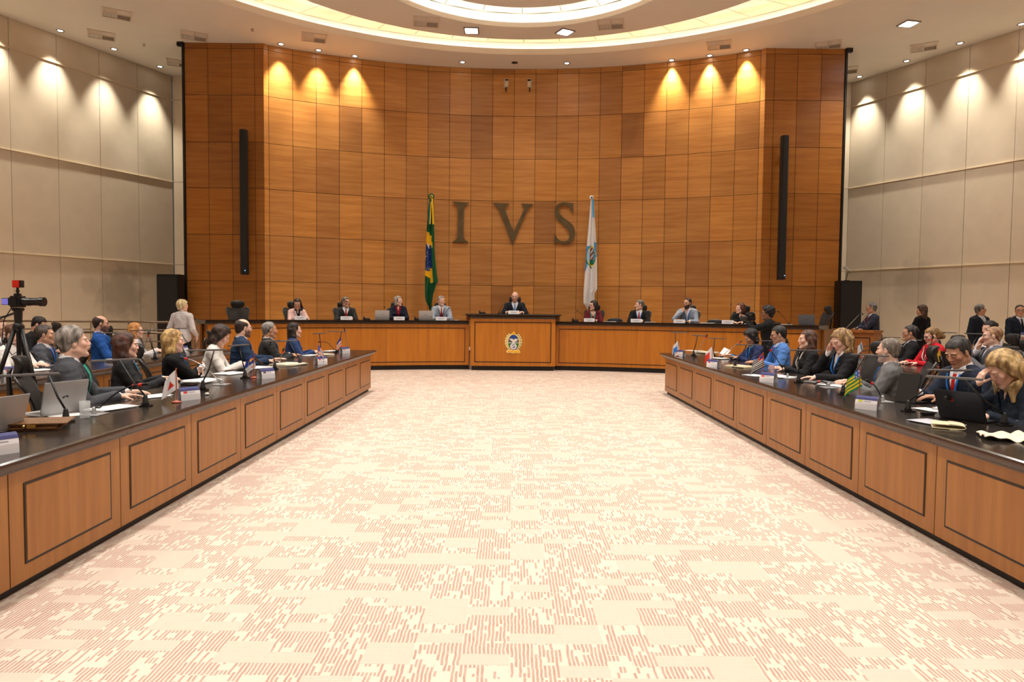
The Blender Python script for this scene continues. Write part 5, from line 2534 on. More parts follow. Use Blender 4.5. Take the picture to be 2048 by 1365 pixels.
def rio(u, py):
    if py < 493:
        if py > 485 and u > .75:
            return SkB
        return Wt
    if py < 546:
        cx, cy = .52, 513
        rx, ry = .40, 19.5
        e = ((u - cx) / rx) ** 2 + ((py - cy) / ry) ** 2
        if e < .80:
            if u > cx + .14:
                return SkB if (int(py * .9) % 5) else rgb(30, 100, 60)
            if u < .38:
                return rgb(165, 205, 240)
            if py > 520:
                return rgb(25, 130, 80)
            if (py + u * 30) % 11 < 4:
                return rgb(225, 225, 235)
            return rgb(165, 90, 50)
        if e < 1.05:
            return rgb(245, 215, 70)
        if u < .55 and abs(py - (522 + u * 28)) < 1.6:
            return rgb(20, 110, 80)
        if u < .45 and py < 500 + 46 * (1 - u * 1.8):
            return SkB
        if u > .78 and py < 515:
            return SkB
    return Wt


YF = 18.85
big_flag('brazil', 'green, yellow and blue flag furled on a pole behind the dais', 863, YF, 393,
         [(397, 859, 867), (420, 856.5, 868), (460, 853.5, 868.5), (500, 851.5, 869), (545, 850, 873), (565, 849.6, 876), (567, 849.6, 873),
          (575, 849.5, 871), (590, 849.6, 866), (603, 851, 864.5), (612, 857, 863), (620, 858, 863)],
         brazil, [(.085, 0, G_), (.045, .018, Yl), (.025, .03, rgb(70, 90, 110))],
         [([(861, 398), (859, 420), (858.5, 450)], .018, rgb(20, 100, 90)), ([(863, 405), (862, 430), (861, 450)], .013, Yl),
          ([(865, 398), (866.5, 420), (867.5, 450)], .02, Yl)])
big_flag('rio', 'white and light blue flag with coat of arms, furled on a pole behind the dais', 1183, YF, 395,
         [(399, 1181, 1187), (420, 1179.5, 1188.5), (450, 1177, 1190.5), (490, 1173.5, 1192.5), (520, 1171.5, 1194), (560, 1169, 1194.5),
          (579, 1167.5, 1194.4), (586, 1167.3, 1189.2), (600, 1167, 1189), (607, 1167, 1189), (613, 1172, 1189), (618, 1174, 1186)],
         rio, [(.06, 0, Wt), (.02, .02, Bl)], [([(1185, 400), (1185.5, 418), (1186, 436)], .022, SkB)])

# ------------------------------------------------------------------ people
GREY1, GREY2 = rgb(165, 160, 155), rgb(100, 94, 90)
BRN1, BRN2 = rgb(75, 45, 32), rgb(40, 24, 18)
BLK1, BLK2 = rgb(40, 34, 32), rgb(16, 14, 14)
BLD1, BLD2 = rgb(215, 175, 110), rgb(140, 100, 60)
LY = rgb(45, 120, 205)
LYG = rgb(70, 190, 170)
TAN, FAIR, DARK, OLV = rgb(222, 172, 144), rgb(240, 196, 174), rgb(156, 110, 86), rgb(206, 156, 126)


def seated(label, X, Y, th, hth, ztop, side, ch=None, hipoff=None, lean=10, z=0., chair_lab=None, **kw):
    """X,Y = head position; the hip sits further back along the facing direction"""
    s = kw.get('sc', 1.) * (.95 if kw.get('fem') else 1.)
    la = math.radians(lean)
    off = math.sin(la) * .505 * s + math.sin(la * .5 + math.radians(kw.get('stoop', 0))) * .15 * s - .02
    a = math.radians(th)
    hx, hy = X - math.sin(a) * off, Y - math.cos(a) * off
    p = person(label, hx, hy, th, hth, ztop, floor=z, lean=lean, **kw)
    if ch is not False:
        cth = side if ch is None else ch
        ca = math.radians(cth)
        co = .03 if hipoff is None else hipoff
        if isinstance(co, tuple):
            hx, hy, co = hx + co[0], hy + co[1], 0
        chair(hx - math.sin(ca) * co, hy - math.cos(ca) * co, cth, chair_lab or 'black high-backed mesh swivel chair', z)
    return p


# --- front left row (facing the aisle, heads turned to the dais)
L1 = 'black mesh swivel chair under the %s, front left row'
seated('man with swept grey hair in grey suit and teal lanyard, nearest on the left', -3.55, 5.62, 60, 50, 1.325, 64, lean=9, near=2, sc=1.04,
       jc=rgb(74, 76, 82), hc=rgb(176, 168, 160), hc2=rgb(92, 86, 80), hvol=.012, lanyard=LYG, skin=FAIR, hair='short', seed=1, slim=1.1,
       back=.02, arms={-1: dict(w=(-.12, .46, .765), d=(-.1, 1, -.02)), 1: dict(w=(.17, .40, .765), d=(-.4, 1, 0))},
       chair_lab=L1 % 'nearest grey-haired man', hipoff=(-.03, .10), hpitch=-6)
seated('woman with long reddish brown hair in black blazer, front left row', -3.78, 6.8, 60, 52, 1.235, 62, lean=4, near=2, fem=True, jc=rgb(40, 40, 42),
       scol=rgb(60, 90, 130), hair='long', hc=rgb(98, 58, 42), hc2=rgb(52, 30, 24), hvol=.010, skin=FAIR, lanyard=rgb(60, 170, 210), seed=2,
       chair_lab=L1 % 'woman with long brown hair', hipoff=.03)
seated('woman with long blonde hair, arms folded, black cardigan, front left row', -3.73, 7.65, 62, 54, 1.24, 62, lean=0, near=2, fem=True,
       top='jacket', jc=rgb(24, 24, 26), scol=rgb(220, 225, 235), hair='long', hc=rgb(214, 178, 112), hc2=rgb(150, 112, 66), hvol=.010,
       skin=FAIR, lanyard=LY, badge=True, seed=3, legs=rgb(30, 30, 34),
       arms={-1: dict(w=(.10, .25, .80), d=(1, .3, 0), n=(0, -1, 0), e=(-1, -.1, -1)), 1: dict(w=(-.06, .30, .82), d=(-1, .2, 0), n=(0, -1, 0), e=(1, -.1, -1))},
       chair_lab=L1 % 'long-haired blonde woman', hipoff=.03)
seated('woman with dark shoulder-length hair in white blouse looking down at her phone', -3.52, 8.4, 74, 66, 1.27, 76, lean=16, near=2, fem=True,
       top='blouse', jc=rgb(226, 222, 216), hair='bob', hc=rgb(70, 50, 42), hc2=rgb(32, 24, 22), hvol=.012, skin=FAIR, hpitch=30, seed=4, stoop=10,
       arms={-1: dict(w=(-.05, .40, .80), d=(.5, 1, .1), n=(.4, 0, -1), curl=.8), 1: dict(w=(.10, .42, .80), d=(-.5, 1, .1), n=(-.4, 0, -1), curl=.8)},
       chair_lab=L1 % 'woman in white blouse')
seated('balding bearded man in navy suit and glasses, front left row', -3.64, 9.42, 62, 48, 1.335, 64, lean=8, near=2, jc=rgb(36, 56, 84), hair='bald_top',
       hc=rgb(66, 48, 40), hc2=rgb(40, 30, 26), hvol=.002, beard=rgb(120, 88, 72), glasses=(.3, .3, .3), skin=FAIR, tie=rgb(90, 30, 30),
       lanyard=LY, seed=5, chair_lab=L1 % 'balding man in navy suit', arms={-1: dict(w=(-.10, .47, .77), d=(.1, 1, .05), curl=.15)})
seated('older grey-haired man in dark striped suit with light blue tie', -3.66, 10.5, 64, 56, 1.275, 66, lean=6, jc=rgb(52, 52, 52), hc=GREY1,
       hc2=GREY2, hair='receding', hvol=.004, tie=rgb(70, 150, 225), lanyard=LY, badge=True, skin=OLV, seed=6, back=.03, slim=1.08,
       chair_lab=L1 % 'older man with blue tie')
seated('dark-haired woman in blue denim jacket, farthest in the front left row', -3.55, 11.35, 68, 60, 1.25, 68, lean=8, fem=True, jc=rgb(46, 66, 112),
       scol=rgb(40, 60, 100), top='jacket', hair='long', hc=rgb(50, 34, 28), hc2=rgb(26, 18, 16), skin=FAIR, seed=7, lanyard=LY,
       chair_lab=L1 % 'woman in denim jacket')
seated('person mostly outside the left edge, hands at a silver laptop', -3.6, 4.05, 88, 70, 1.30, 88, lean=12, jc=rgb(60, 60, 66), hc=BLK1, hc2=BLK2,
       seed=8, chair_lab='black swivel chair at the left edge of the photo, front left row',
       arms={-1: dict(w=(-.14, .47, .765), d=(.15, 1, 0)), 1: dict(w=(.1, .40, .765))})

# --- second left row
L2 = 'black mesh swivel chair under the %s, second left row'
seated('man with greying dark hair, grey suit and lavender tie, second left row', -6.03, 9.0, 74, 66, 1.24, 74, lean=6, jc=rgb(78, 80, 88),
       hc=rgb(96, 84, 76), hc2=rgb(48, 40, 36), tie=rgb(130, 110, 180), lanyard=LY, skin=TAN, seed=9, chair_lab=L2 % 'man with lavender tie')
seated('balding bearded man with glasses in bright blue blazer, second left row', -6.28, 10.65, 66, 60, 1.34, 66, lean=2, jc=rgb(34, 84, 160), sc=1.04,
       hair='bald_top', hc=rgb(70, 50, 42), hc2=rgb(40, 30, 26), hvol=.002, beard=rgb(120, 90, 74), glasses=(.02, .02, .02), skin=TAN, scol=rgb(225, 230, 240),
       seed=10, lanyard=LY, chair_lab=L2 % 'man in blue blazer')
seated('strawberry blonde woman seated just right of the blue blazer man', -6.1, 11.3, 68, 58, 1.22, 68, lean=6, fem=True, hair='long', hc=rgb(222, 160, 88),
       hc2=rgb(180, 116, 58), jc=rgb(210, 205, 205), scol=rgb(230, 230, 235), skin=FAIR, seed=11, chair_lab=L2 % 'strawberry blonde woman')
seated('woman in white shirt behind the camera tripod, second left row', -5.95, 8.35, 96, 104, 1.26, 90, lean=14, fem=True, top='shirt', scol=rgb(236, 232, 228),
       jc=rgb(236, 232, 228), hair='bun', hc=rgb(120, 80, 56), hc2=rgb(80, 54, 40), hpitch=20, skin=FAIR, seed=12,
       chair_lab=L2 % 'woman behind the tripod', arms={-1: dict(w=(-.05, .42, .79), d=(.6, 1, 0)), 1: dict(w=(.10, .42, .79), d=(-.6, 1, 0))})
seated('person with auburn hair partly cut off at the left edge, third left row', -7.72, 10.5, 95, 80, 1.29, 90, lean=6, fem=True, hair='bob', hc=rgb(110, 70, 46),
       hc2=rgb(60, 40, 30), jc=rgb(120, 116, 118), skin=FAIR, seed=13, near=0, chair_lab='black swivel chair at the left edge, third left row')
seated('dark-haired man in black looking down, third left row', -7.42, 10.95, 86, 74, 1.31, 88, lean=14, jc=rgb(26, 26, 28), scol=rgb(40, 40, 44), hc=BLK1, hc2=BLK2, hpitch=24,
       skin=TAN, seed=14, near=0, stoop=8, chair_lab='black swivel chair under the dark-haired man, third left row')
chair(-6.25, 7.4, 70, 'empty black swivel chair left of the man with lavender tie', 0, 'empty chairs')
chair(-7.9, 12.6, 80, 'empty black swivel chair behind the man in blue blazer', 0, 'empty chairs')
chair(-6.3, 12.2, 80, 'empty black swivel chair right of the strawberry blonde woman', 0, 'empty chairs')
person('woman with short blonde hair standing in pale grey belted jacket, seen from behind', -6.6, 14.0, 8, 30, 1.62, sit=False, fem=True, lean=2, near=1,
       top='jacket', jc=rgb(214, 208, 208), scol=rgb(200, 196, 196), hair='pixie', hc=rgb(238, 222, 180), hc2=rgb(198, 172, 120), hvol=.012, skin=FAIR, legs=rgb(16, 16, 18), slim=1.12,
       arms={-1: dict(w=(-.21, .16, .90), d=(.2, .5, -1), n=(1, 0, 0), e=(-.4, -1, -.1)), 1: dict(w=(.21, .16, .90), d=(-.2, .5, -1), n=(-1, 0, 0), e=(.4, -1, -.1))}, seed=15)

# --- front right row (facing the aisle)
R1_ = 'black mesh swivel chair under the %s, front right row'
seated('woman with wavy blonde hair leaning her forehead on her hand over a black laptop', 3.60, 5.08, -88, -84, 1.225, -88, lean=24, near=2, fem=True,
       top='jacket', jc=rgb(24, 34, 46), scol=rgb(30, 40, 56), hair='wavy', hc=rgb(216, 182, 124), hc2=rgb(120, 88, 52), hvol=.016, skin=FAIR, hpitch=34, stoop=12, seed=16,
       arms={1: dict(w=(.05, .15, -.11), head=True, d=(-.25, -.35, 1), n=(0, -1, -.2), e=(.3, .7, -1), curl=.5),
             -1: dict(w=(-.12, .42, .765), d=(.3, 1, 0))}, chair_lab=R1_ % 'wavy-haired blonde woman')
seated('man with dark hair in navy suit and red tie reading a tablet', 3.88, 6.05, -98, -106, 1.29, -92, lean=16, near=2, jc=rgb(38, 46, 64), tie=rgb(200, 30, 35),
       lanyard=LY, hc=rgb(72, 68, 66), hc2=rgb(34, 31, 30), hpitch=26, skin=OLV, stoop=8, seed=17, sc=1.03,
       arms={1: dict(w=(.08, .48, .80), d=(.35, 1, 0), n=(-.8, .2, -.4), curl=.55), -1: dict(w=(-.10, .44, .79), d=(.2, 1, 0), curl=.5)},
       chair_lab=R1_ % 'man with red tie')
seated('man with cropped grey hair in grey jacket looking back to the dais', 3.82, 7.05, -60, -42, 1.245, -66, lean=6, near=2, top='jacket', jc=rgb(112, 112, 112),
       scol=rgb(236, 230, 232), hair='short', hvol=.001, hc=rgb(150, 138, 126), hc2=rgb(104, 94, 86), beard=rgb(196, 176, 165), skin=FAIR, lanyard=LY, seed=18, slim=1.06, back=.02,
       chair_lab=R1_ % 'grey-haired man in grey jacket', arms={1: dict(w=(.10, .38, .78), d=(-.2, 1, 0))})
seated('blonde woman in black blazer resting her cheek on her hand', 3.72, 7.85, -92, -92, 1.305, -90, lean=12, near=2, fem=True, jc=rgb(26, 26, 28), scol=rgb(230, 226, 226),
       hair='wavy', hc=rgb(196, 160, 108), hc2=rgb(118, 88, 58), hvol=.012, lanyard=LY, hpitch=22, skin=FAIR, seed=19,
       arms={1: dict(w=(.085, .10, -.12), head=True, d=(-.2, -.3, 1), n=(-1, -.3, 0), e=(.3, .6, -1), curl=.35),
             -1: dict(w=(-.12, .46, .775), d=(.2, 1, 0))}, chair_lab=R1_ % 'blonde woman resting her cheek')
seated('woman with long straight brown hair in black cardigan with white trim', 3.82, 9.0, -84, -78, 1.27, -88, lean=6, near=2, fem=True, top='jacket', jc=rgb(24, 24, 26),
       scol=rgb(40, 40, 44), hair='long', hc=rgb(106, 70, 52), hc2=rgb(58, 38, 32), skin=FAIR, lanyard=rgb(215, 210, 205), badge=True, seed=20, slim=1.05,
       chair_lab=R1_ % 'brown-haired woman in black cardigan')
seated('man with black hair and glasses in light blue suit, front right row', 3.83, 10.0, -86, -76, 1.295, -88, lean=8, jc=rgb(84, 130, 200), scol=rgb(190, 205, 235),
       tie=rgb(130, 40, 50), hc=rgb(50, 46, 44), hc2=rgb(22, 20, 20), glasses=(.05, .05, .05), hpitch=12, skin=OLV, lanyard=LY, seed=21, chair_lab=R1_ % 'man in light blue suit')
seated('black-haired woman in navy blazer bending over a paper, farthest in the front right row', 3.78, 11.0, -92, -84, 1.22, -90, lean=16, fem=True, jc=rgb(42, 52, 94),
       scol=rgb(70, 150, 190), hair='bob', hc=rgb(36, 32, 34), hc2=rgb(14, 13, 14), hvol=.012, hpitch=30, skin=OLV, seed=22, stoop=8, lanyard=LY,
       arms={1: dict(w=(.02, .50, .80), d=(.2, 1, .05)), -1: dict(w=(-.14, .42, .78))}, chair_lab=R1_ % 'woman in navy blazer')

# --- second and third right rows
R2_ = 'black mesh swivel chair under the %s, second right row'
seated('man with black hair and glasses in black suit, second right row', 6.28, 11.0, -72, -66, 1.305, -74, lean=2, jc=rgb(28, 28, 30), scol=rgb(190, 205, 230), hc=rgb(70, 66, 64), hc2=rgb(26, 24, 24),
       glasses=(.2, .2, .2), skin=OLV, seed=23, chair_lab=R2_ % 'man in black suit')
seated('woman in red jacket with blonde ponytail and glasses at a laptop', 6.2, 10.3, -92, -80, 1.29, -90, lean=8, fem=True, jc=rgb(205, 30, 45), scol=rgb(205, 30, 45), hair='pony',
       hc=rgb(190, 150, 96), hc2=rgb(120, 88, 58), glasses=(.03, .03, .03), hpitch=16, skin=FAIR, lanyard=rgb(235, 235, 240), seed=24, chair_lab=R2_ % 'woman in red jacket')
seated('reddish-haired man in grey suit holding his hand to his mouth', 6.2, 9.0, -72, -62, 1.335, -74, lean=6, jc=rgb(98, 98, 104), scol=rgb(225, 230, 240), hc=rgb(190, 150, 112), hc2=rgb(130, 92, 66),
       skin=FAIR, hair='short', seed=25, hvol=.001, sc=1.03, glasses=(.1, .08, .06),
       arms={1: dict(w=(.03, .14, -.17), head=True, d=(-.1, -.25, 1), n=(-.6, -.8, 0), e=(1, 0, -1), curl=.7), -1: dict(w=(-.05, .32, .9), d=(.8, .6, .2))},
       chair_lab=R2_ % 'man with hand to his mouth')
seated('dark-haired woman in white seen behind the reddish-haired man', 7.65, 11.2, -100, -96, 1.385, -90, lean=8, fem=True, top='blouse', jc=rgb(225, 222, 224), hair='bun', hc=BLK1, hc2=BLK2, hpitch=10,
       skin=FAIR, seed=26, near=0, chair_lab='black swivel chair under the dark-haired woman, third right row')
chair(6.4, 9.75, -86, 'empty black swivel chair right of the woman in red jacket', 0, 'empty chairs')
chair(6.5, 8.0, -84, 'empty black swivel chair at the right edge, behind the wavy-haired woman', 0, 'empty chairs')
person('woman with long brown hair in black standing by the right beige wall', 9.38, 16.0, -20, -60, 1.67, sit=False, fem=True, lean=4, near=0, jc=rgb(16, 15, 16), scol=rgb(20, 20, 22),
       hair='wavy', hc=rgb(92, 60, 40), hc2=rgb(40, 26, 20), hvol=.014, skin=TAN, seed=27, legs=rgb(14, 14, 16), hpitch=10,
       arms={-1: dict(w=(-.16, .28, 1.05)), 1: dict(w=(.16, .28, 1.05))})
person('grey-haired man with glasses, dark suit and silver tie standing by the right wall', 10.35, 15.5, 165, 100, 1.70, sit=False, lean=0, near=1, jc=rgb(26, 32, 44),
       scol=rgb(228, 228, 234), tie=rgb(170, 175, 185), hc=rgb(130, 126, 120), hc2=rgb(70, 66, 62), glasses=(.03, .03, .03), skin=OLV, seed=28, vz=.12,
       arms={-1: dict(w=(-.25, .06, .80), d=(0, .1, -1), n=(1, 0, 0)), 1: dict(w=(.25, .06, .80), d=(0, .1, -1), n=(-1, 0, 0))})
person('man in dark suit with black tie and hanging badge, rightmost standing man', 10.5, 14.5, 190, 205, 1.69, sit=False, lean=0, near=1, jc=rgb(24, 30, 44),
       scol=rgb(225, 225, 232), tie=rgb(24, 24, 30), hc=rgb(58, 46, 42), hc2=rgb(34, 28, 26), hair='receding', hvol=.0, glasses=(.02, .02, .02), skin=OLV, seed=29, badge=True,
       lanyard=rgb(40, 60, 90), vz=.12, arms={-1: dict(w=(-.08, .26, .98), d=(1, .2, 0), n=(0, -1, 0)), 1: dict(w=(.10, .25, .95), d=(-1, .2, 0), n=(0, -1, 0))})
person('man in navy suit and red tie standing with folded arms at the lectern', 8.08, 15.6, -82, -66, 1.715, sit=False, lean=8, near=1, jc=rgb(50, 56, 74), scol=rgb(225, 228, 236),
       tie=rgb(190, 30, 35), hc=rgb(150, 148, 146), hc2=rgb(60, 58, 58), glasses=(.04, .04, .04), skin=OLV, seed=30, legs=rgb(40, 45, 60),
       arms={-1: dict(w=(.05, .36, 1.13), d=(1, .2, 0), n=(0, -.3, -1), e=(-1, .2, -.6)), 1: dict(w=(-.02, .32, 1.13), d=(-1, .1, 0), n=(0, -.3, -1), e=(1, .2, -.6))})

# --- camera operator in front of the dais
person('camera operator with curly black hair and glasses in black, filming toward the left', 4.72, 12.85, -70, -68, 1.59, sit=False, lean=4, near=1, top='jacket', jc=rgb(22, 22, 24), scol=rgb(24, 24, 26),
       hair='curly', hc=rgb(34, 28, 26), hc2=rgb(14, 12, 12), hvol=.022, glasses=(.1, .09, .08), skin=DARK, seed=31, legs=rgb(20, 20, 24), sc=.96,
       arms={-1: dict(w=(-.02, .40, 1.33), d=(0, .6, 1), n=(.4, .6, -.2), curl=.8, e=(-.6, .1, -1)), 1: dict(w=(.12, .30, 1.30), d=(-.3, .6, .8), n=(-.8, .4, 0), curl=.9, e=(1, -.2, -.6))})
CAMT = at_y(1501, 637, 12.6)
t = thing('video_camera', 'black handheld video camera pointed left by the camera operator', 'camera', tuple(CAMT), math.radians(20))
m = MB()
m.box((0, 0, 0), (.17, .09, .09), bev=.012)
m.build('body', M_black, t)
m = MB()
m.cyl((-.08, 0, .0), (-.20, 0, .0), .038, .045, n=18)
m.build('lens', M_dgrey, t)
m = MB()
m.tube([(.07, 0, .04), (.06, 0, .10), (-.06, 0, .10), (-.07, 0, .04)], .011, 8)
m.build('handle', M_black, t)
m = MB()
m.box((.08, .02, .06), (.06, .04, .035), bev=.006)
m.build('viewfinder', M_black, t)
m = MB()
m.tube([(0, 0, -.045), (0, 0, -.12), (.04, 0, -.12)], .012, 8)
m.build('grip', M_dgrey, t)

# --- on the dais
PL = .42


def dais_pos(px, r):
    k = (px - 1022) / 1400.
    # x = k*y, x^2+(y-6.4)^2 = r^2
    a, b_, c = k * k + 1, -12.8, 6.4 ** 2 - r * r
    y = (-b_ + math.sqrt(b_ * b_ - 4 * a * c)) / (2 * a)
    return k * y, y


def dais(label, px, pyt, hth, lab_chair, r=11.75, z=PL, tw=0, **kw):
    x, y = dais_pos(px, r)
    ph = math.degrees(math.atan2(x, y - 6.4))
    th = 180 + ph + tw
    hor = 618 + .0095 * (px - 1024)
    ztop = HC + (hor - pyt) * y / 1400.
    kw.setdefault('lean', 12)
    kw.setdefault('hsc', 1.06)
    zz = 1.225 - z
    if z > PL + .01:
        zz = 1.395 - z
    ar = kw.pop('arms', {})
    for sx in (-1, 1):
        ar.setdefault(sx, dict(w=(sx * .10, .42, zz + .01), d=(-sx * .7, 1, 0)))
    return seated(label, x, y, th, hth, ztop, 180 + ph, z=z, arms=ar, chair_lab=lab_chair, hipoff=.04, **kw)


D_ = 'black mesh swivel chair behind the %s on the dais'
dais('woman with long dark hair in pale pink jacket looking down, leftmost on the dais', 592, 597, 168, D_ % 'woman in pale pink', fem=True, jc=rgb(226, 190, 188), scol=rgb(24, 24, 28),
     hair='long', hc=rgb(46, 34, 30), hc2=rgb(22, 16, 15), hpitch=18, skin=TAN, seed=32, tw=-8, vz=.08, lanyard=rgb(230, 230, 235))
dais('grey-haired man with glasses and red tie, second seated on the dais from the left', 689, 594, 118, D_ % 'second man from the left', jc=rgb(48, 48, 50), tie=rgb(205, 25, 35),
     hc=rgb(122, 112, 104), hc2=rgb(72, 64, 58), glasses=(.03, .03, .03), skin=TAN, seed=33, hvol=.006)
dais('woman with grey bob in navy blazer and crimson shirt on the dais', 794, 592, 112, D_ % 'woman with grey bob', fem=True, jc=rgb(26, 32, 52), scol=rgb(150, 24, 44), hair='bob',
     hc=rgb(188, 178, 168), hc2=rgb(120, 108, 98), skin=FAIR, seed=34, vz=.12)
dais('grey-haired man in pale grey suit with red tie beside the green flag', 880, 592, 150, D_ % 'man in pale grey suit', jc=rgb(168, 180, 196), scol=rgb(240, 240, 244), tie=rgb(160, 40, 52),
     hc=rgb(186, 180, 174), hc2=rgb(130, 122, 116), skin=FAIR, seed=35, vz=.10, lanyard=rgb(20, 20, 26))
dais('bald man with glasses in dark suit and light blue tie at the central desk', 1027, 584.5, 187, D_ % 'bald man at the centre', r=11.45, z=.6, jc=rgb(34, 38, 48), tie=rgb(90, 150, 205), hair='bald',
     hc=rgb(120, 90, 76), beard=rgb(206, 150, 128), glasses=(.10, .08, .07), skin=FAIR, seed=36, sc=1.04, vz=.13,
     arms={-1: dict(w=(-.20, .40, .81), d=(.5, 1, .2), curl=.9), 1: dict(w=(.20, .40, .81), d=(-.5, 1, .2), curl=.9)})
dais('woman with short dark hair and glasses in maroon top beside the white flag', 1184, 601, -112, D_ % 'woman in maroon', fem=True, top='blouse', jc=rgb(104, 28, 38), hair='fringe', hc=rgb(56, 44, 40),
     hc2=rgb(30, 24, 22), glasses=(.25, .1, .1), skin=FAIR, seed=37, lanyard=LYG, hvol=.008)
dais('man with slicked grey hair in black suit and red tie, right part of the dais', 1276, 600, -98, D_ % 'man with slicked grey hair', jc=rgb(28, 28, 30), tie=rgb(170, 26, 36), hc=rgb(140, 132, 124), hc2=rgb(84, 76, 70),
     skin=FAIR, seed=38, lanyard=LY, vz=.12)
dais('bearded man in pale blue-grey jacket with his hand on his chin, on the dais', 1372, 596, -125, D_ % 'bearded man', jc=rgb(150, 160, 180), scol=rgb(235, 235, 240), hc=rgb(50, 42, 40), hc2=rgb(30, 26, 24),
     hair='receding', hvol=.002, beard=rgb(60, 52, 48), glasses=(.02, .02, .02), skin=TAN, seed=39, lanyard=LY, badge=True,
     arms={1: dict(w=(.02, .15, -.20), head=True, d=(-.05, -.3, 1), n=(-.2, -1, 0), e=(1, .2, -1), curl=.8)})
dais('woman with short reddish brown hair in black, rightmost seated on the dais', 1478, 606, -98, D_ % 'woman with reddish brown hair', fem=True, jc=rgb(24, 24, 27), scol=rgb(30, 30, 34), hair='bob', hc=rgb(110, 58, 40),
     hc2=rgb(64, 34, 26), skin=FAIR, seed=40)
for px, th_, lab in ((478, 0, 'empty black mesh swivel chair at the left end of the dais'),
                     (1628, 53, 'empty black mesh swivel chair turned sideways at the right end of the dais')):
    x_, y_ = dais_pos(px, 11.95 if px < 1000 else 11.7)
    ph = math.degrees(math.atan2(x_, y_ - 6.4))
    chair(x_, y_, 180 + ph + th_, lab, PL, 'empty chairs')
LOW = make_low_chair()
for k, (px, lab) in enumerate(((1226, 'low black visitor chair on the dais right of the woman in maroon'),
                               (1425, 'low black visitor chair on the dais right of the bearded man'))):
    x_, y_ = dais_pos(px, 11.9)
    ph = math.degrees(math.atan2(x_, y_ - 6.4))
    if k == 0:
        LOW.location = (x_, y_, PL)
        LOW.rotation_euler[2] = -math.radians(180 + ph)
        tag(LOW, lab, None, 'low visitor chairs')
    else:
        dup(LOW, (x_, y_, PL), -math.radians(180 + ph), lab, 'low visitor chairs')

# ------------------------------------------------------------------ things on the desks
WHf = rgb(238, 236, 238)


def f_minas(u, v):
    return rgb(220, 50, 30) if (.34 < v < .74 and abs(u - .5) < .26 * (v - .34) / .4) else WHf


def f_pern(u, v):
    if v > .62 - .1 * u:
        return rgb(220, 60, 50) if abs(u - .3) < .05 and .75 < v < .85 else WHf
    r = math.hypot((u - .35) * 1.3, v - .62)
    if .36 < r < .42:
        return rgb(245, 200, 40)
    if .42 <= r < .46:
        return rgb(225, 60, 50)
    if math.hypot(u - .35, v - .32) < .08:
        return rgb(250, 205, 40)
    return rgb(28, 72, 170)


def f_mara(u, v):
    if u < .4 and v < .45:
        return rgb(70, 110, 210)
    k = int(v * 9) % 4
    return [rgb(235, 110, 60), WHf, rgb(40, 36, 40), WHf][k]


def f_orange(u, v):
    if v < .3:
        return rgb(40, 60, 160)
    return [WHf, rgb(240, 110, 50), WHf, rgb(240, 130, 60)][int(v * 6) % 4]


def f_bluec(u, v):
    return rgb(40, 130, 225) if v > .45 and abs(u - .55) < .3 else WHf


def f_redtri(u, v):
    return rgb(235, 60, 40) if u > .42 and v > .25 else WHf


def f_sp(u, v):
    if u < .42 and v < .38:
        return rgb(40, 70, 160) if math.hypot(u - .2, v - .19) < .12 else rgb(235, 70, 40)
    return rgb(30, 28, 30) if int(v * 13) % 2 == 0 else WHf


def f_goias(u, v):
    if u < .42 and v < .42:
        return WHf if math.hypot((u * 5) % 1 - .5, (v * 5) % 1 - .5) < .22 else rgb(60, 110, 200)
    return rgb(20, 140, 80) if int(v * 9) % 2 == 0 else rgb(250, 215, 40)


def f_teal(u, v):
    return rgb(60, 150, 190) if .3 < u + v * .3 < .55 else WHf


mini_flag((353, 806), 'miniature white flag with red triangle on wooden stand, front left desk', f_minas, flip=-1, h=.27)
mini_flag((508, 757), 'miniature blue and white flag with yellow sun on wooden stand, front left desk', f_pern, flip=-1, h=.27)
mini_flag((636.5, 729), 'miniature flag with blue corner and thin orange, white and black stripes', f_mara, flip=1, h=.27, wd=.10)
mini_flag((682, 705), 'miniature orange and white striped flag near the far end of the left desk', f_orange, flip=-1, h=.26, wd=.10)
mini_flag((1356, 713), 'miniature white flag with blue emblem at the far end of the right desk', f_bluec, flip=-1, h=.27, wd=.12)
mini_flag((1424, 733), 'miniature white and red flag on the front right desk', f_redtri, flip=-1, h=.28, wd=.13)
mini_flag((1525, 760), 'miniature black and white striped flag with red corner, front right desk', f_sp, flip=-1, h=.30, wd=.16)
mini_flag((1718, 808), 'miniature green and yellow striped flag with blue corner, front right desk', f_goias, flip=-1, h=.30, wd=.15)
mini_flag((1823, 715), 'miniature white and teal flag on the second right desk', f_teal, flip=-1, h=.27, wd=.10)
mini_flag((345, 702), 'miniature pink and white flag on the second left desk', lambda u, v: rgb(225, 130, 160) if u > .3 else WHf, flip=1, h=.24, wd=.09)
mini_flag((2030, 737), 'miniature yellow flag on the second right desk near the right edge', lambda u, v: rgb(250, 190, 50), flip=-1, h=.26, wd=.1)

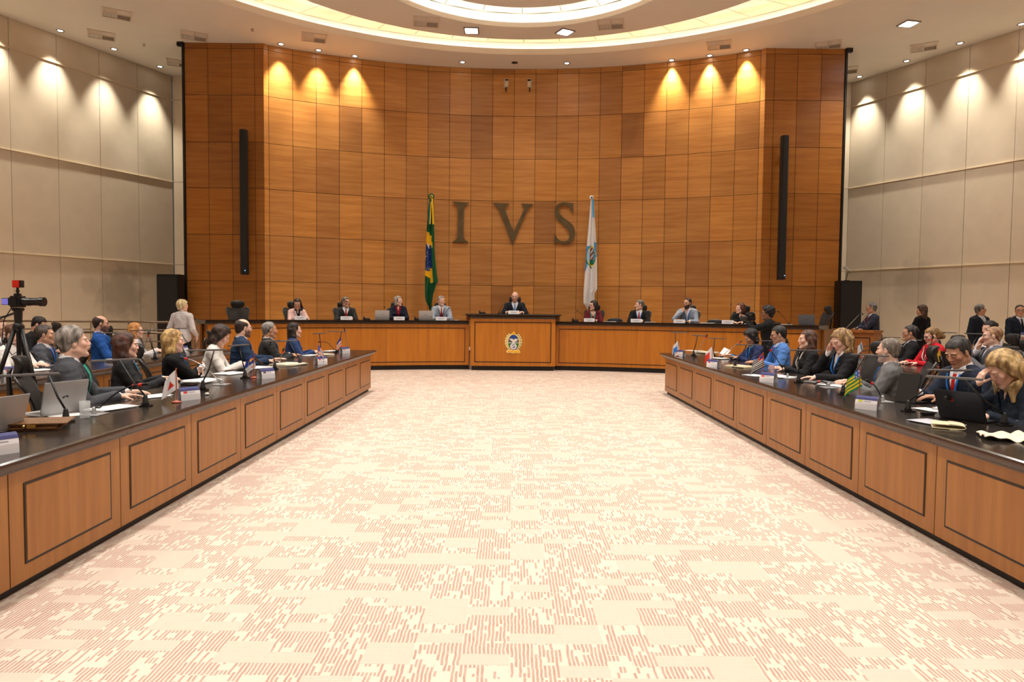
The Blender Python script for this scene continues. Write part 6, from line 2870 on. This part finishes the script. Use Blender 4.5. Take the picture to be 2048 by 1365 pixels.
em_r, em_y, em_b = mat('print_red', rgb(215, 50, 50), .6), mat('print_yellow', rgb(200, 205, 50), .6), mat('print_dark', rgb(90, 50, 40), .6)
name_card((376, 800), 'white tent name card beside the red triangle flag', 1.0, emblem=em_r)
name_card((532, 757), 'white tent name card beside the blue and white flag', 1.0, emblem=em_b)
name_card((641, 729), 'white tent name card behind the striped flag, far part of the left desk', 1.0, emblem=em_r)
name_card((689, 707), 'white tent name card at the far end of the left desk', 1.0, emblem=em_r)
name_card((-6, 909), 'white tent name card cut off by the left edge of the photo', 1.0, emblem=em_r)
name_card((1360, 713), 'white tent name card at the far end of the right desk', -.9, emblem=em_r)
name_card((1427, 735), 'white tent name card beside the white and red flag', -.9, emblem=em_r)
name_card((1537, 765), 'white tent name card beside the black and white striped flag', -.9, emblem=em_r)
name_card((1736, 819), 'white tent name card with green and yellow crest', -.9, emblem=em_y)
name_card((22, 753), 'white tent name card on the second left desk under the tripod', 1.0, emblem=em_r)
name_card((364, 705), 'white tent name card on the second left desk before the standing blonde woman', .9, emblem=em_r)

# plain cards on the dais
for px, z, lab in ((598, 1.2, 'the woman in pale pink'), (690, 1.2, 'the man with red tie on the left'), (796, 1.2, 'the woman with grey bob'),
                   (880, 1.2, 'the man in pale grey suit'), (1025, 1.372, 'the bald man at the central desk'), (1176, 1.2, 'the woman in maroon'),
                   (1270, 1.2, 'the man with slicked grey hair'), (1356, 1.2, 'the bearded man'), (1453, 1.2, 'the woman with reddish brown hair')):
    x, y = dais_pos(px, 10.93)
    if z > 1.3:
        y = 16.92
    ph = math.atan2(x, y - 6.4)
    t = name_card((px, 640), 'white folded name card in front of ' + lab, -ph if z < 1.3 else 0, z, big=False, y_at=y)
    t.location = (x, y, z)


def dais_put(px, r, z=1.2):
    x, y = dais_pos(px, r)
    return x, y, -math.atan2(x, y - 6.4)


for px, mt, lab in ((762, M_silver, 'open grey laptop on the dais left of the woman with grey bob'), (849, M_silver, 'open grey laptop on the dais left of the man in pale grey'),
                    (1611, mat('slate_laptop', rgb(104, 106, 112), .35), 'open dark laptop near the right end of the dais')):
    x, y, rz = dais_put(px, 11.0)
    t = laptop((px, 640), lab, rz, 1.2, 100, mt, .34, .22, y_at=y, logo=True)
    t.location = (x, y, 1.2)
for px, lab, w, d in ((1218, 'white open booklet on the dais beside the woman in maroon', .3, .2), (1298, 'white papers on the dais before the man with slicked hair', .25, .2),
                      (1412, 'white papers on the dais right of the bearded man', .3, .2), (1500, 'pink and white papers on the dais before the rightmost woman', .3, .2),
                      (905, 'white papers on the dais right of the man in pale grey', .2, .15), (1570, 'white cable coil beside the dark laptop on the dais', .25, .08)):
    x, y, rz = dais_put(px, 11.15)
    o = papers((px, 640), lab, w, d, rz, 1.2, y_at=y, seed=int(px))
    o.location = (x, y, 1.2)
for px, tp, r, lab in ((610, (586, 613), 11.2, 'thin black gooseneck microphone before the woman in pale pink'),
                       (690, (692, 606), 11.2, 'thin black gooseneck microphone before the man with red tie on the left'),
                       (787, (771, 617), 11.2, 'thin black gooseneck microphone before the woman with grey bob'),
                       (883, (896, 619), 11.2, 'thin black gooseneck microphone before the man in pale grey'),
                       (1176, (1157, 624), 11.3, 'thin black gooseneck microphone before the woman in maroon'),
                       (1373, (1372, 622), 11.2, 'thin black gooseneck microphone before the bearded man'),
                       (1461, (1462, 612), 11.4, 'thin black gooseneck microphone left of the rightmost seated woman'),
                       (1578, (1559, 626), 11.2, 'thin black gooseneck microphone left of the dark laptop on the dais')):
    x, y, rz = dais_put(px, r)
    mic((px, 640), tp, lab, 1.2, arch=.02, group='microphones on the dais', ring=False, floor_y=y)
for a, b_, lab in ((998, (1006, 610), 'left'), (1053, (1049, 610), 'right')):
    mic((a, 632), b_, 'black gooseneck microphone on the %s of the bald man at the central desk' % lab, 1.372, arch=.05, group='microphones on the central desk', ring=False,
        floor_y=17.2)
# telephones on the dais
PH = None
for px, z, lab in ((731, 1.2, 'small black desk telephone left of the first laptop on the dais'), (833, 1.2, 'small black desk telephone left of the second laptop on the dais'),
                   (962, 1.372, 'small black device on the left of the central desk'), (1148, 1.2, 'small black desk telephone left of the woman in maroon'),
                   (1550, 1.2, 'black headset base on the dais right of the camera operator')):
    x, y, rz = dais_put(px, 11.1)
    if z > 1.3:
        y = 17.15
        x = (px - 1022) / 1400. * y
    if PH is None:
        PH = thing('telephone', lab, 'telephone', (x, y, z), rz, 'desk telephones on the dais')
        m = MB()
        m.add([(-.08, -.08, 0), (.08, -.08, 0), (.08, .08, 0), (-.08, .08, 0), (-.08, -.08, .02), (.08, -.08, .02), (.08, .08, .05), (-.08, .08, .05)],
              [(3, 2, 1, 0), (4, 5, 6, 7), (0, 1, 5, 4), (1, 2, 6, 5), (2, 3, 7, 6), (3, 0, 4, 7)])
        m.build('body', M_black, PH)
        m = MB()
        m.tube([(-.06, -.06, .045), (-.06, -.03, .055), (-.06, .04, .075), (-.06, .07, .07)], [.02, .013, .013, .02], 10)
        m.build('handset', M_dgrey, PH)
    else:
        dup(PH, (x, y, z), rz, lab)

# front left desk: lamps and microphones (base, stem top, bar ends)
for i, (b_, tp, p, q, lab) in enumerate((
        ((132, 845), (98, 752), (18, 774), (98, 750), 'slim black desk lamp nearest the left edge, beside the brown clutch bag'),
        ((291, 813), (240, 722), (202, 722), (258, 715), 'slim black desk lamp in front of the nearest grey-haired man'),
        ((406, 781), (428, 702), (381, 705), (447, 698), 'slim black desk lamp in front of the arms-folded blonde woman'),
        ((490, 757), (478, 692), (471, 693), (484, 691), 'slim black desk lamp beside the blue and white miniature flag'),
        ((549.5, 739), (541, 683), (535, 684), (549, 680), 'slim black desk lamp before the man with light blue tie'),
        ((599.5, 730), (578, 683), (563, 686), (587, 678), 'slim black desk lamp before the woman in denim jacket'),
        ((641.5, 712), (639, 668), (633, 669), (645, 666), 'slim black desk lamp behind the thin striped miniature flag'),
        ((674, 704), (683, 664), (655, 664), (694, 664), 'slim black desk lamp at the far end of the left desk'))):
    lamp_stand(b_, tp, p, q, lab, group='desk lamps on the front left desk')
for b_, tp, lab, sv, pl, arch in (((188, 830), (281, 770), 'microphone with red ring beside the water glass', False, True, .05),
                                  ((443, 770), (372, 718), 'silver gooseneck microphone with red ring before the blonde woman', True, True, .05),
                                  ((216, 800 - 8), (268, 770), 'black microphone behind the papers of the nearest man', False, True, .02),
                                  ((559, 731), (565, 705), 'thin microphone before the man in navy suit on the left', True, True, .02),
                                  ((672.5, 706), (643, 684), 'black gooseneck microphone with red tip at the far end of the left desk', False, False, .06),
                                  ((700, 700), (690, 664), 'silver microphone at the very end of the left desk', True, False, .01)):
    mic(b_, tp, lab, plate=pl, silver=sv, arch=arch, group='microphones on the front left desk')

# front right desk
for b_, tp, p, q, lab in (((1350, 708), (1351, 666), (1346, 665), (1373, 666), 'slim black desk lamp behind the white flag with blue emblem'),
                          ((1387, 712), (1395, 672), (1391, 669), (1403, 673), 'slim black desk lamp over the tan envelopes at the far right desk end'),
                          ((1426, 711), (1429, 678), (1420, 676), (1448, 679), 'slim black desk lamp behind the white and red miniature flag'),
                          ((1470, 735), (1493, 691), (1473, 689), (1521, 690), 'slim black desk lamp before the woman in navy blazer'),
                          ((1545, 728), (1537, 683), (1513, 682), (1561, 683), 'slim black desk lamp before the man in light blue suit'),
                          ((1597, 766), (1597, 702), (1580, 698), (1643, 703), 'slim black desk lamp before the brown-haired woman'),
                          ((1686, 790), (1729, 712), (1718, 704), (1761, 704), 'slim silver desk lamp behind the green and yellow flag'),
                          ((1816, 824), (1876, 742), (1852, 731), (1948, 737), 'slim black desk lamp in front of the tablet'),
                          ((2008, 852), (1927, 758), (1872, 735), (1946, 742), 'slim silver desk lamp at the right edge, before the wavy-haired woman')):
    lamp_stand(b_, tp, p, q, lab, group='desk lamps on the front right desk')
for b_, tp, lab, sv, pl, arch in (((1389, 714), (1411, 676), 'silver microphone with red tip over the tan envelopes', True, False, .01),
                                  ((1461, 715), (1478, 686), 'silver microphone with red tip before the woman in navy blazer', True, False, .01),
                                  ((1575, 757), (1541, 701), 'black microphone with red ring before the man in light blue suit', False, True, .02),
                                  ((1657.5, 776), (1638, 764), 'low bent black microphone before the blonde woman in black blazer', False, True, .03),
                                  ((1765, 804), (1743, 767), 'black microphone with red ring before the man in grey jacket', False, True, .03),
                                  ((1975, 842), (1905, 800), 'black microphone beside the black laptop', False, True, .02)):
    mic(b_, tp, lab, plate=pl, silver=sv, arch=arch, group='microphones on the front right desk')

# second rows: lamps
for b_, tp, p, q, lab in (((250, 733), (222, 667), (209, 666), (235, 664), 'slim desk lamp left of the strawberry blonde woman'),
                          ((310, 718), (294, 662), (270, 662), (304, 660), 'slim desk lamp right of the strawberry blonde woman'),
                          ((382, 703), (357, 658), (341, 657), (365, 655), 'slim desk lamp before the standing blonde woman'),
                          ((120, 745), (40, 690), (-10, 688), (36, 680), 'slim desk lamp at the left edge behind the tripod')):
    lamp_stand(b_, tp, p, q, lab, group='desk lamps on the second left desk')
for b_, tp, p, q, lab in (((1773, 706), (1771, 676), (1762, 673), (1797, 678), 'slim desk lamp left of the man in black suit'),
                          ((1806, 718), (1823, 681), (1815, 678), (1832, 682), 'slim desk lamp before the man in black suit'),
                          ((1880, 715), (1890, 666), (1881, 664), (1903, 666), 'slim desk lamp right of the woman in red jacket'),
                          ((1946, 741), (1957, 669), (1945, 667), (1966, 668), 'slim desk lamp behind the reddish-haired man'),
                          ((2030, 741), (2025, 696), (2010, 692), (2056, 698), 'slim desk lamp at the right edge of the second right desk')):
    lamp_stand(b_, tp, p, q, lab, group='desk lamps on the second right desk')
for b_, tp, lab in (((281, 725), (296, 672), 'microphone with red tip beside the strawberry blonde woman'),):
    mic(b_, tp, lab, plate=False, silver=True, arch=.01, group='second row microphones')
mic((1850, 741), (1864, 681), 'microphone before the woman in red jacket', arch=.01, group='second row microphones')
mic((1940, 735), (1955, 700), 'pale microphone before the reddish-haired man', arch=.0, silver=True, group='second row microphones')
# lectern microphones
for b_, tp, lab in (((1689, 661), (1717, 631.5), 'left of two gooseneck microphones on the lectern'), ((1734, 661), (1726, 632), 'right of two gooseneck microphones on the lectern')):
    mic(b_, tp, lab, 1.11, arch=.0, ring=False, floor_y=15.2, group='lectern microphones', silver=True)

# paper, bags, computers on the front left desk
t = thing('water_glass', 'half full clear water glass beside the silver laptop', 'glass', tuple(at_z(170, 838, DESK_H)))
M_glass = mat('clear_glass', (.9, .92, .92), .03, spec=1., alpha=.22)
m = MB()
m.lathe([(.001, .0), (.031, 0), (.034, .12), (.0315, .12), (.029, .008), (.001, .008)], n=28, cap=False)
m.build('tumbler', M_glass, t)
m = MB()
m.lathe([(.001, .009), (.0285, .009), (.0300, .062), (.001, .062)], n=28, cap=False)
m.build('water', mat('water', (.85, .88, .88), .02, spec=1., alpha=.18), t)
t = laptop((160, 832), 'open silver laptop in front of the nearest grey-haired man', .0, open_=104, w=.32, dd=.23, logo=True)
B = at_z(139, 831, DESK_H)
t.location = (B.x - .06, B.y + .02, DESK_H)
t.rotation_euler[2] = math.radians(-32 + 180 - 20)
t.rotation_euler[2] = math.radians(68)
t = laptop((0, 868), 'open silver laptop cut off by the left edge of the photo', math.radians(76), open_=108, w=.32, dd=.22)
B = at_z(5, 868, DESK_H)
t.location = (B.x - .03, B.y, DESK_H)
# clutch bag
B = at_z(70, 858, DESK_H)
t = thing('clutch_bag', 'brown and gold clutch bag with metal clasp lying on the left desk', 'bag', tuple(B), math.radians(14))
m = MB()
m.T = Matrix.Rotation(.10, 4, 'X')
m.box((0, 0, .028), (.34, .19, .045), bev=.018)
m.build('body', mat('bag_leather', rgb(150, 108, 66), .4, noise=.3, nscale=60), t)
m = MB()
m.T = Matrix.Rotation(.10, 4, 'X')
m.box((.03, -.02, .053), (.36, .16, .008), bev=.003)
m.build('flap', mat('bag_flap', rgb(120, 84, 52), .45, noise=.4, nscale=70), t)
m = MB()
m.box((.02, -.105, .03), (.05, .014, .022), bev=.004)
m.ball((-.02, -.108, .03), .012, 10)
m.build('clasp', mat('gold_metal', rgb(225, 190, 110), .2, metal=1.), t)
m = MB()
m.tube([(-.15, -.09, .02), (-.19, -.11, .012), (-.21, -.06, .012), (-.19, .0, .015), (-.16, .04, .03)], .006, 8)
m.build('chain', mat('gold_metal'), t)

papers((222, 818), 'white sheets with a red seal in front of the nearest man', .30, .21, 1.2, seed=2)
papers((45, 868 - 16), 'white papers under the hand at the left edge', .22, .16, 1.3, seed=3)
papers((130, 832), 'white sheet between the silver laptop and the brown bag', .2, .15, .8, seed=31, n=1)
papers((312, 794), 'white papers by the hand of the brown-haired woman', .2, .15, 1.0, seed=4)
papers((405, 764), 'stack of white papers before the arms-folded blonde woman', .32, .26, 1.3, seed=5, n=4, h=.004)
papers((460, 748), 'white papers with dark red folder edge before the woman in white blouse', .30, .22, 1.2, seed=6)
o = papers((456, 741), 'dark red booklet on the papers of the woman in white blouse', .20, .03, 1.15, z=DESK_H + .018, seed=7, n=1, mt=mat('dark_red_cover', rgb(120, 30, 45), .5), name='booklet', cat='booklet')
papers((512, 737), 'white papers before the man in navy suit', .34, .24, 1.2, seed=8, n=4)
papers((575, 731), 'wide stack of cream sheets before the man with light blue tie', .40, .30, 1.2, seed=9, n=5, mt=mat('cream_paper', rgb(235, 224, 200), .7), h=.004)
papers((620, 712), 'white papers before the woman in denim jacket', .26, .2, 1.2, seed=10)
papers((650, 711), 'white notepad at the far part of the left desk', .24, .2, 1.2, seed=11, n=3, h=.006, mt=mat('cream_paper'))
papers((660, 703), 'white leaflets at the far end of the left desk', .26, .12, 1.2, seed=12)
papers((237, 724), 'thick bundle of white papers on the second left desk', .26, .2, 1.2, seed=13, n=6, h=.006)
papers((70, 742), 'white papers before the man with lavender tie', .3, .22, 1.2, seed=14, n=3)
o = tag(MB().lathe([(.001, 0), (.036, 0), (.040, .11), (.037, .11), (.034, .006), (.001, .006)], n=20, cap=False).build('paper_cup', M_card, loc=tuple(at_z(53, 745, DESK_H))),
        'white cup beside the tripod leg on the second left desk', 'cup')
o = tag(MB().box((0, 0, .006), (.075, .15, .010), bev=.003).build('phone', M_screen, loc=tuple(at_z(378, 771, DESK_H)), rz=1.2), 'dark phone on the left desk near the red triangle flag', 'phone')
o = tag(MB().ball((0, 0, .012), (.02, .016, .012), 10).build('crumpled_wrapper', mat('wrapper_white', rgb(230, 225, 215), .6), loc=tuple(at_z(414, 791, DESK_H))),
        'tiny crumpled white wrapper on the front left desk', 'wrapper')
# phone in the hands of the woman in white blouse
t = thing('smartphone', 'dark smartphone held by the woman in white blouse', 'phone', (-3.06, 8.42, .845), -math.radians(84))
m = MB()
m.T = Matrix.Rotation(-.7, 4, 'X')
m.box((0, 0, 0), (.075, .15, .009), bev=.003)
m.build('body', M_black, t)
m = MB()
m.T = Matrix.Rotation(-.7, 4, 'X')
m.box((0, 0, .0052), (.068, .14, .001))
m.build('screen', M_screen, t)

# ... and on the front right desk
papers((1410, 707), 'loose white and tan envelopes at the far end of the right desk', .40, .28, -1.0, seed=15, n=6, mt=mat('cream_paper'), h=.004)
papers((1388, 702), 'large white sheet lying on the tan envelopes', .30, .2, -.6, z=DESK_H + .035, seed=16, n=1)
papers((1440, 718), 'white papers right of the tan envelopes', .3, .2, -1.0, seed=17)
papers((1483, 735), 'pale tan envelope stack before the woman in navy blazer', .36, .26, -1.1, seed=18, n=4, mt=mat('tan_paper', rgb(226, 212, 178), .7), h=.004)
papers((1560, 754), 'white papers before the man in light blue suit', .40, .24, -1.2, seed=19, n=3)
papers((1510, 752), 'white sheets in front of the black and white striped flag', .24, .2, -1.2, seed=20, n=2)
papers((1672, 772), 'white sheets before the blonde woman in black blazer', .34, .2, -1.2, seed=21, n=2)
o = papers((1450, 705), 'small white leaflet held up by the woman in navy blazer', .12, .2, -.4, z=.80, seed=22, n=1, name='leaflet', cat='leaflet')
o.rotation_euler = (.6, .4, -.5)
t = laptop((1630, 768), 'closed grey laptop before the blonde woman in black blazer', -1.2, open_=0, w=.34, dd=.24)
t = thing('tablet', 'black tablet standing upright before the man with red tie', 'tablet', tuple(at_z(1815, 806, DESK_H)), math.radians(-62))
m = MB()
m.T = Matrix.Translation((0, 0, .125)) @ Matrix.Rotation(-.30, 4, 'X')
m.box((0, 0, 0), (.19, .012, .255), bev=.004)
m.build('cover', M_black, t)
m = MB()
m.T = Matrix.Translation((0, 0, .125)) @ Matrix.Rotation(-.30, 4, 'X')
m.box((0, .008, 0), (.175, .003, .24))
m.build('screen', mat('pale_screen', rgb(200, 205, 215), .3), t)
m = MB()
m.box((0, .07, .006), (.19, .14, .01), bev=.003)
m.build('stand', M_black, t)
t = laptop((1925, 842), 'open black laptop before the wavy-haired woman', math.radians(-62), open_=114, mt=mat('black_laptop', rgb(30, 30, 33), .35), w=.33, dd=.22, logo=True)
papers((1862, 822), 'white papers by the hands of the man with red tie', .22, .14, -1.2, seed=23, n=3)
papers((1870, 847), 'grey and white folder in front of the black laptop', .30, .20, -1.3, seed=24, n=2, mt=mat('pale_grey_paper', rgb(205, 205, 215), .5), h=.004)
B = at_z(1915, 858, DESK_H)
m = MB()
m.grid(lambda u, v: (.10 * math.cos(PI * (u - .5)) * .9 * (1 if u < .999 else 1) - .05, (v - .5) * .17, .018 + .016 * math.sin(PI * (u - .5))), 14, 3, thick=.004)
m.box((-.07, 0, .006), (.16, .17, .008), bev=.002)
m.box((-.07, 0, .031), (.16, .17, .006), bev=.002)
tag(m.build('folded_newspaper', mat('tan_paper'), loc=tuple(B), rz=-.5), 'folded cream newspaper on the right desk before the black laptop', 'newspaper')
B = at_z(2030, 880, DESK_H)
m = MB()
m.grid(lambda u, v: ((u - .5) * .36, (v - .5) * .24, .022 + .014 * math.sin(u * 11 + v * 4) * math.sin(v * 9 + u * 3) + .008 * math.sin(u * 23)), 26, 20, thick=.003)
tag(m.build('crumpled_paper', mat('cream_paper'), loc=tuple(B), rz=-.4), 'crumpled cream wrapping paper at the right edge of the front right desk', 'paper')
papers((2020, 842), 'white papers at the right edge beside the black laptop', .30, .2, -1.2, seed=25, n=3)
o = tag(MB().box((0, 0, .012), (.10, .035, .022), bev=.004).build('cable_adapter', M_black, loc=tuple(at_z(1855, 831, DESK_H)), rz=.1), 'small black cable adapter on the right desk beside the folder', 'adapter')
o = tag(MB().ball((0, 0, .016), (.032, .055, .018), 14).build('computer_mouse', M_silver, loc=tuple(at_z(1876, 822, DESK_H)), rz=-1.2), 'grey computer mouse by the papers on the right desk', 'mouse')
o = tag(MB().tube([(0, 0, .006), (.06, .05, .006), (.16, .04, .006), (.25, .10, .006), (.36, .06, .006)], .003, 6).build('cable', M_black, loc=tuple(at_z(1822, 842, DESK_H))),
        'thin black cable curling over the front right desk', 'cable')
t = laptop((1890, 735), 'open grey laptop before the woman in red jacket', math.radians(-72), open_=112, mt=M_dgrey, w=.34, dd=.23)
t = thing('glass_tumbler', 'patterned glass behind the striped flag on the front right desk', 'glass', tuple(at_z(1543, 750, DESK_H)))
m = MB()
m.lathe([(.001, .0), (.03, 0), (.035, .12), (.032, .12), (.028, .008), (.001, .008)], n=24, cap=False)
m.build('tumbler', mat('pink_glass', rgb(225, 190, 195), .1, trans=.6), t)

# ------------------------------------------------------------------ camera on a tripod, left
HD_ = at_y(36, 612, 5.95)
t = thing('tripod_camera', 'black camera with long lens and red top box on a tripod, left', 'camera', (HD_.x, HD_.y, 0))
hz = HD_.z
m = MB()
m.box((.0, 0, hz + .035), (.085, .14, .095), bev=.014)
m.box((0, 0, hz + .09), (.05, .06, .03), bev=.01)
m.build('body', M_black, t)
m = MB()
m.cyl((.04, 0, hz + .035), (.11, 0, hz + .035), .036, .034, 20)
m.cyl((.11, 0, hz + .035), (.19, 0, hz + .036), .032, .034, 20)
m.cyl((.19, 0, hz + .036), (.225, 0, hz + .036), .039, .039, 20)
m.build('lens', mat('lens_black', rgb(30, 30, 32), .25), t)
m = MB()
m.box((-.085, -.03, hz + .035), (.06, .012, .058), bev=.002)
mo = m.build('flip_screen', M_black, t)
m = MB()
m.box((-.085, -.037, hz + .035), (.052, .002, .05))
m.build('screen', mat('lit_screen', rgb(90, 90, 160), .3, emit=rgb(120, 110, 190), es=.8), mo)
m = MB()
m.box((.0, 0, hz + .185), (.062, .05, .062), bev=.004)
m.build('top_box', M_red, t)
m = MB()
m.box((.036, 0, hz + .185), (.012, .05, .06), bev=.003)
m.build('top_box_cap', M_black, t)
m = MB()
m.cyl((0, 0, hz + .1), (0, 0, hz + .155), .010, n=10)
m.ball((0, 0, hz + .125), .016, 10)
m.build('ball_mount', M_black, t)
m = MB()
m.box((0, 0, hz - .03), (.07, .07, .03), bev=.006)
m.cyl((0, 0, hz - .16), (0, 0, hz - .03), .028, .034, 14)
m.cyl((0, 0, hz - .55), (0, 0, hz - .15), .018, n=12)
m.ball((0, 0, hz - .18), .045, 12)
m.build('head_mount', M_black, t)
m = MB()
m.tube([(0, 0, hz - .05), (-.12, .02, hz - .09), (-.28, .05, hz - .13)], .010, 8)
m.build('pan_handle', M_dgrey, t)
for k, an in enumerate((-.25, 1.75, 3.7)):
    d = Vector((math.cos(an), math.sin(an), 0))
    m = MB()
    p0 = Vector((0, 0, hz - .20)) + d * .03
    p2 = d * .40
    p1 = p0.lerp(p2, .5)
    m.tube([p0, p1], [.019, .016], 8)
    m.tube([p1, p0.lerp(p2, .55)], [.022, .022], 8)
    m.tube([p0.lerp(p2, .5), p2 + Vector((0, 0, .012))], [.013, .011], 8)
    lg = m.build('leg', M_black, t)
    m = MB()
    m.tube([p2 + Vector((0, 0, .03)), p2 + Vector((0, 0, .0))], .015, 8)
    m.build('foot', M_dgrey, lg)
m = MB()
m.tube([(-.03, -.02, hz), (-.10, -.03, hz - .12), (-.13, -.02, hz - .30), (-.06, 0, hz - .42), (.03, .0, hz - .36)], .004, 6)
m.build('strap', M_black, t)
